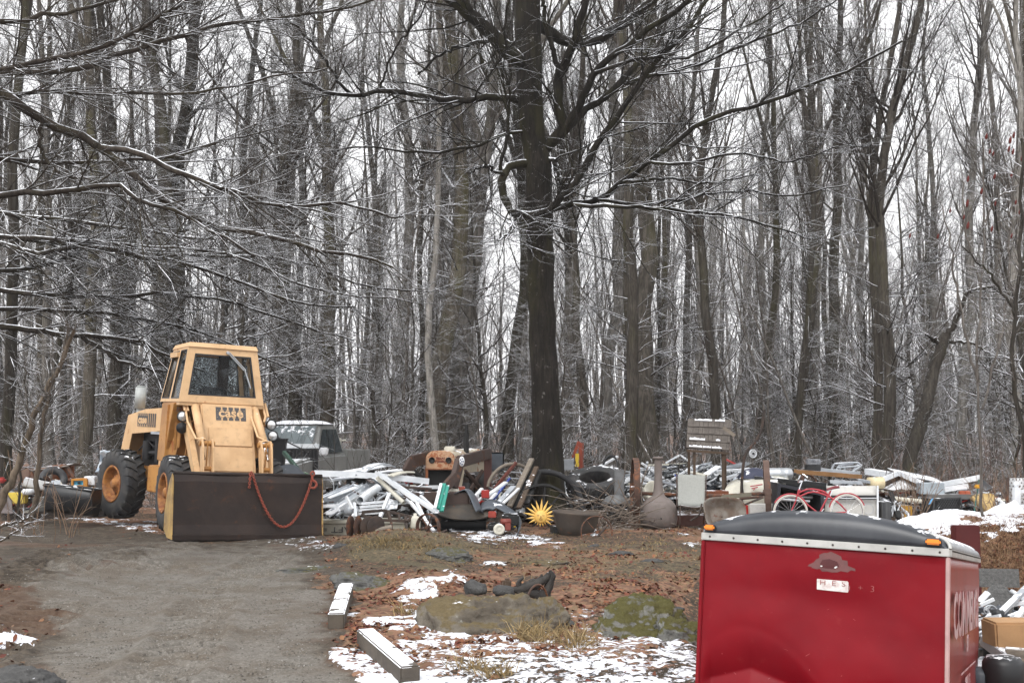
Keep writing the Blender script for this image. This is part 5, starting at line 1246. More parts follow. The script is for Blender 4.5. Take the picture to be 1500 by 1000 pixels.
m = MB(TR(*q(676.5, 675.5, 21.5)) @ rot(PI/2, 0, 0)); m.lathe([(.095, 0), (.095, .008), (0, .009)], Matrix.Scale(.55, 4, (1, 0, 0)), 24); ds = tq('round_sticker', m, paint('sticker', (.75, .76, .76), snow=0, grime=.1), parent=rarm)
m = MB(TR(*(q(676.5, 675.5, 21.5)+Vector((0, -.012, 0)))) @ rot(PI/2, 0, 0))
for k in range(5):
    a = k*2*PI/5; m.box((.03*math.cos(a), .055*math.sin(a), 0), (.018, .03, .004), rot(0, 0, a))
m.cyl((0, 0, 0), (0, 0, .004), .014, 8); tq('sticker_print', m, paint('print_blue', (.08, .10, .20), snow=0), parent=rarm)
for px, Y, R in ((640, 23.2, .40), (676, 23.3, .40), (636, 25.2, .68), (706, 25.4, .68)):
    m = MB(TR(*(P(px, 700, Y)*1)-tr0_*1) if False else None); c = Vector((P(px, 700, Y).x, Y, hz(P(px, 700, Y).x, Y)+R))-tr0_
    m = MB(TR(*c)); m.lathe([(R*.5, -.14), (R*.85, -.17), (R, -.12), (R, .12), (R*.85, .17), (R*.5, .14), (R*.5, -.14)], rot(0, PI/2, 0) @ rot(0, 0, 0), 28); w_ = tq('wheel', m, RUBBER)
    m = MB(TR(*c)); m.lathe([(0, -.05), (R*.2, -.06), (R*.5, -.1), (R*.5, .1), (0, .05)], rot(0, PI/2, 0), 20); tq('rim', m, RIM, parent=w_)
m = MB(); e0 = c0+Vector((.1, .35, -.35)); m.box(e0+Vector((.15, .45, 0)), (.36, 1.0, .42)); m.box(e0+Vector((.3, 1.6, -.05)), (.5, 1.2, .4)); m.cyl(e0+Vector((.35, .2, .05)), e0+Vector((.35, .6, .05)), .09, 10); tq('engine', m, RUSTD, .03)
m = MB(); p = q(722, 676, 25.4); m.box(p, (.5, .06, .42)); tq('seat_back', m, GUN, .04)

# ------------------------------------------------------------------ the aluminium heap left of centre
GA = 'aluminium strips in the heap'
def z2(x, y): return (360+x/4.412, 600+y/4.412)
def s2(lab, a, b, Y0, Y1, w=.12, t=.045, mat=ALU, kind='gutter', bend=0., tilt=0., name='gutter'):
    ax_, ay = z2(*a); bx_, by = z2(*b); return strip(name, lab, (ax_, ay, Y0), (bx_, by, Y1), w, t, mat, kind, GA, 'scrap', tilt, bend)
s2('longest white gutter, level across the heap up to the tractor', (450, 430), (1170, 480), 21.0, 22.0, .20, .07, bend=-.03)
s2('wide white siding sheet sloping up from the bucket corner to the heap top', (470, 420), (900, 352), 21.3, 22.8, .34, .04, ALU, 'siding', .02, name='siding')
s2('second white siding sheet just below the heap top', (520, 455), (990, 385), 21.2, 22.6, .26, .04, ALU, 'siding', name='siding')
s2('grey bent flashing strip on the heap top', (740, 400), (940, 365), 21.4, 22.2, .22, .03, ALUG, 'siding', -.10, name='flashing')
s2('cream angle strip at the heap top against the tractor arm', (930, 425), (1070, 400), 21.5, 22.0, .18, .03, CREAMP, 'siding', -.03, name='siding')
s2('white board lying under the tractor nose', (1010, 505), (1250, 498), 21.7, 22.0, .16, .06, ALU, 'bar', name='board')
s2('broad white siding strip slanting below the heap top', (500, 565), (720, 485), 20.6, 21.4, .30, .03, ALU, 'siding', name='siding')
for i, (a, b, lab) in enumerate((((490, 600), (690, 508), 'upper of three grey gutters fanned beside the bucket'), ((515, 622), (730, 520), 'middle of three grey gutters fanned beside the bucket'), ((560, 640), (780, 500), 'lower of three grey gutters fanned beside the bucket'))): s2(lab, a, b, 20.5+.1*i, 21.3, .12, .06, ALUG)
s2('long white gutter slanting through the middle of the heap', (590, 655), (840, 495), 20.2, 21.5, .14, .05)
s2('fat white downpipe with a dark open end', (738, 585), (850, 505), 20.3, 21.2, .15, .0, ALU, 'pipe', name='downpipe')
s2('white post standing up in the lower heap', (868, 695), (930, 540), 20.0, 20.4, .055, .05, ALU, 'bar', name='post')
s2('leftmost long white strip running down to the right from the heap top', (845, 400), (1105, 588), 20.6, 20.3, .11, .05, ALU, 'channel', name='channel')
s2('yellowed white pipe under the long strips running down right', (850, 440), (1020, 600), 20.7, 20.3, .08, 0, CREAMP, 'pipe', name='pipe')
s2('upper long white channel sliding down to the right', (940, 465), (1235, 660), 20.8, 20.1, .10, .05, ALU, 'channel', name='channel')
s2('narrow white strip crossing down to the old spoked wheel', (1060, 590), (1215, 782), 20.3, 19.5, .06, .03, ALU, 'bar', name='strip')
s2('thin white strip standing crossed over the old spoked wheel', (1105, 600), (1165, 720), 20.2, 19.7, .05, .03, ALU, 'bar', name='strip')
s2('thin white strip from the heap down to the teal boards', (1130, 555), (1245, 660), 20.7, 20.2, .05, .03, ALU, 'bar', name='strip')
s2('left teal edged board leaning on the heap end', (1275, 478), (1232, 640), 20.9, 20.2, .11, .03, TEAL, 'bar', name='board'); s2('right teal board leaning on the heap end', (1300, 490), (1262, 655), 20.9, 20.2, .09, .03, TEAL, 'bar', name='board'); s2('white board between the two teal boards', (1262, 478), (1222, 636), 20.8, 20.1, .05, .03, ALU, 'bar', name='board')
for i in range(4): s2(('top', 'second', 'third', 'lowest')[i]+' of four white slats lying level in the lower heap', (745-8*i, 606+22*i), (905-14*i, 592+24*i), 20.3-.06*i, 20.5-.05*i, .05, .04, ALU, 'bar', name='slat')
sheet('sheet', 'shiny grey sheet lying at the front of the heap', [(*z2(885, 640), 20.2), (*z2(978, 642), 20.2), (*z2(985, 575), 20.6), (*z2(900, 575), 20.6)], ALUG, wav=.03)
for i, (a, b) in enumerate((((505, 685), (600, 620)), ((528, 692), (640, 612)), ((580, 690), (650, 640)))): s2(('left', 'middle', 'right')[i]+' of three short pipes beside the bucket corner', a, b, 19.9+.05*i, 20.5, .085-.012*i, 0, (ALUG, ALU, ALUG)[i], 'pipe', name='pipe')
s2('white window frame bar nearest the bucket corner', (490, 622), (590, 618), 20.0, 20.1, .06, .05, ALU, 'bar', name='frame_bar'); s2('curved white bar below the frame bar by the bucket', (515, 668), (600, 632), 19.9, 20.0, .05, .05, ALU, 'bar', bend=.03, name='frame_bar')
m = MB(TR(*P(*z2(683, 680), 20.1))); m.lathe([(0, 0), (.10, 0), (.13, .05), (.12, .14), (.05, .19), (0, .2)], None, 16); m.build('round_tub', ALUG, label='grey round tub among the pipes in the heap', cat='tub')
for i, (a, b, k) in enumerate((((700, 600), (710, 690), .05), ((720, 640), (690, 690), .04), ((650, 560), (690, 640), .04))): s2(('upright', 'slanting', 'broken')[i]+' short white stub in the front of the heap', a, b, 20.0, 19.9, k, k, ALU, 'bar', name='stub')
# the white craft with inverted lettering
t = thing('boat_hull', 'upturned white hull with inverted lettering beside the loader bucket', 'boat', P(533, 786, 20.4))
o = Vector(t.location); WB = 1.52
m = MB(TR(0, 0, 0)); m.hexa([(-.74,0,0),(.74,0,0),(.74,.7,0),(-.74,.7,0),(-.76,-.06,.24),(.76,-.06,.24),(.76,.76,.24),(-.76,.76,.24)]); m.box((0, .34, .27), (1.58, .9, .06)); m.build('hull', CREAMP, t, .015, local=True)
m = MB(TR(-.42, -.052, .14) @ rot(PI/2-.24, 0, 0) @ rot(0, 0, PI)); m.text('RAFT =', .15, .002, Matrix(), .0, 1.4); m.build('lettering', DECAL, t, local=True)
# disc harrow
t = thing('disc_harrow', 'rusty disc harrow with four round blades before the aluminium heap', 'harrow', P(555, 786, 19.3)); o = Vector(t.location)
def hq(px, py, Y): return P(px, py, Y)-o
for i, px in enumerate((514, 525, 541, 551)):
    c = hq(px, 771, 19.2+.05*i); m = MB(TR(*c) @ rot(0, 0, math.radians(60)) @ rot(PI/2, 0, 0) @ rot(0, .25 if i < 2 else -.3, 0)); m.lathe([(0, .012), (.08, .010), (.16, .0), (.185, -.006), (.184, -.010), (.16, -.006), (.08, .002), (0, .004)], None, 28); m.build('disc', RUSTY if i < 2 else RUSTD, t, local=True)
m = MB()
for a, b, w_ in (((530, 750, 19.6), (560, 747, 19.7), .05), ((560, 747, 19.7), (604, 757, 19.6), .05), ((546, 761, 19.5), (594, 763, 19.5), .05), ((530, 752, 19.6), (546, 764, 19.5), .04), ((568, 749, 19.6), (572, 762, 19.5), .05), ((585, 753, 19.6), (585, 764, 19.5), .04), ((594, 756, 19.6), (596, 780, 19.4), .05), ((573, 764, 19.5), (574, 776, 19.4), .04), ((604, 757, 19.6), (596, 764, 19.5), .05), ((508, 772, 19.2), (556, 772, 19.4), .03), ((541, 772, 19.3), (540, 758, 19.5), .05)):
    a, b = hq(*a), hq(*b); T = frame(a, b); L = (b-a).length; m.add([T @ Vector(v) for v in [(-w_/2,0,-w_/2),(w_/2,0,-w_/2),(w_/2,L,-w_/2),(-w_/2,L,-w_/2),(-w_/2,0,w_/2),(w_/2,0,w_/2),(w_/2,L,w_/2),(-w_/2,L,w_/2)]], [(0,3,2,1),(4,5,6,7),(0,1,5,4),(1,2,6,5),(2,3,7,6),(3,0,4,7)])
m.build('frame', RUSTD, t, .006, local=True)
m = MB(TR(*P(608, 774, 19.6))); m.lathe([(0, 0), (.085, 0), (.09, .03), (.09, .17), (.06, .21), (.03, .22), (.03, .26), (0, .26)], None, 14); m.build('jug', CREAMP, label='dirty white plastic jug standing right of the disc harrow', cat='jug')
m = MB(); m.tube([P(552, 780, 18.9), P(560, 777, 18.9), P(574, 773, 18.95)], [.055, .06, .05], 10); m.build('log', WOODG, label='short weathered log on the grassy hump', cat='log', jitter=.012)
wheel_thing('spoked_wheel', 'small rusty spoked wheel tilted on the grassy hump', (627, 772, 19.2), .23, .018, 6, rot(0, 0, -.7) @ rot(PI/2, 0, 0) @ rot(0, .15, 0), RUSTY, flat=.04, spoke=.012, hub=.03)
m = MB(); a = P(636, 784, 19.0); m.tube([a, P(655, 776, 19.0)], .02, 6); m.tube([P(650, 779, 19), P(650, 793, 18.9)], .02, 6); m.tube([a, P(642, 800, 18.8)], .014, 6); m.build('axle_bracket', RUSTD, label='bent rusty axle bracket lying beside the small spoked wheel', cat='bracket')

# ------------------------------------------------------------------ middle: black bodywork, mower, sun
def z3(x, y): return (580+x/4.412, 600+y/4.412)
bx('workbench', 'dark brown bench frame behind the black fender', (640, 757, 21.2), (1.2, .5, .46), BROWN, cat='bench', bevel=.02)
m = MB(); pa, pb = P(630, 779, 20.6), P(712, 779, 20.6)
T = frame(pa, pb); L = (pb-pa).length
m.T = T; pr = [(.0, 0), (-.22, .02), (-.28, .14), (-.25, .30), (-.15, .34), (-.10, .27), (-.03, .20)]
n = len(pr); vs = []; NX = 16
for i in range(NX+1):
    s_ = 1-.25*abs(i/NX-.5)
    for x, z in pr: vs.append((x*s_, L*i/NX, z*(1-.1*math.sin(PI*i/NX))))
fs = [(i*n+j, i*n+j+1, (i+1)*n+j+1, (i+1)*n+j) for i in range(NX) for j in range(n-1)]
m.add(vs, fs, True); m.add(vs[:n], [tuple(range(n))]); m.add(vs[-n:], [tuple(range(n))[::-1]]); m.build('car_bumper', BLACKP, label='big black plastic car bumper lying on the ground before the tractor', cat='bumper')
m = MB(TR(*P(682, 755, 20.75)) @ rot(.45, 0, 0)); m.lathe([(0, .05), (.45, .03), (.52, .06), (.53, .09), (.46, .07), (0, .08)], Matrix.Scale(.5, 4, (0, 1, 0)), 30); m.build('pan', M('dark_pan', (.05, .045, .04), .6, col2=(.09, .07, .05), scale=4, rust=.2), label='shallow dark oval pan lying inside the black bumper', cat='pan')
m = MB(TR(*P(662, 750, 21.1))); m.lathe([(0, -.2), (.06, -.2), (.065, -.1), (.065, .14), (.05, .18), (0, .19)], rot(0, PI/2, 0), 14); m.build('canister', M('dull_can', (.20, .19, .17), .6, rust=.2), label='dull round canister lying on the bench shelf', cat='canister')
bx('rusty_box', 'flat rusty brown box behind the bench', (664, 737, 21.2), (.56, .3, .15), paint('box_brown', (.09, .035, .025)), .05, .06)
m = MB(TR(*P(664, 722, 21.5))); m.lathe([(0, 0), (.11, 0), (.115, .05), (.10, .10), (0, .12)], None, 16); m.build('tub', CREAMP, label='cream plastic tub on top of the flat rusty box', cat='tub')
bx('red_can', 'small orange red can beside the cream tub', (676, 723, 21.6), (.13, .13, .14), paint('orange_red', (.38, .07, .035)), cat='can')
# fenders
m = MB(); F = [P(673, 727, 20.9), P(690, 722, 21.0), P(698, 742, 20.6), P(708, 748, 20.4)]
fp = resample([tuple(p) for p in [P(670, 726, 21), P(686, 720, 21), P(693, 728, 20.8), P(700, 744, 20.5), P(704, 752, 20.4)]], 14)
m.grid(lambda u, v: Vector(fp[int(u*13)])+Vector((.10*(v-.5)*1.4, -.10+.4*v, .05*math.sin(PI*v)-.09*(v-.5))), 13, 5, .015); m.build('car_fender', GUN, label='blue grey car fender bent over the bench end', cat='fender')
fp2 = resample([tuple(p) for p in [P(706, 736, 20.7), P(720, 731, 20.7), P(740, 740, 20.6), P(757, 752, 20.4), P(764, 765, 20.2), P(760, 772, 20.1)]], 18)
m = MB(); m.grid(lambda u, v: Vector(fp2[int(u*17)])+Vector((-.05*v, -.06*math.sin(PI*v)+.25*(1-v), -.02-.16*v*(1 if u < .25 or u > .7 else .55))), 17, 5, .015); m.build('car_fender', GUN, label='long blue grey car fender arched above the mower engine', cat='fender')
# mower engine with wheel
t = thing('lawn_mower', 'small red and black mower engine with a pale wheel under the fender', 'mower', P(738, 780, 20.1)); o = Vector(t.location)
m = MB(); m.box(P(735, 770, 20.3)-o, (.5, .35, .12)); m.box(P(748, 761, 20.35)-o, (.3, .3, .22)); m.build('deck', BLACKM, t, .03, local=True)
m = MB(); m.box(P(721, 753, 20.2)-o, (.14, .12, .11)); m.build('cover', paint('mower_red', (.30, .045, .03), snow=.1), t, .012, local=True)
m = MB(); m.cyl(P(733, 764, 20.1)-o+Vector((0, .02, 0)), P(748, 764, 20.15)-o, .06, 10); m.box(P(744, 771, 20.05)-o, (.10, .1, .12)); m.build('motor', paint('motor_red', (.20, .04, .03), rust=.3, snow=.0), t, .01, local=True)
m = MB(TR(*(P(731, 775, 19.95)-o)) @ rot(0, 0, .2) @ rot(PI/2, 0, 0)); m.lathe([(.03, -.03), (.085, -.03), (.10, -.015), (.10, .015), (.085, .03), (.06, .035), (.05, .02), (.03, .03), (0, .03)], None, 22); m.build('wheel', CREAMP, t, local=True)
bx('yellow_tag', 'small yellow tag lying right of the mower engine', (754, 772, 20.0), (.05, .02, .03), YELP, cat='tag')
# barrel rusty, saw blades etc behind the bench
bx('red_gas_can', 'bright red box in the scrap behind the long fender', (711, 729, 21.6), (.15, .14, .15), REDP, cat='can')
for i, (a, b, mat, w_, lab) in enumerate((((707, 731, 21.7), (741, 706, 22.2), ALU, .10, 'white board slanting up behind the red can'), ((722, 733, 21.6), (747, 700, 22.4), BLUE, .035, 'thin blue pipe slanting up toward the great maple'), ((694, 729, 21.8), (706, 715, 22), ALU, .07, 'short white board left of the red can'), ((729, 738, 21.5), (752, 712, 22), ALUG, .12, 'grey board fourth from the maple trunk'), ((737, 737, 21.4), (760, 715, 21.9), ALU, .05, 'narrow white board beside the dark planks'), ((714, 735, 21.5), (727, 722, 21.7), ALU, .06, 'white offcut below the blue pipe'),
   ((697, 736, 21.6), (714, 722, 21.8), ALU, .06, 'white offcut left of the blue pipe'))): strip('board', lab, a, b, w_, .03, mat, 'bar', 'boards leaning by the maple', 'board')
for i, (a, b, mat, w_) in enumerate((((746, 742, 21.6), (779, 672, 22.6), WOODG, .10), ((754, 745, 21.7), (776, 690, 22.5), BLACKM, .14), ((760, 744, 21.5), (786, 684, 22.5), WOODB, .09), ((771, 738, 21.7), (790, 690, 22.5), BLACKM, .10))): strip('plank', ('grey plank leaning on the maple, leftmost of four', 'black plank leaning on the maple, second of four', 'brown plank leaning on the maple, third of four', 'black plank leaning on the maple, nearest its trunk')[i], a, b, w_, .045, mat, 'bar', 'planks leaning on the maple', 'plank')
m = MB(TR(*P(751, 722, 22.9)) @ rot(PI/2, 0, 0) @ rot(0, .5, 0)); m.torus(.58, .035, None, 28, 8, .3, 2.9); m.build('barrel_hoop', WOODG, label='tan curved hoop rising left of the maple trunk', cat='hoop')
strip('brace', 'thin rust red bar slanting up left of the maple', (724, 716, 22.6), (756, 677, 22.9), .06, .05, paint('rust_red', (.13, .04, .03)), 'bar', cat='bar')
for i in range(3): strip('rail', 'grey slat of the rack left of the maple, '+('top', 'middle', 'lowest')[i], (738, 690+9*i, 23.2), (767, 692+9*i, 23.2), .04, .02, ALUG, 'bar', 'rack slats by the maple', 'slat')
# iron wheels at the foot of the maple
wheel_thing('wagon_wheel', 'large dark iron wheel leaning on the maple behind the golden sun', (795, 754, 21.9), .60, .045, 10, rot(0, 0, .12) @ rot(math.radians(78), 0, 0), BLACKM, flat=.05, spoke=.02, hub=.08)
m = MB(TR(*P(800, 742, 22.3)) @ rot(math.radians(72), 0, .1)); m.lathe([(.66, -.05), (.74, -.05), (.76, 0), (.74, .05), (.66, .05), (.66, -.05)], None, 40); m.build('tyre', M('old_tyre', (.018, .018, .02), .8, snow=.12), label='big bald black tyre leaning on the maple behind the iron wheel', cat='tyre')
# golden sun
t = thing('sun_ornament', 'golden metal sun face with long rays leaning at the iron wheel', 'ornament', P(792, 776, 21.2)); o = Vector(t.location); GOLD = M('golden_yellow', (.72, .46, .12), .5, col2=(.60, .34, .08), scale=9, grime=.3)
c = P(792, 757, 21.25)-o; TS_ = TR(*c) @ rot(math.radians(82), 0, 0)
m = MB(TS_); m.lathe([(.118, 0), (.118, .015), (.10, .03), (.085, .035), (0, .055)], None, 28); fc = m.build('face', GOLD, t, local=True)
m = MB(TS_)
for k in range(18):
    a = 2*PI*k/18+.1; up = math.sin(a); L = .33 if up > .15 else (.26 if abs(math.cos(a)) > .8 else .17)
    L *= 1+.06*math.sin(k*5); R_ = rot(0, 0, a); m.hexa([R_ @ Vector(v) for v in [(.105, -.022, .0), (L*.6, -.021, .004), (L*.6, .021, .004), (.105, .022, .0), (.105, -.008, .014), (L*.6, -.008, .016), (L*.6, .008, .016), (.105, .008, .014)]])
    m.add([R_ @ Vector(v) for v in [(L*.6, -.021, .004), (L*.6, .021, .004), (L*.6, 0, .016), (L, 0, .004)]], [(0, 1, 2), (0, 3, 1), (1, 3, 2), (0, 2, 3)])
m.build('rays', GOLD, t, local=True)
m = MB(TS_)
for s in (-1, 1): m.tube([(s*.045-.02, .032, .045), (s*.045, .026, .05), (s*.045+.02, .032, .045)], .005, 5)
m.tube([(0, .02, .052), (.004, -.015, .066), (-.008, -.02, .058)], .008, 6); m.tube([(-.03, -.042, .046), (0, -.054, .047), (.03, -.042, .046)], .006, 5); m.build('features', M('gold_dark', (.30, .17, .045), .6), fc, local=True)  # brow, nose and mouth lines in a darker gold
# cauldron and two wheels
m = MB(TR(*P(842, 790, 20.3)) @ rot(0, .07, 0)); m.lathe([(0, .02), (.18, .02), (.28, .09), (.36, .24), (.40, .42), (.43, .46), (.43, .49), (.39, .48), (.35, .30), (.2, .1), (0, .08)], None, 32); m.build('iron_pot', M('pot_iron', (.055, .045, .038), .75, col2=(.085, .065, .05), scale=3, rust=.25, bump=.3), label='wide rusty iron cauldron standing right of the golden sun', cat='cauldron')
t = wheel_thing('spoked_wheel', 'spoked iron wheel standing before the cauldron', (874, 779, 19.7), .27, .012, 6, rot(0, 0, .1) @ rot(math.radians(86), 0, 0), RUSTY, spoke=.008, hub=.025); 
m = MB(); o = Vector(t.location); m.tube([P(862, 800, 19.6)-o, P(891, 768, 19.75)-o], .018, 6); m.build('axle', RUSTD, t, local=True)
m = MB(TR(*P(872, 792, 20.0))); m.lathe([(0, 0), (.10, 0), (.12, .07), (.07, .13), (.02, .14), (.02, .2), (0, .2)], None, 14); m.build('lamp_shade', STEEL, label='small shiny metal bell behind the spoked wheel', cat='bell')
bx('block', 'dark block under the left side of the cauldron', (822, 786, 20.5), (.34, .3, .2), BLACKM, .2, cat='block')
# stick pile
def sticks(name, label, c, n, R, h, mat, r=(.006, .016), L=(.5, 1.3)):
    T = Tubes(); p0 = np.array([[c.x+random.gauss(0, R*.4), c.y+random.gauss(0, R*.3), c.z+abs(random.gauss(0, h*.45))] for _ in range(n)])
    d = np.array([[random.gauss(0, 1), random.gauss(0, .6), random.gauss(0, .42)] for _ in range(n)])
    pts = path(p0, d, rng.uniform(L[0], L[1], n), 6, -.03, .11); pts[..., 2] = np.maximum(pts[..., 2], height(pts[..., 0], pts[..., 1])+.005)
    T.add(pts, rng.uniform(r[0], r[1], n)[:, None]*np.linspace(1, .5, 6)[None], 5); spawn(pts, np.full((n, 6), .006), n*2, .2, 1, 40, 15, (.1, .4), 4, 0, .15, .7, .003, .005, 4, T)
    o = T.build(name, mat); return tag(o, label, 'brush', kind='stuff')
cc = P(893, 768, 21.4); sticks('brush', 'pile of dry grey brushwood between cauldron and chiminea', Vector((cc.x, 21.4, hz(cc.x, 21.4))), 110, .75, .55, M('dry_sticks', (.16, .13, .105), .85, col2=(.10, .075, .06), scale=8, snow=.2))
# pot-bellied stove
t = thing('wood_stove', 'grey cast iron stove with tall pipe behind the brush pile', 'stove', P(903, 763, 22.2)); o = Vector(t.location)
m = MB(); m.lathe([(0, 0), (.22, 0), (.25, .06), (.26, .30), (.24, .34), (0, .34)], None, 24); m.build('firebox', BLACKM, t, local=True)
m = MB(); m.lathe([(.27, .34), (.28, .37), (.20, .46), (.12, .50), (0, .51)], None, 24); m.build('hood', STOVE, t, local=True)
m = MB(); c = P(907, 700, 22.2)-o; m.box((c.x, 0, .74), (.19, .16, .5)); m.build('flue', STOVE, t, .012, local=True)
# chiminea
t = thing('chiminea', 'brown iron chiminea with broad round body and tall neck', 'chiminea', P(965, 773, 21.6)); o = Vector(t.location)
hN = (773-670)/FPX*21.6
m = MB(); m.lathe([(0, .01), (.29, .01), (.335, .06), (.35, .16), (.35, .30), (.325, .42), (.25, .52), (.14, .585), (.105, .63), (.088, .75), (.075, .9), (.07, hN-.05)], None, 36); m.build('body', CHIM, t, local=True)
m = MB(); m.lathe([(.07, hN-.05), (.095, hN-.045), (.098, hN-.01), (.085, hN), (.05, hN-.01), (.05, hN-.2)], None, 24); m.build('collar', CHIM, t, local=True)
m = MB(TR(0, -.353, .20) @ rot(PI/2, 0, 0)); m.cyl((0, 0, -.01), (0, 0, .004), .017, 10); m.build('drain_hole', BLACKM, t, local=True)
# dump rake axle with two iron wheels seen edge on
t = thing('rake_axle', 'rusty axle joining two tall iron wheels seen edge on', 'axle', P(1024, 770, 21.9)); o = Vector(t.location)
for px, top, bot, tilt, mt in ((930, 671, 762, .03, RUSTY), (1124, 674, 768, -.03, M('iron_wheel_wood', (.11, .07, .055), .85, col2=(.075, .045, .035), scale=5, rust=.3, snow=.1))):
    c = P(px, (top+bot)/2, 21.9)-o; R = (bot-top)/2/FPX*21.9; T = TR(*c) @ rot(0, 0, -.03 if px < 1000 else -.20) @ rot(0, PI/2+tilt, 0); R_, S_, H_ = spoked(R, .03, 10, T, .06, .012, .16, .055); w_ = R_.build('wheel', mt, t, local=True); S_.build('spokes', mt, w_, local=True); H_.build('hub', mt, w_, local=True)
m = MB(); m.tube([P(930, 722, 21.9)-o, P(985, 724, 21.9)-o, P(1060, 726, 21.9)-o, P(1124, 722, 21.9)-o], .035, 8); m.tube([P(1068, 742, 21.7)-o, P(1085, 730, 21.8)-o, P(1118, 727, 21.9)-o], .025, 8); m.build('axle_beam', RUSTY, t, local=True)
# patio chair
t = thing('patio_chair', 'pale grey sling patio chair facing us beside the chiminea', 'chair', P(1012, 768, 21.9)); o = Vector(t.location); SL = M('sling_fabric', (.27, .275, .255), .8, col2=(.23, .235, .22), scale=30, snow=.0, grime=.2)
a, b, c, d = [P(*k)-o for k in ((993, 741, 21.7), (1032, 741, 21.7), (1033, 696, 22.0), (993, 694, 22.0))]
m = MB(); m.grid(lambda u, v: (a*(1-u)+b*u)*(1-v)+(d*(1-u)+c*u)*v+Vector((0, .03*math.sin(PI*u), 0)), 12, 8, .01); m.build('backrest', SL, t, local=True)
m = MB(); s0 = [a, b, b+Vector((0, -.45, .04)), a+Vector((0, -.45, .04))]; m.grid(lambda u, v: (s0[0]*(1-u)+s0[1]*u)*(1-v)+(s0[3]*(1-u)+s0[2]*u)*v+Vector((0, 0, -.03*math.sin(PI*u))), 10, 8, .012); m.build('seat', M('sling_snow', (.4, .4, .4), .8, snow=.5), t, local=True)
for s, pp in ((0, (a, d)), (1, (b, c))):
    m = MB(); sx = (-.02, .02)[s]; m.tube([pp[1]+Vector((sx, .01, .01)), pp[0]+Vector((sx, 0, 0)), pp[0]+Vector((sx, -.46, .04)), Vector((pp[0].x+sx, -.52, .0))], .012, 8); m.build('side_frame', BROWN, t, local=True)
    m = MB(); m.tube([pp[0]+Vector((sx, .0, 0)), Vector((pp[0].x+sx, .12, .0))], .012, 8); m.build('leg', BROWN, t, local=True)
bx('crate', 'orange brown wooden crate behind the patio chair, right side', (1049, 745, 22.6), (.44, .3, .36), paint('crate_brown', (.17, .055, .025), rust=.3, snow=.25), .1, cat='crate')
bx('crate', 'low brown crate under the patio chair with snow', (1012, 770, 22.3), (.5, .3, .22), paint('crate_dark', (.10, .04, .03), snow=.4), .1, cat='crate')
# wishing well with shingled roof
t = thing('wishing_well', 'wooden wishing well roof with grey shingles and snow on four posts', 'well', P(1037, 745, 23.6)); o = Vector(t.location)
def wq(px, py, Y): return P(px, py, Y)-o
e0, e1, r1_, r0_ = wq(1005.5, 656, 23.2), wq(1067, 660, 23.2), wq(1071, 617, 23.75), wq(1008, 615, 23.75)
m = MB(); nrm = (e1-e0).cross(r0_-e0).normalized(); SH = M('shingle', (.115, .10, .088), .9, col2=(.075, .064, .056), scale=9, var=.8, grime=.5, bump=.4, snow=.0)
for r_ in range(4):
    k = 0; x = -.01
    while x < 1.0:
        w_ = random.uniform(.09, .15); x1 = min(x+w_, 1.01)
        def S(u, v): return (e0*(1-u)+e1*u)*(1-v)+(r0_*(1-u)+r1_*u)*v
        v0, v1 = r_/4-.01+random.uniform(-.006, .006), (r_+1)/4+.05
        lo = nrm*(.030+random.uniform(0, .006)); hi = nrm*.008
        p = [S(x+.003, v0)+lo, S(x1-.003, v0)+lo, S(x1-.003, v1)+hi, S(x+.003, v1)+hi]; m.hexa([q_-nrm*.018 for q_ in p]+p); x = x1
rf = m.build('roof', SH, t, local=True)
back = [r0_, r1_, r1_+Vector((0, .55, -.58)), r0_+Vector((0, .55, -.58))]
m = MB(); m.add([p for p in back]+[p-Vector((0, .015, .02)) for p in back], [(3,2,1,0), (4,5,6,7), (0,1,5,4), (2,3,7,6), (1,2,6,5), (3,0,4,7)]); m.build('back_slope', SH, t, local=True)
for r_, a0, a1 in ((0, .06, .36), (0, .38, .58), (0, .6, .83), (1, .06, .42), (1, .68, .78), (3.72, .15, .55), (3.72, .62, .85)):
    m = MB(); m.grid(lambda u, v: S(a0+(a1-a0)*u, r_/4+.02+(.055+.045*mnoise.noise((u*6, r_, a0*9)))*v)+nrm*(.034+.024*math.sin(PI*v)*math.sin(PI*min(1, max(0, u)))**.5*(1+.6*mnoise.noise((u*9, v*3, a0*5)))), 18, 5); m.build('snow_crust', M('snow', SNOW, .8, grime=0, var=.1, bump=.1), rf, local=True)
m = MB(); m.tube([e0+Vector((0, .01, -.05)), e1+Vector((0, .01, -.05))], .035, 4, smooth=False); m.build('eave_beam', WOODB, t, local=True)
for px, Y, tp0 in ((1009, 23.9, 660), (1017, 23.25, 662), (1059, 23.25, 664), (1062, 23.9, 660)):
    m = MB(); b_ = wq(px, 700, Y); b_.z = 0; m.tube([b_, wq(px, tp0, Y)], .035, 4, smooth=False); m.build('post', WOODB, t, local=True)
m = MB(); m.lathe([(.34, 0), (.36, .30), (.30, .30), (.29, .02)], None, 20); m.build('curb', WOODB, t, local=True)
m = MB(); m.hexa([wq(1058, 628, 23.0), wq(1075, 640, 23.0), wq(1075, 640, 23.05), wq(1058, 628, 23.05), wq(1061, 624, 23.0), wq(1078, 636, 23.0), wq(1078, 636, 23.05), wq(1061, 624, 23.05)]); m.build('crosspiece', WOODG, rf, local=True)
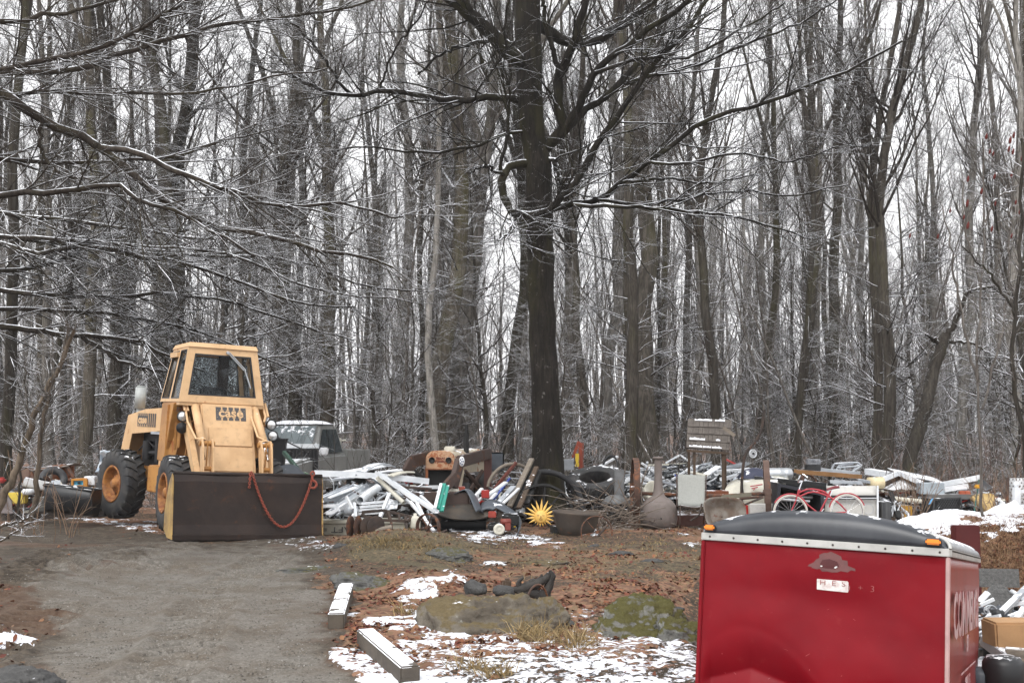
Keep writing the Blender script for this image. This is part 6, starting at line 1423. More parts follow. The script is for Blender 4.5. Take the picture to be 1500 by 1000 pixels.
# white spoked disc on a curved dark post
t = thing('plant_hook', 'curved dark branch post carrying a white spoked disc', 'post', P(1089, 742, 23.0)); o = Vector(t.location)
m = MB(); m.tube([Vector(p) for p in resample([tuple(P(*k)-o) for k in ((1086, 735, 23), (1087, 700, 23), (1092, 665, 23), (1105, 648, 23), (1115, 630, 23), (1119, 600, 23))], 20)], [.03]*20, 7); m.build('post', RUSTD, t, local=True)
c = P(1103, 664, 22.8)-o; R_, S_, H_ = spoked(.085, .012, 12, TR(*c) @ rot(0, 0, .4) @ rot(PI/2, 0, 0), .025, .006, .03, .012); w_ = R_.build('disc', ALU, t, local=True); S_.build('spokes', ALU, w_, local=True); H_.build('hub', BLK, w_, local=True)
strip('rod', 'thin black rod planted before the white boat', (1086, 700, 22.4), (1089, 722, 22.4), .02, .02, BLACKM, 'pipe', cat='rod')
# rusted wheelbarrow tipped on its nose
t = thing('wheelbarrow', 'rusty grey wheelbarrow tray tipped up behind the red trailer', 'wheelbarrow', P(1060, 778, 20.2)); o = Vector(t.location); WBM = M('barrow', (.17, .155, .135), .75, col2=(.10, .07, .05), scale=5, var=.8, rust=.35, rustcol=(.075, .04, .03))
m = MB(TR(0, 0, .26) @ rot(0, 0, .15) @ rot(math.radians(72), 0, math.radians(0)) @ rot(0, .12, 0)); 
def tray(u, v):
    a_ = 2*PI*u; c_, s_ = math.cos(a_), math.sin(a_); k_ = (abs(c_)**3.2+abs(s_)**3.2)**(-1/3.2); r_ = v
    return Vector((.40*k_*c_*r_*(1+.12*s_*r_), .33*k_*s_*r_, -.06+.15*max(0, r_-.55)/.45+.02*mnoise.noise((c_*2*r_, s_*2*r_, 1))))
m.grid(tray, 40, 12, .012); m.build('tray', WBM, t, local=True)
m = MB(); m.hexa([P(1055, 731, 20.4)-o, P(1101, 727, 20.5)-o, P(1101, 727, 20.7)-o, P(1055, 731, 20.7)-o, P(1057, 725, 20.4)-o, P(1101, 721, 20.5)-o, P(1101, 721, 20.7)-o, P(1057, 725, 20.7)-o]); m.build('tray_lip', paint('barrow_green', (.16, .15, .11), rust=.2), t, .01, local=True)
m = MB(); m.tube([P(1012, 762, 20.3)-o, P(1024, 754, 20.2)-o, P(1028, 738, 20.4)-o], .018, 6); m.tube([P(1075, 760, 20.5)-o, P(1088, 740, 20.5)-o, P(1118, 728, 20.7)-o], .02, 6); m.build('handle', RUSTD, t, local=True)
# white boat with red marks, number plate and black container
t = thing('white_boat', 'white fibreglass boat body with red dashes behind the rake axle', 'boat', P(1105, 765, 23.4)); o = Vector(t.location)
def bq(px, py, Y): return P(px, py, Y)-o
m = MB(); top_ = [(1062, 712), (1075, 706), (1100, 703), (1135, 702), (1150, 706)]
sec = []
for px, py in top_: sec.append([bq(px, 765, 23.2), bq(px-3, (py+765)/2, 23.05), bq(px, py+5, 23.1), bq(px+2, py, 23.4), bq(px+6, py-6, 24.2)])
vs = [p for s_ in sec for p in s_]; k = 5; m.add(vs, [(i*k+j, (i+1)*k+j, (i+1)*k+j+1, i*k+j+1) for i in range(len(sec)-1) for j in range(k-1)], True); m.build('hull', CREAMP, t, local=True)
m = MB()
for a, b in (((1099, 712), (1117, 709)), ((1101, 715), (1110, 713)), ((1103, 717), (1106, 716))): m.tube([bq(*a, 22.99), bq(*b, 22.99)], .012, 5)
m.build('red_dashes', paint('dash_red', (.45, .04, .06), snow=0), t, local=True)
sheet('plate', 'red and white licence plate board below the white boat', [(1098, 757, 22.3), (1136, 757, 22.3), (1136, 737, 22.3), (1098, 737, 22.3)], paint('plate_white', (.58, .58, .56), snow=0), cat='plate')
bx('tail_light', 'red and amber tail lamp left of the plate board', (1092, 757, 22.2), (.11, .05, .23), paint('lamp_red', (.45, .02, .015), snow=0), cat='lamp')
sheet('hull_sheet', 'blue white sloping sheet behind the boat and the crate', [(1062, 716, 23.6), (1100, 703, 23.6), (1112, 690, 24.6), (1076, 700, 24.6)], paint('ice_white', (.62, .68, .74)), wav=.03)
# black open container (truck bed liner)
t = thing('bed_liner', 'black open plastic bed liner lying on its side behind the bicycle', 'liner', P(1165, 766, 22.2)); o = Vector(t.location)
m = MB(); fr_ = [P(1134, 766, 22.0)-o, P(1207, 766, 22.0)-o, P(1207, 722, 22.0)-o, P(1140, 707, 22.0)-o]; inn = quad_frame(m, *fr_, .06, .9); m.build('shell', paint('liner_black', (.02, .022, .03), snow=.25), t, local=True)
m = MB(); m.add([p+Vector((0, .9, 0)) for p in fr_]+[p+Vector((0, .93, 0)) for p in fr_], [(0,1,2,3), (7,6,5,4)]); m.build('bottom', BLACKM, t, local=True)
strip('pipe', 'upper of two shiny pipes lying in the black bed liner', (1142, 727, 22.3), (1190, 728, 22.3), .07, 0, STEEL, 'pipe', cat='pipe'); strip('pipe', 'lower of two shiny pipes lying in the black bed liner', (1142, 731, 22.1), (1186, 734, 22.1), .06, 0, STEEL, 'pipe', cat='pipe')
# galvanised tank, black trunk lid, battery on a beam
t = thing('water_tank', 'galvanised ribbed tank lying on the scrap right of the wooden wheel', 'tank', P(1140, 703, 24.2)); o = Vector(t.location)
m = MB(TR(0, 0, .13) @ rot(0, PI/2, 0)); m.lathe([(0, -.33), (.08, -.32), (.12, -.27), (.13, -.2), (.13, .0), (.136, .01), (.136, .03), (.13, .04), (.13, .16), (.136, .17), (.136, .19), (.13, .2), (.12, .27), (.06, .31), (0, .32)], None, 24); m.build('shell', STEEL, t, local=True)
m = MB(TR(.33, 0, .13)); m.cyl((-.02, 0, 0), (.05, 0, 0), .03, 10); m.build('valve', BLK, t, local=True)
strip('boat_rail', 'long black rubber rail under the galvanised tank', (1105, 702, 23.6), (1210, 712, 23.4), .16, .14, BLACKP, 'bar', cat='rail'); strip('boat_rail', 'second black rail lying behind the bicycle handlebar', (1140, 703, 23.2), (1212, 716, 23.2), .10, .08, BLACKM, 'bar', cat='rail')
m = MB(); p = P(1105, 700, 23.9); m.grid(lambda u, v: p+Vector(((u-.5)*.7, (v-.5)*.5, .22*math.sin(PI*u)**.6*math.sin(PI*v)**.6)), 12, 10); m.build('seat_cushion', paint('navy', (.03, .035, .07)), label='dark navy cushion on the scrap left of the tank', cat='cushion')
strip('beam', 'brown wooden beam lying level above the bicycle', (1163, 690, 24.4), (1262, 698, 24.2), .10, .09, M('orange_wood', (.24, .125, .05), .8, scale=4, snow=.3), 'bar', cat='beam'); strip('beam', 'grey metal beam beyond the brown wooden beam', (1196, 688, 24.9), (1260, 694, 24.7), .12, .1, ALUG, 'bar', cat='beam')
t = thing('generator', 'black generator with silver top standing on the beam', 'generator', P(1190, 690, 24.5)); 
m = MB(); m.hexa([(-.15,-.12,0),(.15,-.12,0),(.15,.12,0),(-.15,.12,0),(-.13,-.12,.14),(.16,-.12,.14),(.16,.12,.14),(-.13,.12,.14)]); m.build('base', BLACKP, t, .015, local=True)
m = MB(); m.box((.02, 0, .205), (.27, .22, .11)); 
for k in range(4): m.box((-.08+.06*k, -.112, .21), (.03, .02, .05))
m.build('head', M('gen_grey', (.13, .14, .16), .4, col2=(.3, .31, .33), scale=14, var=.9, snow=.25), t, .015, local=True)
# bicycle
BYY = 21.0
t = thing('bicycle', 'red cruiser bicycle with white tyres leaning behind the trailer', 'bicycle', P(1200, 775, BYY)); o = Vector(t.location); BR = paint('bike_red', (.40, .045, .06), snow=.12, rust=.08); WT = M('white_tyre', (.55, .53, .48), .7, grime=.4)
def kq(px, py, dy=0): return P(px, py, BYY+dy)-o
def tubes(name, segs, r, mat, parent=None, n=7):
    m = MB()
    for s_ in segs: m.tube([kq(*p) for p in s_] if len(s_) < 3 else [Vector(v) for v in resample([tuple(kq(*p)) for p in s_], 12)], r, n)
    return m.build(name, mat, parent or t, local=True)
for c in ((1158, 750), (1241, 749)):
    T = TR(*kq(*c)) @ rot(PI/2, 0, 0); m = MB(T); m.torus(.305, .018, None, 40, 8); w_ = m.build('wheel', WT, t, local=True); m = MB(T); m.torus(.285, .010, None, 36, 6); m.build('rim', CHROME, w_, local=True); m = MB(T)
    for k in range(18): a_ = 2*PI*k/18; m.tube([(.02*math.cos(a_), .02*math.sin(a_), .02*(-1)**k), (.285*math.cos(a_+.2), .285*math.sin(a_+.2), 0)], .0022, 4)
    m.build('spokes', CHROME, w_, local=True); m = MB(T); m.cyl((0, 0, -.05), (0, 0, .05), .022, 10); m.build('hub', CHROME, w_, local=True)
    m = MB(T); m.torus(.335, .012, None, 24, 6, .35, 2.6 if c[0] < 1200 else 2.9); m.build('mudguard', BR, t, local=True)
tubes('frame', [[(1169, 722), (1185, 716), (1205, 719), (1216, 727)], [(1169, 724), (1182, 738), (1200, 752)], [(1217, 718), (1200, 752)], [(1171, 727), (1190, 720), (1212, 726), (1228, 736), (1241, 749)], [(1200, 752), (1241, 750)], [(1168, 728), (1172, 716)]], .016, BR)
tubes('fork', [[(1170, 716, -.05), (1165, 735, -.05), (1158, 750, -.05)], [(1170, 716, .05), (1165, 735, .05), (1158, 750, .05)]], .011, BR); tubes('handlebar', [[(1170, 718), (1175, 704)], [(1175, 704), (1169, 706, -.1), (1176, 694, -.28)], [(1176, 694, -.28), (1183, 699, -.33)], [(1175, 704), (1169, 704, .1), (1172, 696, .28)]], .012, CHROME)
tubes('seat_post', [[(1216, 726), (1219, 717)]], .012, CHROME)
m = MB(); m.grid(lambda u, v: kq(1211+16*u, 716-2.5*u)+Vector((0, (v-.5)*(.05+.20*u*u), .035*math.sin(PI*v)-.02+.03*u)), 10, 8, .02); m.build('saddle', paint('saddle_red', (.16, .02, .03), snow=.25), t, local=True)
tubes('crank', [[(1200, 752), (1194, 760, -.07)], [(1200, 752), (1207, 745, .07)]], .012, CHROME)
# camper side panel with the black stripe
t = thing('camper_panel', 'pale grey camper side panel with a black stripe behind the bicycle', 'panel', P(1248, 766, 22.6)); o = Vector(t.location)
cs = [P(1206, 766, 22.6)-o, P(1285, 766, 22.4)-o, P(1285, 711, 22.5)-o, P(1212, 711, 22.7)-o]
m = MB(); m.grid(lambda u, v: (cs[0]*(1-u)+cs[1]*u)*(1-v)+(cs[3]*(1-u)+cs[2]*u)*v+Vector((0, .22*max(0, v-.8)**1.3*3, -.02*max(0, v-.8))), 10, 20, .03); m.build('skin', M('camper_grey', (.42, .41, .38), .45, col2=(.46, .45, .43), scale=2, snow=.3), t, local=True)
for ya, yb, mt in ((725, 728.5, BLK), (730, 731.5, BLK), (728.7, 729.8, ALU)):
    m = MB(); a = [P(1208, yb, 22.575)-o, P(1284, yb, 22.375)-o, P(1284, ya, 22.375)-o, P(1208, ya, 22.575)-o]; m.add(a+[p+Vector((0, .015, 0)) for p in a], [(0,1,2,3), (7,6,5,4), (0,4,5,1), (2,6,7,3), (1,5,6,2), (3,7,4,0)]); m.build('stripe', mt, t, local=True)
m = MB(); a, b = P(1285.5, 767, 22.37)-o, P(1285.5, 711, 22.47)-o; m.tube([a, b], .022, 4, smooth=False); m.build('edge_trim', ALU, t, local=True)
m = MB(TR(*(P(1272, 745, 22.40)-o)) @ rot(PI/2, 0, 0)); m.torus(.10, .006, None, 24, 5); m.build('filler_ring', ALUG, t, local=True)
bx('cabinet', 'grey black ribbed cabinet at the right edge of the camper panel', (1293, 768, 22.9), (.2, .4, .46), M('ribbed_black', (.04, .042, .045), .5, col2=(.11, .11, .11), scale=3, stretch=(10, 1, .3), snow=.4), .1, cat='cabinet')
m = MB(TR(*P(1286, 707, 23.0)) @ rot(0, PI/2, .15)); m.lathe([(0, -.2), (.115, -.2), (.12, .1), (.10, .11), (0, .10)], None, 22); m.build('bucket', paint('bucket_cream', (.62, .52, .32), snow=.35), label='cream bucket lying on its side on top of the camper panel', cat='bucket')
for i, (a, b) in enumerate((((1216, 705, 23), (1262, 707, 22.9)), ((1258, 703, 23.1), (1276, 706, 22.9)))): strip('bar', ('long grey bar lying along the top of the camper panel', 'short grey bar beside the cream bucket')[i], a, b, .07, .06, ALUG, 'bar', cat='bar')
# upturned chair frame in white metal on the heap
t = thing('chair_frame', 'white metal chair frame lying upside down on the heap by the woods', 'chair', P(1240, 697, 25.2)); o = Vector(t.location); m = MB()
def eq(px, py, Y=25.2): return P(px, py, Y)-o
for s_ in ([(1214, 696), (1222, 679)], [(1222, 679), (1256, 677)], [(1256, 677), (1262, 682)], [(1262, 682), (1240, 696)], [(1230, 681, 25.5), (1250, 679, 25.5)], [(1228, 694), (1232, 681)], [(1219, 696, 25.6), (1230, 681, 25.6)], [(1246, 694, 25.5), (1258, 679, 25.5)], [(1226, 685), (1260, 682)], [(1237, 695), (1237, 684)]): m.tube([eq(*p) for p in s_], .022, 6)
m.build('tubing', ALUG, t, local=True); m = MB(); m.box(eq(1234, 692, 25.4), (.5, .4, .04)); m.build('seat', ALU, t, .01, local=True)
# ------------------------------------------------------------------ heaps: countless small scrap, one mass per heap
def scrap(name, label, cells, n, mats, seed, size=1.0, dark=None):
    """cells: (px, top py, Y, half width px); pieces pile up from the ground to the top line"""
    R = random.Random(seed); m = MB()
    mound = MB()
    for (px, py, Y, hw) in cells:
        top = P(px, py, Y); gz = hz(top.x, Y); H = max(.08, top.z-gz); W = hw/FPX*Y
        g0 = gz-.1
        mound.grid(lambda u, v: Vector((top.x+(u-.5)*2.6*W, Y+(v-.5)*1.7, g0+(H*.72+.1)*math.sin(PI*u)**.8*math.sin(PI*v)**.8+.10*mnoise.noise((u*6+px, v*6, Y)))), 18, 12, 0, False)
        for _ in range(n):
            u, v = R.uniform(-1, 1), R.uniform(-1, 1); x = top.x+u*W; y = Y+v*.75
            hh = H*math.cos(u*1.25)**.7*math.cos(v*1.2)**.7; z = gz+hh*R.uniform(.55, 1.0)
            m.cur = R.randrange(len(mats)); k = R.random(); a = R.uniform(-1, 1)*.5
            Rm = rot(R.gauss(0, .25), R.gauss(0, .25), R.uniform(0, PI))
            L = R.uniform(.18, .75)*size
            if k < .42: m.box((x, y, z), (L, R.uniform(.02, .09), R.uniform(.015, .05)), Rm)
            elif k < .62:
                d = Rm @ Vector((L/2, 0, 0)); p = Vector((x, y, z)); r = R.uniform(.008, .035); m.tube([p-d, p+Vector((0, 0, R.uniform(-.05, .08))), p+d], r, 6)
            elif k < .84:
                s1, s2 = R.uniform(.1, .4)*size, R.uniform(.1, .35)*size; q_ = R.uniform(-.2, .2)
                m.grid(lambda uu, vv: Vector(((uu-.5)*s1, (vv-.5)*s2, q_*(uu-.5)**2*2+.05*math.sin(vv*3+uu*4))), 4, 3, .01, False, TR(x, y, z) @ Rm)
            elif k < .93: m.box((x, y, z), (R.uniform(.08, .25), R.uniform(.08, .2), R.uniform(.05, .16)), Rm)
            else: m.torus(R.uniform(.07, .2), R.uniform(.01, .03), TR(x, y, z) @ rot(R.uniform(0, 1.5), 0, R.uniform(0, 3)), 16, 5)
    o = m.build(name, mats, label=label, cat='scrap', kind='stuff')
    if dark is not None: mound.build('rubble', HEAP_CORE, label=dark, cat='rubble', kind='stuff')  # dark core mound gives each heap its dark interior
    return o
HEAP_CORE = M('heap_core', (.028, .023, .02), .95, col2=(.07, .055, .045), scale=6, var=.8, snow=.35)
WHTS = [ALU, ALUG, ALU, STEEL, BLACKM, RUSTD, ALUG, BROWN]
MIX = [ALUG, BLACKM, RUSTY, STEEL, BROWN, GUN, CREAMP, BLACKP, ALU, REDP]
scrap('scrap', 'loose small offcuts between the long aluminium strips', [(490, 700, 21.3, 30), (535, 690, 21.6, 34), (580, 700, 21.5, 32), (615, 712, 21.4, 26)], 75, WHTS, 3, .9, 'dark snowy core under the aluminium heap')
scrap('scrap', 'small mixed scrap under and behind the tractor', [(600, 700, 24.5, 26), (690, 712, 23.6, 34), (735, 705, 23.6, 32), (772, 712, 23.8, 20)], 70, MIX, 4, .8, 'dark core under the tractor scrap')
scrap('scrap', 'jumble of thin white and grey metal behind stove and well', [(850, 692, 26.5, 34), (895, 690, 27, 34), (945, 683, 27, 34), (990, 681, 27.2, 34), (1035, 680, 27, 34), (1075, 684, 26.5, 30)], 170, [ALU, ALUG, STEEL, ALU, BLACKM, GUN, ALU, CREAMP], 5, 1.25, 'snowy core under the jumble behind the well')
scrap('scrap', 'small dark scrap behind the bicycle and camper panel', [(1120, 704, 24.6, 30), (1180, 698, 25, 34), (1235, 698, 25.2, 34)], 100, MIX, 6, 1, 'dark core under the scrap behind the bicycle')
scrap('scrap', 'small scrap under the white gable frames at right', [(1295, 716, 25, 28), (1340, 714, 25.2, 34), (1390, 716, 25.5, 32), (1435, 718, 25, 26)], 110, MIX+[ALU, ALU], 7, .9, 'dark core under the gable frames')
scrap('scrap', 'small scattered scrap among leaves left of the loader', [(20, 706, 24, 36), (70, 702, 24.3, 36), (120, 706, 24.5, 30)], 60, MIX+[RUSTY, BROWN], 8, .9, 'leafy core under the scrap left of the loader')
scrap('scrap', 'white and grey scrap piled low right of the trailer', [(1445, 872, 11.9, 26), (1480, 862, 12.2, 40), (1440, 968, 10.8, 26), (1490, 985, 10.4, 40)], 50, [ALU, ALUG, BLACKM, GUN, ALU, STEEL], 9, .55, 'dark core under the low scrap right of the trailer')

# long individual pieces over the jumble behind stove and well
def loc(px, py, Y): return (px, py, Y)
LONG = [((838, 706, 25), (902, 685, 25.6), .20, ALU, 'siding', 'broad white bent strip right of the maple above the tractor tyre'),
 ((846, 700, 25.2), (884, 682, 25.4), .26, ALUG, 'siding', 'grey folded sheet behind the white strip right of the maple'), ((868, 690, 26), (905, 668, 26.4), .05, ALU, 'bar', 'white bar inside the tilted black hoop'),
 ((925, 684, 26.2), (962, 712, 25.6), .05, ALU, 'bar', 'white bar slanting down behind the left iron wheel'), ((940, 678, 26.5), (972, 700, 25.8), .04, ALU, 'bar', 'thin white bar slanting down left of the chiminea neck'),
 ((975, 678, 27), (996, 666, 27), .05, ALU, 'bar', 'left half of the white peaked bar behind the well'), ((996, 666, 27), (1010, 676, 27), .05, ALU, 'bar', 'right half of the white peaked bar behind the well'),
 ((948, 682, 27.5), (1006, 680, 27.5), .16, CREAMP, 'bar', 'pale level board behind the chiminea neck'), ((985, 702, 25.5), (1013, 684, 26), .05, ALU, 'bar', 'white stick leaning left of the well posts'),
 ((1016, 706, 25.5), (1052, 682, 26), .16, ALU, 'siding', 'white bent strip between the well posts'), ((1040, 692, 26), (1096, 680, 26.3), .10, ALUG, 'gutter', 'long grey gutter right of the well posts'),
 ((1050, 690, 25.6), (1108, 686, 25.8), .06, ALU, 'bar', 'upper white rail right of the well posts'), ((1052, 698, 25.4), (1112, 690, 25.6), .05, BLACKM, 'bar', 'black rail right of the well posts'),
 ((1056, 704, 25.2), (1098, 693, 25.6), .09, ALU, 'gutter', 'lower white gutter right of the well posts'), ((1062, 672, 26.5), (1078, 680, 26.4), .07, REDP, 'bar', 'short red bar behind the right well post'),
 ((955, 700, 25.6), (990, 712, 25.2), .07, ALUG, 'channel', 'grey channel behind the chiminea shoulder'), ((900, 716, 24.4), (925, 702, 25), .07, ALU, 'gutter', 'short white gutter right of the stove flue'), ((878, 712, 25), (900, 716, 24.8), .09, STEEL, 'pipe', 'short steel pipe left of the stove flue'),
 ((1010, 690, 26), (1036, 696, 25.4), .12, CREAMP, 'siding', 'cream bent strip behind the left well post'), ((990, 696, 25.6), (1012, 700, 25.3), .10, BLUE, 'bar', 'small blue board left of the well posts')]
for a, b, w_, mt, kd, lab in LONG: strip({'siding': 'siding', 'gutter': 'gutter', 'channel': 'channel', 'pipe': 'pipe'}.get(kd, 'bar'), lab, a, b, w_, .04, mt, kd, 'long pieces on the jumble behind the well', 'scrap', random.uniform(-.3, .3))
m = MB(TR(*P(894, 684, 25.8)) @ rot(math.radians(65), .0, -.3)); m.lathe([(.25, -.03), (.29, -.03), (.30, .03), (.25, .03), (.25, -.03)], Matrix.Scale(.62, 4, (1, 0, 0)) , 30); m.build('hoop', BLACKP, label='tilted black oval hoop behind the grey stove flue', cat='hoop')
m = MB(TR(*P(880, 709, 24.4)) @ rot(math.radians(60), .15, .5)); tt = big_tyre(.62, .33, .36, 18); q_ = MB(TR(*P(872, 708, 24.0)) @ rot(0, -.22, .35) @ rot(.30, 0, 0) @ rot(0, PI/2, 0)); q_.add(tt.v, tt.f); q_.sm = tt.sm; q_.build('tractor_tyre', RUBBER, label='big lugged tractor tyre lying tilted with snow on its upper side', cat='tyre')
# red hydraulic post with the yellow cylinder, grey box
t = thing('log_splitter', 'red hydraulic splitter with yellow cylinder right of the maple trunk', 'splitter', P(848, 690, 27)); o = Vector(t.location)
def lq(px, py, Y=27): return P(px, py, Y)-o
m = MB(); m.tube([lq(851, 690), lq(851, 648)], .085, 4, smooth=False); m.build('post', paint('splitter_red', (.26, .05, .025), rust=.25), t, .008, local=True)
m = MB(); m.tube([lq(839, 670), lq(848, 646)], .05, 4, smooth=False); m.build('brace', paint('splitter_red', (.3, .05, .03)), t, local=True); m = MB(); m.cyl(lq(845.5, 683, 26.85), lq(845.5, 664, 26.85), .045, 12); m.build('cylinder', YELP, t, local=True)
bx('metal_box', 'pale grey metal box between maple and red splitter', (833, 688, 25.8), (.22, .2, .24), M('box_grey', (.25, .27, .29), .5, snow=.3), cat='box')
m = MB(TR(*P(842, 703, 24.8))); m.lathe([(0, 0), (.05, 0), (.05, .10), (.02, .13), (0, .13)], None, 10); m.build('nozzle', paint('pale_yellow', (.6, .58, .22)), label='small pale yellow nozzle beside the tractor tyre', cat='nozzle')
for i, (px, lab) in enumerate(((968, 'round white pail lying left of the chiminea neck'),)):
    m = MB(TR(*P(952, 724, 22.6)) @ rot(1.2, 0, .4)); m.lathe([(0, 0), (.18, 0), (.22, .2), (.20, .2), (0, .02)], None, 20); m.build('pail', CREAMP, label=lab, cat='pail')

# ------------------------------------------------------------------ right heap: gable frames, crate, half drum, lattice
t = thing('gable_frame', 'white wooden gable roof frame with brown lining on the right heap', 'frame', P(1320, 720, 24.8)); o = Vector(t.location)
def gq(px, py, Y): return P(px, py, Y)-o
def plank(mb, a, b, w_, th):
    T = frame(a, b); L = (b-a).length; mb.add([T @ Vector(v) for v in [(-th/2,0,-w_/2),(th/2,0,-w_/2),(th/2,L,-w_/2),(-th/2,L,-w_/2),(-th/2,0,w_/2),(th/2,0,w_/2),(th/2,L,w_/2),(-th/2,L,w_/2)]], [(0,3,2,1),(4,5,6,7),(0,1,5,4),(1,2,6,5),(2,3,7,6),(3,0,4,7)])
m = MB(); plank(m, gq(1291, 703, 24.6), gq(1316, 692.5, 24.8), .10, .05); plank(m, gq(1316, 692.5, 24.8), gq(1358, 711, 24.4), .10, .05); m.build('rafter', ALU, t, local=True)
for a, b in (((1271, 690, 25.8), (1306, 696, 25.4)),): m = MB(); plank(m, gq(*a), gq(*b), .13, .3); m.build('ridge_board', ALU, t, local=True)
m = MB(); m.add([gq(1294, 707, 24.65), gq(1316, 697, 24.85), gq(1316, 703, 24.95), gq(1298, 712, 24.8)], [(0,1,2,3)]); m.add([gq(1316, 697, 24.85), gq(1352, 711, 24.5), gq(1348, 716, 24.6), gq(1316, 703, 24.95)], [(0,1,2,3)]); m.build('lining', paint('lining_brown', (.10, .06, .04), rust=.2), t, local=True)
m = MB(); m.grid(lambda u, v: (gq(1316, 691.5, 24.8)*(1-u)+gq(1385, 706, 25)*u)+Vector((0, v*.7, .10*v-.02)), 8, 4, .02); m.build('roof_sheet', ALU, t, local=True)
t = thing('gable_frame', 'second white gable frame tilted at the far right with dark underside', 'frame', P(1420, 726, 24.6)); o = Vector(t.location)
m = MB(); plank(m, gq(1366, 712, 24.6), gq(1435, 699, 24.6), .11, .05); plank(m, gq(1383, 717, 24.2), gq(1418, 711, 24.2), .10, .05); m.build('rafter', ALU, t, local=True)
m = MB(); m.add([gq(1435, 698, 24.55), gq(1454, 713, 24.4), gq(1445, 717, 25), gq(1428, 706, 25.2)]+[gq(1435, 699, 24.6), gq(1454, 714.5, 24.45), gq(1445, 718, 25.05), gq(1428, 707, 25.25)], [(0,1,2,3), (7,6,5,4), (0,4,5,1), (1,5,6,2)]); m.build('roof_sheet', STEEL, t, local=True)
m = MB(); m.grid(lambda u, v: (gq(1375, 709, 24.8)*(1-u)+gq(1434, 699.5, 24.7)*u)+Vector((0, v*.8, -.05*v)), 8, 3, .02); m.build('roof_sheet', ALUG, t, local=True)
bx('grey_box', 'pale blue grey sheet metal box between the two gable frames', (1363, 723, 24.3), (.48, .4, .24), M('box_blue', (.36, .41, .45), .45, snow=.3, scale=3), -.1, cat='box'); bx('black_bag', 'small black bundle on top of the blue grey box', (1357, 709, 24.4), (.16, .14, .08), BLACKP, .3, cat='bundle', bevel=.03)
m = MB(); p = P(1331, 716, 24.9); m.grid(lambda u, v: p+Vector(((u-.5)*1.0, (v-.5)*.5, .25*math.sin(PI*u)*math.sin(PI*v)+.03*mnoise.noise((u*6, v*6, 4)))), 14, 10); m.build('snowy_tarp', M('tarp_white', (.5, .5, .5), .7, snow=.55), label='crumpled pale tarp under the left gable frame', cat='tarp')
strip('log', 'pale long log or pole lying under the left gable frame', (1309, 730, 24.2), (1358, 735, 24), .10, 0, CREAMP, 'pipe', cat='pole'); bx('yellow_crate', 'ochre yellow crate in the shadow under the gable frame', (1324, 757, 24), (.26, .3, .24), OCHRE, cat='crate')
strip('beam', 'black beam slanting down to the snow pile right of the camper', (1304, 722, 23.8), (1318, 760, 23), .10, .08, BLACKM, 'bar', cat='beam'); sheet('sheet', 'dark snow edged sheet slanting right of the camper panel', [(1286, 731, 23.2), (1307, 740, 23), (1306, 735, 23.5), (1286, 725, 23.6)], BLACKP, cat='sheet')
m = MB(TR(*P(1325, 755, 23.3)) @ rot(1.3, 0, .3)); m.torus(.09, .035, None, 22, 8); m.build('chrome_ring', CHROME, label='bright chrome ring at the snow pile edge', cat='ring')
m = MB(); 
for k in range(6): p = P(1303+4*k, 752+random.uniform(-5, 5), 23.2); m.tube([p, p+Vector((random.uniform(-.1, .1), 0, .18)), p+Vector((random.uniform(-.15, .15), .1, .02))], .018, 6)
m.build('bent_pipe', STEEL, label='tangle of bent shiny pipe below the black slanting beam', cat='pipe')
# black mesh crate
t = thing('mesh_crate', 'black plastic mesh crate behind the snow pile', 'crate', P(1385, 752, 23.4)); o = Vector(t.location)
m = MB(); a, b, c, d = gq(1366, 752, 23.4), gq(1412, 752, 23.4), gq(1408, 728, 23.5), gq(1368, 730, 23.5); quad_frame(m, a, b, c, d, .03, .03)
for k in range(-8, 17):
    for s_ in (1, -1):
        u0 = k/12; pts_ = []
        for v in (0, 1):
            u = u0+v*.35*s_; pts_.append((u, v))
        (u1, v1), (u2, v2) = pts_; 
        if not (0 <= u1 <= 1 and 0 <= u2 <= 1): continue
        f_ = lambda u, v: (a*(1-u)+b*u)*(1-v)+(d*(1-u)+c*u)*v
        m.tube([f_(u1, v1), f_(u2, v2)], .008, 4)
m.build('mesh_side', BLACKP, t, local=True); m = MB(); m.box(((a+c)/2)+Vector((0, .35, -.02)), (.62, .5, .3)); m.build('inside', BLACKM, t, local=True)
sheet('blue_sheet', 'light blue scrap of plastic at the mesh crate corner', [(1360, 739, 23.3), (1364, 737, 23.3), (1368, 729, 23.3), (1364, 731, 23.3)], paint('light_blue', (.12, .38, .66), snow=0), cat='sheet'); bx('deck', 'long dark shelf board above the mesh crate', (1396, 730, 24.2), (1.2, .5, .10), paint('deck_grey', (.12, .12, .12), snow=.2), cat='board')
for i, (px, lab) in enumerate(((1409, 'left of two small red parts on the dark shelf'), (1417, 'right of two small red parts on the dark shelf'))): bx('red_part', lab, (px, 724, 24.1), (.11, .1, .08), paint('part_red', (.40, .10, .05)), cat='part')
m = MB(); A_ = P(1424, 731, 23.9); pl = [P(*k) for k in ((1423, 730, 23.8), (1430, 725, 23.8), (1457, 723, 23.7), (1459, 728, 23.7), (1456, 748, 23.6), (1449, 752, 23.6), (1440, 744, 23.7))]; m.add(pl+[p+Vector((.05, .35, 0)) for p in pl], [tuple(range(7)), tuple(range(13, 6, -1))]+[(i, i+7, (i+1) % 7+7, (i+1) % 7) for i in range(7)]); m.build('drum_half', M('tan_plastic', (.46, .32, .12), .5, col2=(.38, .25, .09), scale=4, stretch=(4, 4, .5), grime=.5), None, .02, 'tan yellow plastic hull piece hanging at the end of the right heap', 'hull')
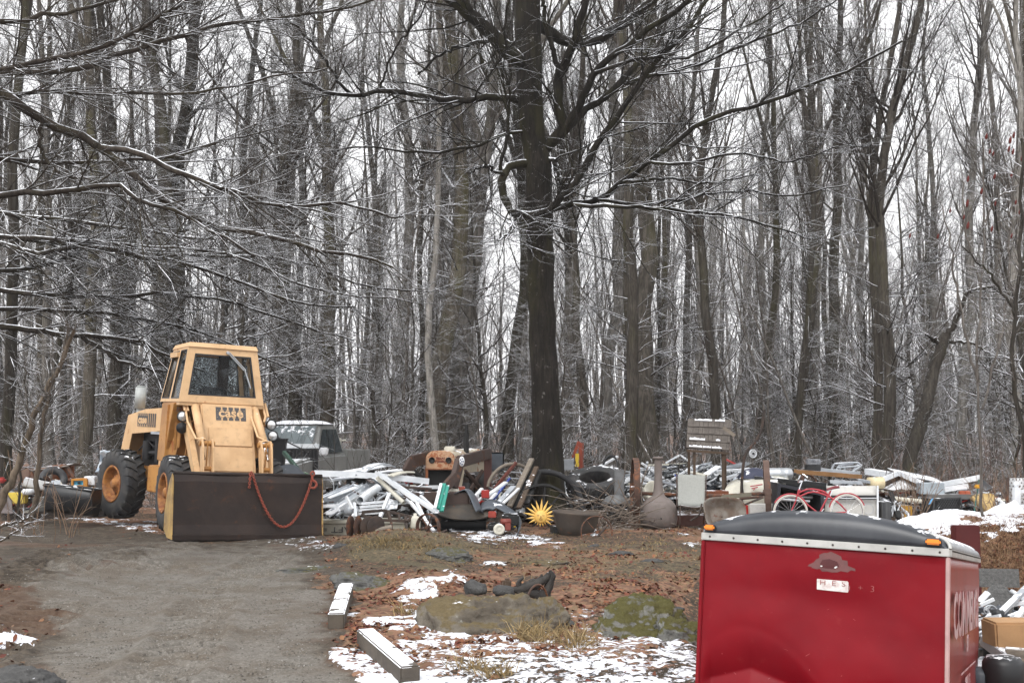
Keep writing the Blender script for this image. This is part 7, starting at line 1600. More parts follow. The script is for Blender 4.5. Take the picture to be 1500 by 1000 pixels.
strip('green_post', 'thin dark green post standing before the tan hull piece', (1426, 758, 23), (1434, 702, 23.2), .03, .03, paint('post_green', (.02, .10, .08), snow=0), 'pipe', cat='post'); bx('yellow_clamp', 'yellow orange clamp on the thin green post', (1433, 715, 23), (.14, .08, .08), paint('clamp', (.60, .30, .02)), cat='clamp', bevel=.02)
t = thing('lattice_panel', 'white lattice panel with dark edge at the far right', 'panel', P(1490, 742, 22.5)); o = Vector(t.location)
m = MB(); a, b, c, d = gq(1478, 742, 22.5), gq(1540, 745, 22.0), gq(1540, 700, 22.0), gq(1476, 700, 22.5); f_ = lambda u, v: (a*(1-u)+b*u)*(1-v)+(d*(1-u)+c*u)*v
m.grid(f_, 2, 2, .01); m.build('board', M('lattice_white', (.62, .63, .64), .6, snow=.2, grime=.4), t, local=True)
m = MB()
for i in range(12):
    for j in range(9): m.box(f_((i+.5+(j % 2)*.5)/12.6, (j+.6)/9)+Vector((0, -.008, 0)), (.022, .006, .022), rot(0, .78, 0))
m.build('holes', DECAL, t, local=True); m = MB(); plank(m, gq(1475, 744, 22.4), gq(1476, 699, 22.4), .05, .05); m.build('edge', BROWN, t, local=True)
t = thing('vinyl_gate', 'white vinyl gate with ball topped post at the right edge', 'gate', P(1495, 775, 19.5)); o = Vector(t.location)
m = MB(); plank(m, gq(1489, 776, 19.5), gq(1489, 714, 19.5), .10, .10); m.lathe([(0, .10), (.04, .08), (.055, .04), (.03, .0), (.03, -.02)], TR(*gq(1489, 713, 19.5)), 14); m.build('post', ALU, t, local=True)
m = MB()
for y in (720, 742): plank(m, gq(1489, y, 19.5), gq(1560, y-6, 19.2), .06, .03)
for k in range(6): plank(m, gq(1497+11*k, 774, 19.45), gq(1497+11*k, 742, 19.45), .09, .02)
m.build('pickets', ALU, t, local=True)
# snow pile
def heap_snow(name, label, c, rx_, ry_, h, seed, mat):
    m = MB(); m.grid(lambda u, v: Vector((c.x+(u-.5)*2*rx_, c.y+(v-.5)*2*ry_, hz(c.x+(u-.5)*2*rx_, c.y+(v-.5)*2*ry_)-.04+h*(math.sin(PI*u)*math.sin(PI*v))**.7*(1+.35*mnoise.noise((u*4+seed, v*4, seed)))+.04*mnoise.noise((u*14, v*14, seed)))), 40, 30); return m.build(name, mat, label=label, cat='snow', kind='stuff')
SNM = M('pile_snow', SNOW, .8, grime=.1, var=.15, bump=.3, scale=8)
c = P(1375, 765, 19.5); heap_snow('snow', 'white snow pile beyond the trailer cap', Vector((c.x, 19.5, 0)), 1.0, .8, .13, 3, SNM)
c = P(1400, 758, 20.6); heap_snow('snow', 'snow mound before the mesh crate', Vector((c.x, 20.6, 0)), .6, .5, .20, 5, SNM)
m = MB(); a = P(1412, 782, 18.2); b = P(1500, 765, 18.2); 
m.grid(lambda u, v: (P(1420, 776, 18.6)*(1-u)+P(1520, 772, 18.6)*u)+Vector((0, v*.8, v*(.02+.38*u)+.03*mnoise.noise((u*5, v*5, 7)))), 20, 14); m.build('snow', SNM, label='snow sliding down the bank before the white gate', cat='snow', kind='stuff')

# ------------------------------------------------------------------ lower right: scrap on the trailer bed behind the red box
bx('red_post', 'dark red steel box post standing right behind the red trailer', P(1417, 880, 13.2), (.30, .12, .86), paint('dark_red_steel', (.075, .008, .008), snow=0), .1, cat='post', bevel=.01)
DIA = M('tread_plate', (.10, .10, .098), .5, metal=.3, col2=(.16, .16, .155), scale=30, var=.9, bump=.8, grime=.5)
def plate(name, label, c, w_, h_, rotm, shape=None):
    m = MB(TR(*P(*c)) @ rotm)
    poly = shape or [(-w_/2, -h_/2), (w_/2, -h_/2), (w_/2, h_/2), (-w_/2, h_/2)]; m.prism(poly, 0, .012)
    n_ = int(w_/.035)
    for i in range(n_):
        for j in range(int(h_/.03)):
            x, z = -w_/2+.02+i*.035, -h_/2+.018+j*.03
            if shape and (x*x/(w_*w_/4)+z*z/(h_*h_/4) > .95): continue
            m.box((x, -.002, z), (.022, .004, .006), rot(0, .75 if (i+j) % 2 else -.75, 0))
    return m.build(name, DIA, label=label, cat='plate')
plate('tread_plate', 'upper square tread plate standing on edge right of the trailer', (1463, 846, 12.6), .46, .20, rot(-.1, .02, .05))
plate('tread_plate', 'lower rounded tread plate leaning below the square one', (1464, 882, 12.2), .34, .38, rot(-.2, .1, .05), [(.17*math.cos(a_)*(1 if abs(math.cos(a_)) < .8 else .95), .19*math.sin(a_)) for a_ in [2*PI*k/20 for k in range(20)]])
# deck: low wooden flatbed carrying the carton
t = thing('flatbed', 'weathered flatbed edge with wooden planks right of the trailer', 'flatbed', P(1500, 990, 10.4)); o = Vector(t.location)
m = MB(); plank(m, gq(1441, 937, 10.7), gq(1477, 965, 10.1), .10, .07); m.build('side_rail', ALUG, t, .006, local=True)
m = MB(); plank(m, gq(1473, 957, 10.15), gq(1560, 964, 10.0), .11, .10); m.build('end_beam', WOODG, t, .006, local=True)
m = MB()
for k in range(5): m.box((gq(1510, 944, 10.55)+Vector((0, .12*k-.25, -.04))), (.75, .11, .03))
m.build('deck', WOODG, t, local=True); m = MB(); m.box(gq(1512, 968, 10.5)+Vector((0, .1, 0)), (.6, .5, .1)); m.build('underframe', BLACKM, t, local=True)
for px in (1490, 1545):
    m = MB(); b_ = gq(px, 975, 10.5); b_.z = .0; m.tube([gq(px, 970, 10.4), Vector((b_.x, b_.y, -.3))], .04, 8); m.build('leg', BLACKM, t, local=True)
t = thing('carton', 'brown cardboard carton sealed with tape on the flatbed', 'carton', P(1488, 946, 10.45)); o = Vector(t.location)
m = MB(); m.hexa([(-.24,-.16,0),(.26,-.16,0),(.26,.16,0),(-.24,.16,0),(-.25,-.165,.235),(.26,-.165,.235),(.26,.16,.235),(-.25,.16,.235)]); m.build('box', CARD, t, .018, local=True)
for z in (.045, .195):
    m = MB(); m.box((.06, -.1645, z), (.045, .004, .085)); m.build('tape', TAPE, t, local=True)
m = MB(); m.text('N', .05, .0008, TR(.19, -.1665, .085) @ rot(PI/2, 0, 0)); m.build('lettering', M('card_print', (.2, .11, .05), .8), t, local=True)
for a, b, w_, mt, kd, lab in (((1458, 905, 11.2), (1520, 845, 11.6), .07, ALUG, 'bar', 'dull grey steel bar slanting up behind the carton'), ((1470, 889, 11.4), (1530, 874, 11.4), .04, ALU, 'bar', 'thin white rail above the carton'), ((1428, 908, 11.2), (1465, 901, 11.0), .045, ALU, 'bar', 'white strip lying left of the carton top'),
   ((1432, 917, 11.3), (1452, 898, 11.3), .08, ALU, 'siding', 'white flap left of the carton'), ((1433, 880, 11.8), (1446, 866, 11.8), .10, ALU, 'siding', 'bright white board end beside the trailer flank'), ((1436, 886, 11.7), (1456, 877, 11.7), .03, ALU, 'bar', 'narrow white bar below the white board end'),
   ((1478, 903, 11.1), (1496, 896, 11.1), .06, ALU, 'bar', 'white stub on top of the carton, right of its tape'), ((1500, 890, 11.2), (1490, 905, 11.0), .05, ALU, 'bar', 'white short post right above the carton'), ((1430, 930, 11), (1448, 921, 11), .05, ALUG, 'bar', 'grey bar in the gap left of the carton'),
   ((1424, 985, 10.4), (1442, 968, 10.6), .05, ALU, 'bar', 'upper of three pale slats low beside the trailer flank'), ((1424, 978, 10.5), (1440, 963, 10.7), .04, ALUG, 'bar', 'middle of three pale slats low beside the trailer flank'), ((1424, 992, 10.3), (1444, 976, 10.5), .04, ALU, 'bar', 'lowest of three pale slats low beside the trailer flank')): strip('bar', lab, a, b, w_, .03, mt, kd, 'loose pieces right of the trailer', 'scrap')
for px, py, Y, r, lab, mt in ((1436, 995, 10.0, .12, 'dark grey round drum low beside the trailer flank', GUN), (1470, 985, 9.9, .17, 'black round tub under the flatbed', BLACKP), (1462, 900, 11.1, .06, 'small dark bundle on the left end of the carton', BLACKP)):
    m = MB(TR(*P(px, py, Y))); m.lathe([(0, -r), (r*.8, -r), (r, -r*.5), (r, r*.5), (r*.8, r*.8), (0, r*.9)], None, 20); m.build('drum', mt, label=lab, cat='drum')
m = MB(); cpts = [P(1447+8*math.cos(k*.5)+k*.4, 893+7*math.sin(k*.5), 11.5) for k in range(22)]; m.tube(cpts, .008, 5); m.build('cable', ALUG, label='loops of grey cable left of the rounded tread plate', cat='cable')

# ------------------------------------------------------------------ scrap at the left edge
t = thing('boat_tub', 'black plastic sled boat lying right beside the loader rear tyre', 'tub', P(110, 757, 21.6)); o = Vector(t.location)
m = MB(); 
def tub(u, v):
    a_ = PI*(v-.5); w_ = .26*(1-.55*u**2.5); x = -.62+1.3*(1-u); return Vector((.40-.95*u, math.sin(a_)*w_*1.0, .50+.10*u-math.cos(a_)**.7*.50 if abs(v-.5) < .5 else .50+.10*u))
m.grid(tub, 18, 14, .015); m.add([tub(0, k_/14)+Vector((-.02, 0, 0)) for k_ in range(15)]+[tub(0, k_/14) for k_ in range(15)], [tuple(range(15)), tuple(range(29, 14, -1))]+[(k_, k_+15, k_+16, k_+1) for k_ in range(14)]); m.build('shell', BLACKP, t, local=True); m = MB(); m.tube([(-.56, -.12, .60), (0, -.23, .55), (.40, -.26, .50)], .022, 8); m.tube([(-.56, .12, .60), (0, .23, .55), (.40, .26, .50)], .022, 8); m.tube([(-.56, -.12, .60), (-.59, 0, .61), (-.56, .12, .60)], .022, 8); m.build('rim', BLACKP, t, local=True)
sheet('windscreen', 'dark grey bent plastic screen standing in the black sled boat', [(90, 724, 21.7), (116, 726, 21.7), (112, 712, 21.8), (90, 712, 21.8)], GUN, cat='screen', wav=.02)
t = thing('arcade_cabinet', 'orange framed cabinet with a blue panel behind the rear tyre', 'cabinet', P(117, 735, 23.2)); o = Vector(t.location); OR_ = paint('cab_orange', (.48, .21, .03), snow=.2)
m = MB(); quad_frame(m, gq(104, 714, 23.2), gq(125, 713, 23.2), gq(125, 700, 23.2), (gq(104, 701, 23.2)), .045, .3); plank(m, gq(126, 726, 23.2), gq(126, 701, 23.2), .07, .07); plank(m, gq(137, 732, 23.3), gq(137, 713, 23.3), .07, .05); m.build('frame', OR_, t, .004, local=True)
m = MB(); m.add([gq(104, 714, 23.25), gq(125, 713, 23.25), gq(125, 700, 23.25), gq(104, 701, 23.25)]+[gq(104, 714, 23.3), gq(125, 713, 23.3), gq(125, 700, 23.3), gq(104, 701, 23.3)], [(0,1,2,3), (7,6,5,4)]); m.build('panel', paint('sky_blue', (.07, .36, .55), snow=0), t, local=True)
m = MB(); m.box(gq(115.5, 707, 23.22), (.05, .02, .04)); m.build('latch', BLACKM, t, local=True)
bx('white_box', 'white box with snow right behind the loader rear tyre', (133, 710, 23.4), (.22, .2, .18), ALU, cat='box')
strip('white_strip', 'short white strip leaning in the black sled boat', (109, 711, 21.5), (118, 724, 21.4), .05, .03, ALU, 'bar', cat='strip')
t = thing('wrecked_car', 'rusty old car body frame with snow on its roof at left', 'car body', P(72, 725, 25.5)); o = Vector(t.location); CF = paint('car_rust', (.10, .055, .04), rust=.5, snow=.4)
m = MB()
for s_ in ([(40, 690), (58, 688), (80, 684), (97, 682)], [(97, 682), (108, 700)], [(40, 690), (34, 706)], [(58, 689), (66, 708)], [(45, 690, 25.2), (50, 707, 25.2)], [(34, 706), (66, 710), (108, 702)]): m.tube([gq(*(p if len(p) == 3 else (*p, 25.5))) for p in s_], .05, 6)
m.build('roof_frame', CF, t, local=True); m = MB(); m.grid(lambda u, v: (gq(40, 689, 25.4)*(1-u)+gq(98, 682, 25.4)*u)+Vector((0, v*1.0, .05*math.sin(PI*v))), 8, 5, .02); m.build('roof', M('car_roof', (.25, .22, .19), .7, rust=.4, snow=.5), t, local=True)
m = MB(); m.grid(lambda u, v: (gq(24, 706, 25.2)*(1-u)+gq(40, 700, 25.2)*u)+Vector((0, .1, .35*v*math.sin(1.6*u+.6))), 8, 6, .03); m.build('fender', paint('fender_brown', (.16, .10, .075), rust=.3), t, local=True)
m = MB(); m.grid(lambda u, v: (gq(66, 705, 25.6)*(1-u)+gq(98, 702, 25.6)*u)+Vector((0, .4, .30*v)), 4, 4, .03); m.build('dash', ORUST, t, local=True)
m = MB(TR(*P(80, 712, 24.6)) @ rot(1.0, .2, .4)); m.torus(.13, .04, None, 22, 8); m.build('horn_ring', CREAMP, label='tan ring lying in front of the rusty car frame', cat='ring')
m = MB(TR(*P(78, 702, 25)) @ rot(1.2, 0, .5)); m.lathe([(.15, -.08), (.27, -.09), (.3, 0), (.27, .09), (.15, .08), (.15, -.08)], None, 26); m.build('tyre', RUBBER2, label='dark tyre standing inside the rusty car frame', cat='tyre')
m = MB(); m.grid(lambda u, v: P(32, 712, 23.4)*(1-u)+P(70, 720, 23.2)*u+Vector((0, .35*v, .16*math.sin(PI*v)+.02)), 10, 6, .06); m.build('bench_seat', M('seat_grey', (.33, .33, .33), .6, snow=.5, scale=3), label='grey snow covered bench seat lying before the car frame', cat='seat')
m = MB(TR(*P(41, 724, 23.1)) @ rot(0, 0, .2)); m.lathe([(0, 0), (.10, 0), (.13, .06), (.10, .11), (0, .12)], None, 16); m.build('white_bowl', ALU, label='white bowl shaped cap below the grey bench seat', cat='cap')
bx('yellow_bin', 'bright yellow plastic bin in the leaves at left', (25, 737, 23.2), (.36, .26, .22), paint('bin_yellow', (.62, .47, .07), snow=.05), .1, cat='bin', bevel=.02)
m = MB(); pl = [P(*k) for k in ((-14, 750, 21), (18, 752, 21), (17, 735, 21.1), (6, 716, 21.2), (-8, 712, 21.2), (-16, 728, 21.2))]; m.add(pl+[p+Vector((0, .04, 0)) for p in pl], [tuple(range(6)), tuple(range(11, 5, -1))]+[(i, i+6, (i+1) % 6+6, (i+1) % 6) for i in range(6)]); m.build('metal_sheet', paint('purple_brown', (.085, .065, .062), snow=.1), label='dull brown rounded steel sheet standing at the left edge', cat='sheet')
bx('grey_box', 'grey wooden chest lying right of the crossing saplings', (66, 748, 22.4), (.42, .3, .27), M('chest', (.075, .075, .068), .8, scale=5, snow=.2), .1, cat='chest'); bx('red_cloth', 'small red bundle at the left edge behind the saplings', (3, 707, 24.5), (.16, .14, .12), REDP, cat='bundle', bevel=.04)
m = MB(TR(*P(95, 734, 22)) @ rot(0, PI/2, .2)); m.lathe([(0, -.15), (.09, -.14), (.10, 0), (.09, .14), (0, .15)], None, 14); m.build('grey_drum', GUN, label='small grey drum lying left of the black sled boat', cat='drum')
m = MB(); p = P(150, 676, 23.8); m.grid(lambda u, v: p+Vector(((u-.5)*.30+.12*v, .1*math.sin(v*4), -.2+.42*v+.05*mnoise.noise((u*5, v*5, 2)))), 8, 10, .03); m.build('tarp_bundle', M('tarp_blue_white', (.25, .33, .42), .6, col2=(.6, .62, .64), scale=6, var=1, snow=.3), label='blue white rag bundle hanging behind the loader hood', cat='bundle'); strip('prop', 'thin dark prop holding the rag bundle behind the loader', P(150, 740, 24), P(152, 676, 24), .05, .05, BLACKM, 'pipe', cat='pole')

# ------------------------------------------------------------------ foreground: timbers, rocks, root, hoop
def timber(label, a, b, w_):
    a = G(*a); b = G(*b); a.z += w_*.42; b.z += w_*.42; m = MB(); plank(m, a, b, w_, w_)
    T = frame(a, b); o = m.build('timber', TIMB, None, .012, label, 'timber', 'landscape timbers beside the drive'); return o
timber('upper snow topped timber beside the drive, end towards us', (492, 920), (507, 872), .15); timber('lower snow topped timber at the bottom of the photo', (601, 1003), (535, 944), .15)
def rock(name, label, c, d, seed, mat, rz=0, sink=.3, flat=1.0, n=110):
    g = G(*c) if not isinstance(c, Vector) else c; m = MB(TR(g.x, g.y, g.z-d[2]*sink) @ rot(0, 0, rz))
    def f(u, v):
        a_ = 2*PI*u; b_ = PI*v; p = Vector((math.cos(a_)*math.sin(b_), math.sin(a_)*math.sin(b_), math.cos(b_)))
        k = 1+.22*mnoise.noise(p*1.3+Vector((seed, 0, 0)))+.13*mnoise.noise(p*3.1+Vector((0, seed, 0)))+.10*mnoise.noise(p*6+Vector((0, 0, seed)))+.06*mnoise.noise(p*13)+.03*mnoise.noise(p*30)
        for q_ in range(5):
            nn = mnoise.noise_vector(Vector((seed+q_*3.3, q_*1.7, 1))).normalized(); dd = p.dot(nn)
            if dd > .72: k *= .72/dd
        return Vector((p.x*d[0]*k, p.y*d[1]*k, max(p.z, -.6)*d[2]*k))
    m.grid(f, n, n//2); return m.build(name, mat, label=label, cat='rock')
def rockmat(name, c1, c2, moss=0, mosscol=(.085, .08, .025), snow=.1, pale=.3):
    m = bpy.data.materials.new(name); N = NT(m); co = N.coord('Object'); n1 = N.noise(co, 2.2, 5, .65); n2 = N.noise(co, 11, 6, .7); n3 = N.noise(co, 30, 4, .7); g = N.normal_z()
    c = N.mix(N.ss(n1, .35, .65), c1, c2); c = N.mix(N.math('MULTIPLY', N.ss(n2, .52, .7), .7), c, tuple(x*.4 for x in c1)); c = N.mix(N.math('MULTIPLY', N.ss(N.noise(co, 6, 5, .7), .6, .7), pale), c, (.30, .31, .28))
    f = N.ss(N.math('ADD', N.math('MULTIPLY', g[2], .55), N.math('ADD', N.math('SUBTRACT', n1, .5), N.math('MULTIPLY', N.math('SUBTRACT', n2, .5), .8))), .42-.4*moss, .62-.4*moss)
    if moss: c = N.mix(f, c, N.mix(n3, tuple(x*.5 for x in mosscol), tuple(x*1.5 for x in mosscol)))
    if snow: c = N.mix(N.ss(N.math('ADD', g[2], N.math('MULTIPLY', N.math('SUBTRACT', N.noise(co, 5, 5, .7), .5), 2.2)), 1.3-snow, 1.42-snow), c, SNOW)
    N.out(c, .92, 0, N.math('ADD', n2, N.math('MULTIPLY', n3, .5)), .9, .03, .25); return m
RK1 = rockmat('rock_mossy', (.085, .072, .056), (.19, .17, .138), .38, (.11, .085, .045), .08, .6); RK2 = rockmat('rock_green', (.12, .12, .11), (.26, .26, .24), .8, (.072, .066, .022), .0, .6); RK3 = rockmat('rock_grey', (.085, .085, .082), (.14, .14, .135), .12, (.07, .065, .03), .1, .3); RK4 = rockmat('stone_dark', (.055, .055, .055), (.09, .088, .085), 0, (0, 0, 0), .15, .1)
gp = G(722, 925); rock('boulder', 'broad brown mossy boulder between timber and red trailer', Vector((gp.x-.02, gp.y+.25, gp.z)), (.68, .48, .46), 3.1, RK1, -.12, .18)
gp = G(790, 925); rock('boulder', 'low right shoulder of the brown boulder, sloping to grass', Vector((gp.x, gp.y+.2, gp.z)), (.32, .30, .30), 5.2, RK1, .3, .15)
gp = G(950, 935); rock('boulder', 'yellow green mossy boulder left of the red trailer', Vector((gp.x+.0, gp.y+.3, gp.z)), (.46, .36, .36), 8.4, RK2, -.1, .12)
gp = G(1005, 940); rock('boulder', 'smaller mossy boulder tucked against the trailer corner', Vector((gp.x, gp.y+.25, gp.z)), (.24, .24, .26), 9.9, RK2, .2, .15)
gp = G(530, 862); rock('boulder', 'low grey rock ledge between drive and snow', Vector((gp.x, gp.y+.2, gp.z)), (.46, .36, .19), 12.3, RK3, -.15, .1)
gp = G(455, 835); rock('boulder', 'flat pale rock slab flush with the drive edge', Vector((gp.x, gp.y+.1, gp.z)), (.42, .3, .07), 14.1, RK3, .1, .3)
gp = G(655, 815); rock('boulder', 'pale grey rock sticking out of the grassy hump', Vector((gp.x, gp.y, gp.z)), (.36, .30, .13), 15.7, RK3, -.5, .1)
gp = G(800, 825); rock('boulder', 'half buried flat brown stone in the leaves behind the boulder', Vector((gp.x, gp.y, gp.z)), (.4, .2, .06), 16.7, RK1, 0, .2)
gp = G(30, 1010); rock('boulder', 'dark grey rock at the lower left corner', Vector((gp.x-.1, gp.y, gp.z)), (.36, .3, .14), 18.7, RK4, 0, .1)
for px, py, r, lab in ((695, 862, .085, 'small round stone on the left shoulder of the boulder'), (738, 866, .07, 'pointed little stone on top of the boulder')): rock('stone', lab, P(px, py, 11.25), (r*1.5, r, r), px, RK4, 0, 0, n=20)
rock('stone', 'dark square stone lying on top of the green boulder', P(912, 888, 10.75), (.085, .07, .06), 33.3, RK4, .2, .0, n=20)
rock('stone', 'black slate flake on the right of the green boulder', P(985, 892, 10.6), (.13, .07, .03), 35.3, RK4, .2, .0, n=20)
for px, py, d, lab in ((908, 812, (.2, .08, .06), 'dark stone lying in the leaves before the cauldron'), (955, 822, (.16, .07, .045), 'flat black stone in the grass left of the trailer'), (870, 800, (.1, .08, .05), 'little dark stone under the iron wheel'), (828, 915, (.12, .08, .06), 'dark broken clod right of the boulder'), (500, 800, (.12, .1, .06), 'dark stone beside the bucket')): rock('stone', lab, (px, py), d, px*.37, RK4, .1, .1, n=20)
# weathered black root
t = thing('root_stump', 'black weathered tree root sticking up behind the boulder', 'root', G(785, 885)); o = Vector(t.location); m = MB(); RO = M('black_root', (.022, .020, .019), .85, col2=(.05, .045, .04), scale=8, snow=.1, bump=.6)
YR = o.y
def rq(px, py, dy=0): return P(px, py, YR+dy)-o
for pts_, rs in (([(752, 862), (768, 862), (785, 858), (800, 850), (806, 842)], [.03, .05, .06, .05, .03]), ([(800, 885), (802, 872), (806, 860), (808, 848), (806, 836)], [.05, .05, .045, .035, .012]), ([(785, 860), (792, 850), (795, 843)], [.04, .03, .008]), ([(760, 866), (780, 868), (800, 880)], [.04, .05, .05]), ([(790, 868), (800, 884), (796, 890)], [.05, .05, .04]), ([(764, 864), (762, 852), (768, 846)], [.04, .03, .01]), ([(806, 852), (811, 846), (809, 838)], [.03, .02, .006]), ([(775, 862), (783, 853), (790, 856)], [.04, .035, .02])): m.tube([Vector(v) for v in resample([tuple(rq(*p)) for p in pts_], 12)], list(np.interp(np.linspace(0, 1, 12), np.linspace(0, 1, len(rs)), rs)), 8)
m.v = [v+mnoise.noise_vector(v*14)*.014 for v in m.v]; m.build('root', RO, t, local=True, jitter=.03)
m = MB(TR(*P(787, 886, 10.9)) @ rot(0, .0, .75) @ rot(PI/2, 0, 0)); m.torus(.19, .012, Matrix.Scale(.75, 4, (1, 0, 0)), 30, 6); m.build('iron_hoop', RUSTY, label='thin rusty iron hoop leaning on the right end of the boulder', cat='hoop')
bx('white_tag', 'small pale tag lying on the boulder beside the hoop', (757, 878, 11.05), (.03, .02, .045), ALU, cat='tag'); bx('lumber_offcut', 'short brown wood chunk standing on the boulder by the root', (741, 868, 11.3), (.08, .08, .14), WOODB, .2, .1, cat='chunk', bevel=.02)

# ------------------------------------------------------------------ leaves, stones, dead grass: nobody could count them
LEAFM = bpy.data.materials.new('fallen_leaf'); N = NT(LEAFM); at = N.n('ShaderNodeAttribute', attribute_name='tint'); N.out(at.outputs['Color'], .8, 0, None, spec=.3)
def litter(name, label, cat, X, Y, cols, size, lift, kind_, mat, upright=0):
    """small folded leaves or chips scattered over the terrain"""
    n = len(X); Z = height(X, Y); s_ = size*rng.uniform(.6, 1.3, n); a_ = rng.uniform(0, 2*PI, n); tx, ty = rng.normal(0, .35, n), rng.normal(0, .35, n)
    if kind_ == 'leaf': base = np.array([(-.5, 0, 0), (-.15, .32, .12), (.25, .26, .14), (.55, 0, .02), (.25, -.26, .14), (-.15, -.32, .12)]); faces = [(0, 1, 2, 3), (0, 3, 4, 5)]
    else: base = np.array([(-.5, -.35, 0), (.5, -.3, 0), (.4, .4, 0), (-.4, .35, 0), (-.25, -.2, .4), (.3, -.15, .45), (.2, .25, .4), (-.2, .2, .42)]); faces = [(4, 5, 6, 7), (0, 1, 5, 4), (1, 2, 6, 5), (2, 3, 7, 6), (3, 0, 4, 7)]
    k = len(base); v = np.repeat(base[None], n, 0)*s_[:, None, None]; v = v*rng.uniform(.75, 1.25, (n, k, 1))
    ca, sa = np.cos(a_)[:, None], np.sin(a_)[:, None]; x = v[..., 0]*ca-v[..., 1]*sa; y = v[..., 0]*sa+v[..., 1]*ca; z = v[..., 2]*rng.choice([1, -.6], (n, 1)) if kind_ == 'leaf' else v[..., 2]
    z = z+x*tx[:, None]*(kind_ == 'leaf')+y*ty[:, None]*(kind_ == 'leaf')+Z[:, None]+lift; vv = np.stack([x+X[:, None], y+Y[:, None], z], -1).reshape(-1, 3)
    f = (np.array(faces)[None]+np.arange(n)[:, None, None]*k).reshape(-1, 4); me = bpy.data.meshes.new(name)
    me.vertices.add(len(vv)); me.vertices.foreach_set('co', vv.ravel().astype(np.float32)); me.loops.add(f.size); me.loops.foreach_set('vertex_index', f.ravel().astype(np.int32)); me.polygons.add(len(f)); me.polygons.foreach_set('loop_start', np.arange(0, f.size, 4, dtype=np.int32)); me.polygons.foreach_set('loop_total', np.full(len(f), 4, np.int32)); me.update()
    c = np.array(cols)[rng.integers(len(cols), size=n)]*rng.uniform(.65, 1.25, (n, 1)); c = np.concatenate([np.repeat(c, k, 0), np.ones((n*k, 1))], 1)
    ca_ = me.color_attributes.new('tint', 'FLOAT_COLOR', 'POINT'); ca_.data.foreach_set('color', c.ravel().astype(np.float32)); o = bpy.data.objects.new(name, me); COL.objects.link(o); me.materials.append(mat); return tag(o, label, cat, kind='stuff')
def scatter(n, x0, x1, y0, y1, dens):
    x = rng.uniform(x0, x1, n); u = rng.random(n); y = 1/(1/y0+(1/y1-1/y0)*u); z = height(x, y); g, mu, sn, lf, gr, bk, nf, nff = masks(x, y, z); keep_ = rng.random(n) < dens(x, y, g, mu, sn, lf, gr, bk, nf); return x[keep_], y[keep_]
X, Y = scatter(120000, -7, 8, 7.6, 26, lambda x, y, g, mu, sn, lf, gr, bk, nf: np.clip((g < .25)*(1-.8*mu)*(1-.55*sn)*(.12+.85*(lf > .75)*lf)*(1-.7*gr)*sstep(.3, .6, nf)*.9+.5*bk, 0, 1))
litter('fallen_leaves', 'red brown fallen leaves scattered over ground and snow', 'leaves', X, Y, [(.13, .042, .022), (.18, .07, .035), (.09, .035, .02), (.22, .11, .055), (.14, .085, .05), (.10, .028, .02)], .054, .010, 'leaf', LEAFM)
X, Y = scatter(34000, -8, 1, 7.6, 20, lambda x, y, g, mu, sn, lf, gr, bk, nf: np.clip(.75*g*sstep(.3, .65, nf)+.12*mu, 0, 1)*(1-sn)); litter('gravel', 'grey gravel stones strewn over the muddy drive', 'gravel', X, Y, [(.13, .12, .105), (.10, .09, .078), (.18, .17, .155), (.08, .07, .058), (.12, .105, .088)], .015, .0, 'chip', LEAFM)
def tufts(name, label, spots, blades, L, cols, r=.10):
    n = len(spots)*blades; c = np.repeat(np.array(spots), blades, 0); p0 = c[:, :2]+rng.normal(0, r, (n, 2)); p = np.column_stack([p0, height(p0[:, 0], p0[:, 1])-.01]); d = np.column_stack([rng.normal(0, .6, n), rng.normal(0, .6, n), np.ones(n)])
    pts = path(p, d, rng.uniform(.4, 1, n)*L, 5, -.10, .12, .35); w_ = .004; side_ = unit(np.cross(d, rng.normal(0, 1, (n, 3))))[:, None]*np.array([1, .9, .7, .45, .1])[None, :, None]*w_
    A = pts-side_; B_ = pts+side_; v = np.stack([A, B_], 2).reshape(-1, 3); i0 = (np.arange(n)*10)[:, None, None]; f = (i0+np.array([[2*k, 2*k+1, 2*k+3, 2*k+2] for k in range(4)])[None]).reshape(-1, 4)
    me = bpy.data.meshes.new(name); me.vertices.add(len(v)); me.vertices.foreach_set('co', v.ravel().astype(np.float32)); me.loops.add(f.size); me.loops.foreach_set('vertex_index', f.ravel().astype(np.int32)); me.polygons.add(len(f)); me.polygons.foreach_set('loop_start', np.arange(0, f.size, 4, dtype=np.int32)); me.polygons.foreach_set('loop_total', np.full(len(f), 4, np.int32)); me.update()
    c_ = np.array(cols)[rng.integers(len(cols), size=n)]*rng.uniform(.7, 1.2, (n, 1)); c_ = np.concatenate([np.repeat(c_, 10, 0), np.ones((n*10, 1))], 1); ca_ = me.color_attributes.new('tint', 'FLOAT_COLOR', 'POINT'); ca_.data.foreach_set('color', c_.ravel().astype(np.float32)); o = bpy.data.objects.new(name, me); COL.objects.link(o); me.materials.append(LEAFM); return tag(o, label, 'grass', kind='stuff')
STRAW = [(.27, .19, .085), (.21, .145, .065), (.33, .25, .13), (.15, .11, .055)]
X, Y = scatter(9000, -3.2, 4, 8, 23, lambda x, y, g, mu, sn, lf, gr, bk, nf: np.clip(gr*.8*sstep(.35, .6, nf), 0, 1)); tufts('dead_grass', 'short straw coloured dead grass on the open ground', np.column_stack([X, Y])[:1500], 8, .09, STRAW+[(.11, .10, .045)], .06)
sp = [G(*k) for k in ((560, 790), (575, 795), (600, 790), (545, 798), (620, 800), (530, 792), (590, 800), (640, 800))]; tufts('grass_tuft', 'yellow tuft of dead grass on the hump before the heap', [(p.x+rng.normal(0, .12), p.y+rng.normal(0, .15)) for p in sp for _ in range(6)], 20, .13, [(.26, .19, .09), (.19, .135, .065), (.12, .085, .045)], .09)
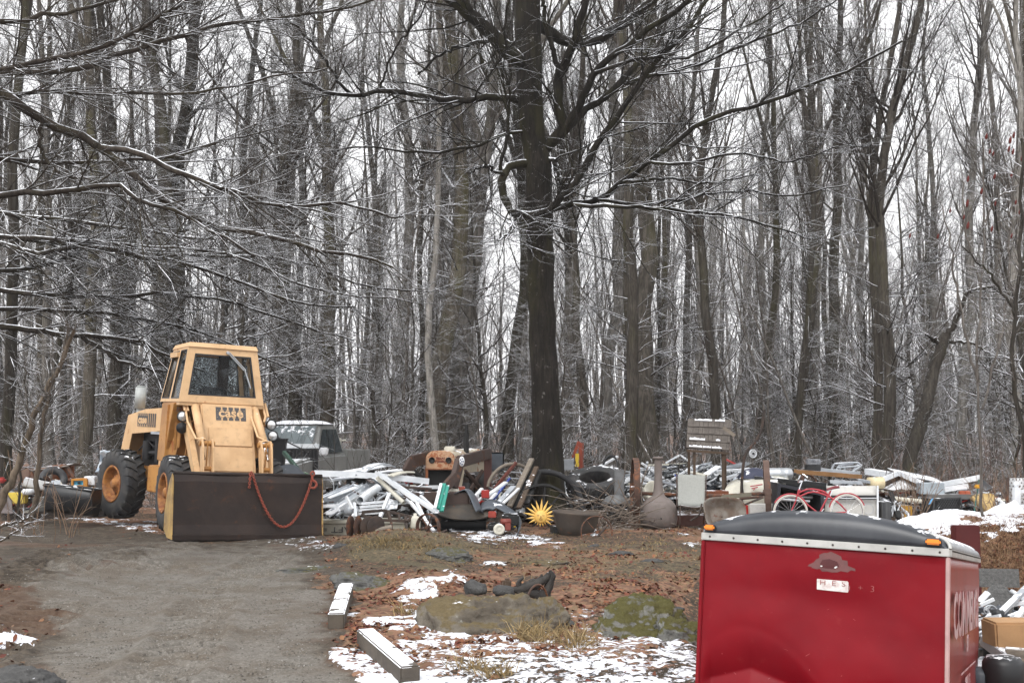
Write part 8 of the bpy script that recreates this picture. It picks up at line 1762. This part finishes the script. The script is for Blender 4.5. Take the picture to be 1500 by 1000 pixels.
sp = [G(*k) for k in ((775, 935), (785, 942), (790, 930), (845, 945), (858, 952), (835, 938), (600, 900), (770, 925), (720, 990), (700, 985))]; tufts('grass_tuft', 'long straw grass at the foot of the boulder', [(p.x+rng.normal(0, .07), p.y+rng.normal(0, .07)) for p in sp for _ in range(3)], 30, .26, STRAW, .05)
X, Y = scatter(6000, 4.5, 9.5, 12.5, 18, lambda x, y, g, mu, sn, lf, gr, bk, nf: np.clip(bk+.1, 0, 1)); tufts('dead_grass', 'tangled tan grass on the bank at the right edge', np.column_stack([X, Y])[:1300], 10, .17, [(.17, .095, .05), (.12, .06, .032), (.21, .135, .075), (.08, .038, .022)], .09)

# ------------------------------------------------------------------ saplings, sumac, dead leaning trunk
def stems(name, label, cat, base, paths_, mat, twigs=60, tw=(.2, .9), spread=30):
    b = G(*base[:2]) if len(base) == 2 else P(*base); t = thing(name, label, cat, b); o = np.array(b); T = Tubes(); LP, LR = [], []
    for px, Y0, Y1, r0, r1 in paths_: p, r = limb(px, Y0, Y1, r0, r1); LP.append(p-o); LR.append(r)
    LP, LR = np.array(LP), np.array(LR); T.add(LP, LR, 8); T.build('trunk', mat, t); C_ = Tubes(); l1, r1 = spawn(LP, LR, twigs, .25, 1, spread+10, 14, tw, 7, .05, .10, .5, .003, .01, 4, C_); spawn(l1, r1, twigs*5, .1, 1, 40, 14, (tw[0]*.5, tw[1]*.5), 4, .03, .13, .6, .002, .004, 3, C_); C_.build('crown', BARKS['twig'], t); return t
SAP = bark('bark_sapling', (.15, .115, .085), (.20, .165, .13), moss=.2, snow=.25)
stems('sapling', 'leaning brown sapling crossing low at the left edge', 'sapling', (-10, 760, 17.5), [([(-10, 760), (8, 720), (25, 685), (38, 645), (55, 600), (75, 560), (95, 520), (110, 480)], 17.5, 17.2, 6.5, 2.5)], SAP, 50)
stems('sapling', 'grey straighter sapling left of the loader rear tyre', 'sapling', (45, 790, 17.2), [([(45, 765), (50, 735), (54, 690), (58, 650), (64, 610), (78, 560), (92, 520), (100, 470)], 17.2, 17.3, 4.5, 2)], SAP, 50)
stems('sapling', 'thin dark sapling between the two crossing saplings', 'sapling', (29, 760, 17.8), [([(28, 752), (29, 720), (30, 690), (32, 650), (40, 600), (36, 540)], 17.8, 17.9, 2.2, 1.2)], BARKS['dark'], 30); stems('fallen_branch', 'dead branch lying along the ground at the left edge', 'branch', (0, 770, 16.5), [([(-20, 782), (0, 772), (20, 765), (40, 760), (46, 755)], 16.5, 16.9, 2.5, 1.5), ([(0, 790), (25, 778), (45, 764)], 16.4, 16.6, 1.8, 1)], SAP, 20, (.2, .5))
stems('sapling', 'dark thin sapling swaying at the right edge of the photo', 'sapling', (1496, 780, 17), [([(1505, 700), (1500, 650), (1492, 590), (1484, 540), (1483, 500), (1487, 460), (1493, 380), (1497, 300), (1500, 200)], 17, 17, 4, 2.2), ([(1487, 462), (1470, 430), (1448, 400), (1430, 385), (1410, 360)], 17, 16.8, 2.2, 1)], BARKS['dark'], 60)
stems('dead_tree', 'dark broken trunk leaning right behind the gable frames', 'tree', (1328, 700, 27), [([(1328, 705), (1340, 650), (1355, 600), (1368, 545), (1378, 510), (1386, 490)], 27, 27.4, 11, 8), ([(1380, 505), (1395, 500), (1420, 502), (1440, 510)], 27.4, 27.2, 3.5, 1), ([(1384, 495), (1400, 470), (1412, 440), (1425, 425), (1450, 420)], 27.4, 27, 5, 2), ([(1378, 505), (1365, 495), (1355, 488)], 27.4, 27, 4, 1)], BARKS['dark'], 90)
t = stems('sumac', 'sumac shrub with red seed cones at the upper right', 'shrub', (1440, 770, 18.5), [([(1440, 760), (1436, 650), (1432, 540), (1436, 430), (1442, 330), (1440, 250), (1436, 205)], 18.5, 18.2, 2.4, 1.1), ([(1438, 600), (1465, 500), (1478, 400), (1482, 300), (1484, 250)], 18.5, 18.4, 1.8, 1), ([(1434, 560), (1410, 470), (1395, 380), (1385, 320), (1378, 300)], 18.5, 18.6, 2.5, 1), ([(1437, 420), (1415, 350), (1412, 280), (1410, 265)], 18.4, 18.3, 2, 1), ([(1480, 330), (1470, 270), (1460, 255)], 18.4, 18.3, 1.6, 1), ([(1442, 330), (1460, 290), (1488, 280)], 18.3, 18.2, 1.6, 1)], BARKS['twig'], 40)
o = Vector(t.location); CON = M('sumac_red', (.12, .022, .018), .9, col2=(.10, .02, .015), scale=30)
for px, py, r in ((1445, 200, 5), (1480, 205, 6), (1485, 198, 5), (1478, 218, 5), (1450, 222, 4), (1455, 225, 4), (1484, 222, 5), (1497, 232, 5), (1457, 258, 5), (1482, 256, 5), (1418, 262, 5), (1438, 280, 5), (1458, 298, 4), (1417, 298, 6), (1488, 296, 4), (1392, 308, 4), (1494, 310, 5), (1412, 318, 4), (1418, 330, 6), (1453, 335, 5), (1333, 345, 4), (1374, 346, 4), (1482, 345, 4)):
    c = P(px, py, 18.2)-o; m = MB(TR(*c)); R_ = r/FPX*18.2*.52; m.lathe([(0, -R_*2), (R_*.5, -R_*1.6), (R_*.8, -R_*.6), (R_*.6, R_*.7), (.2*R_, R_*1.7), (0, R_*2)], rot(.2, .15, 0), 8); m.build('seed_cone', CON, t, local=True)
def brush_stems(name, label, xs, Y, n, h, mat, seed):
    T = Tubes(); px = rng.uniform(xs[0], xs[1], n); y = rng.normal(Y, .8, n); p = np.array([[P(a_, 700, b_).x, b_, 0] for a_, b_ in zip(px, y)]); p[:, 2] = height(p[:, 0], p[:, 1]); d = np.column_stack([rng.normal(0, .25, n), rng.normal(0, .25, n), np.ones(n)]); pts = path(p, d, rng.uniform(.4, 1, n)*h, 7, .02, .10, .1)
    T.add(pts, rng.uniform(.004, .011, n)[:, None]*np.linspace(1, .5, 7)[None], 4); spawn(pts, np.full((n, 7), .005), n*5, .3, 1, 40, 15, (.1, .5), 4, .02, .15, .6, .0025, .004, 3, T); o = T.build(name, mat); return tag(o, label, 'brush', kind='stuff')
TAN = M('tan_stems', (.20, .135, .09), .85, col2=(.13, .08, .055), scale=5, snow=.12)
brush_stems('brush', 'thin tan weed stems before the left gable frame', (1315, 1352), 23.6, 34, 1.3, TAN, 1); brush_stems('brush', 'reddish brush and weeds by the lattice panel', (1425, 1540), 22.6, 60, 1.3, TAN, 2); brush_stems('brush', 'reddish brush behind the right heap', (1270, 1520), 28, 80, 2.2, M('red_stems', (.12, .07, .055), .85, col2=(.09, .06, .05), scale=5, snow=.3), 3); brush_stems('brush', 'thin bare brush stems at the left edge of the yard', (-40, 120), 20.5, 24, 1.5, TAN, 4)
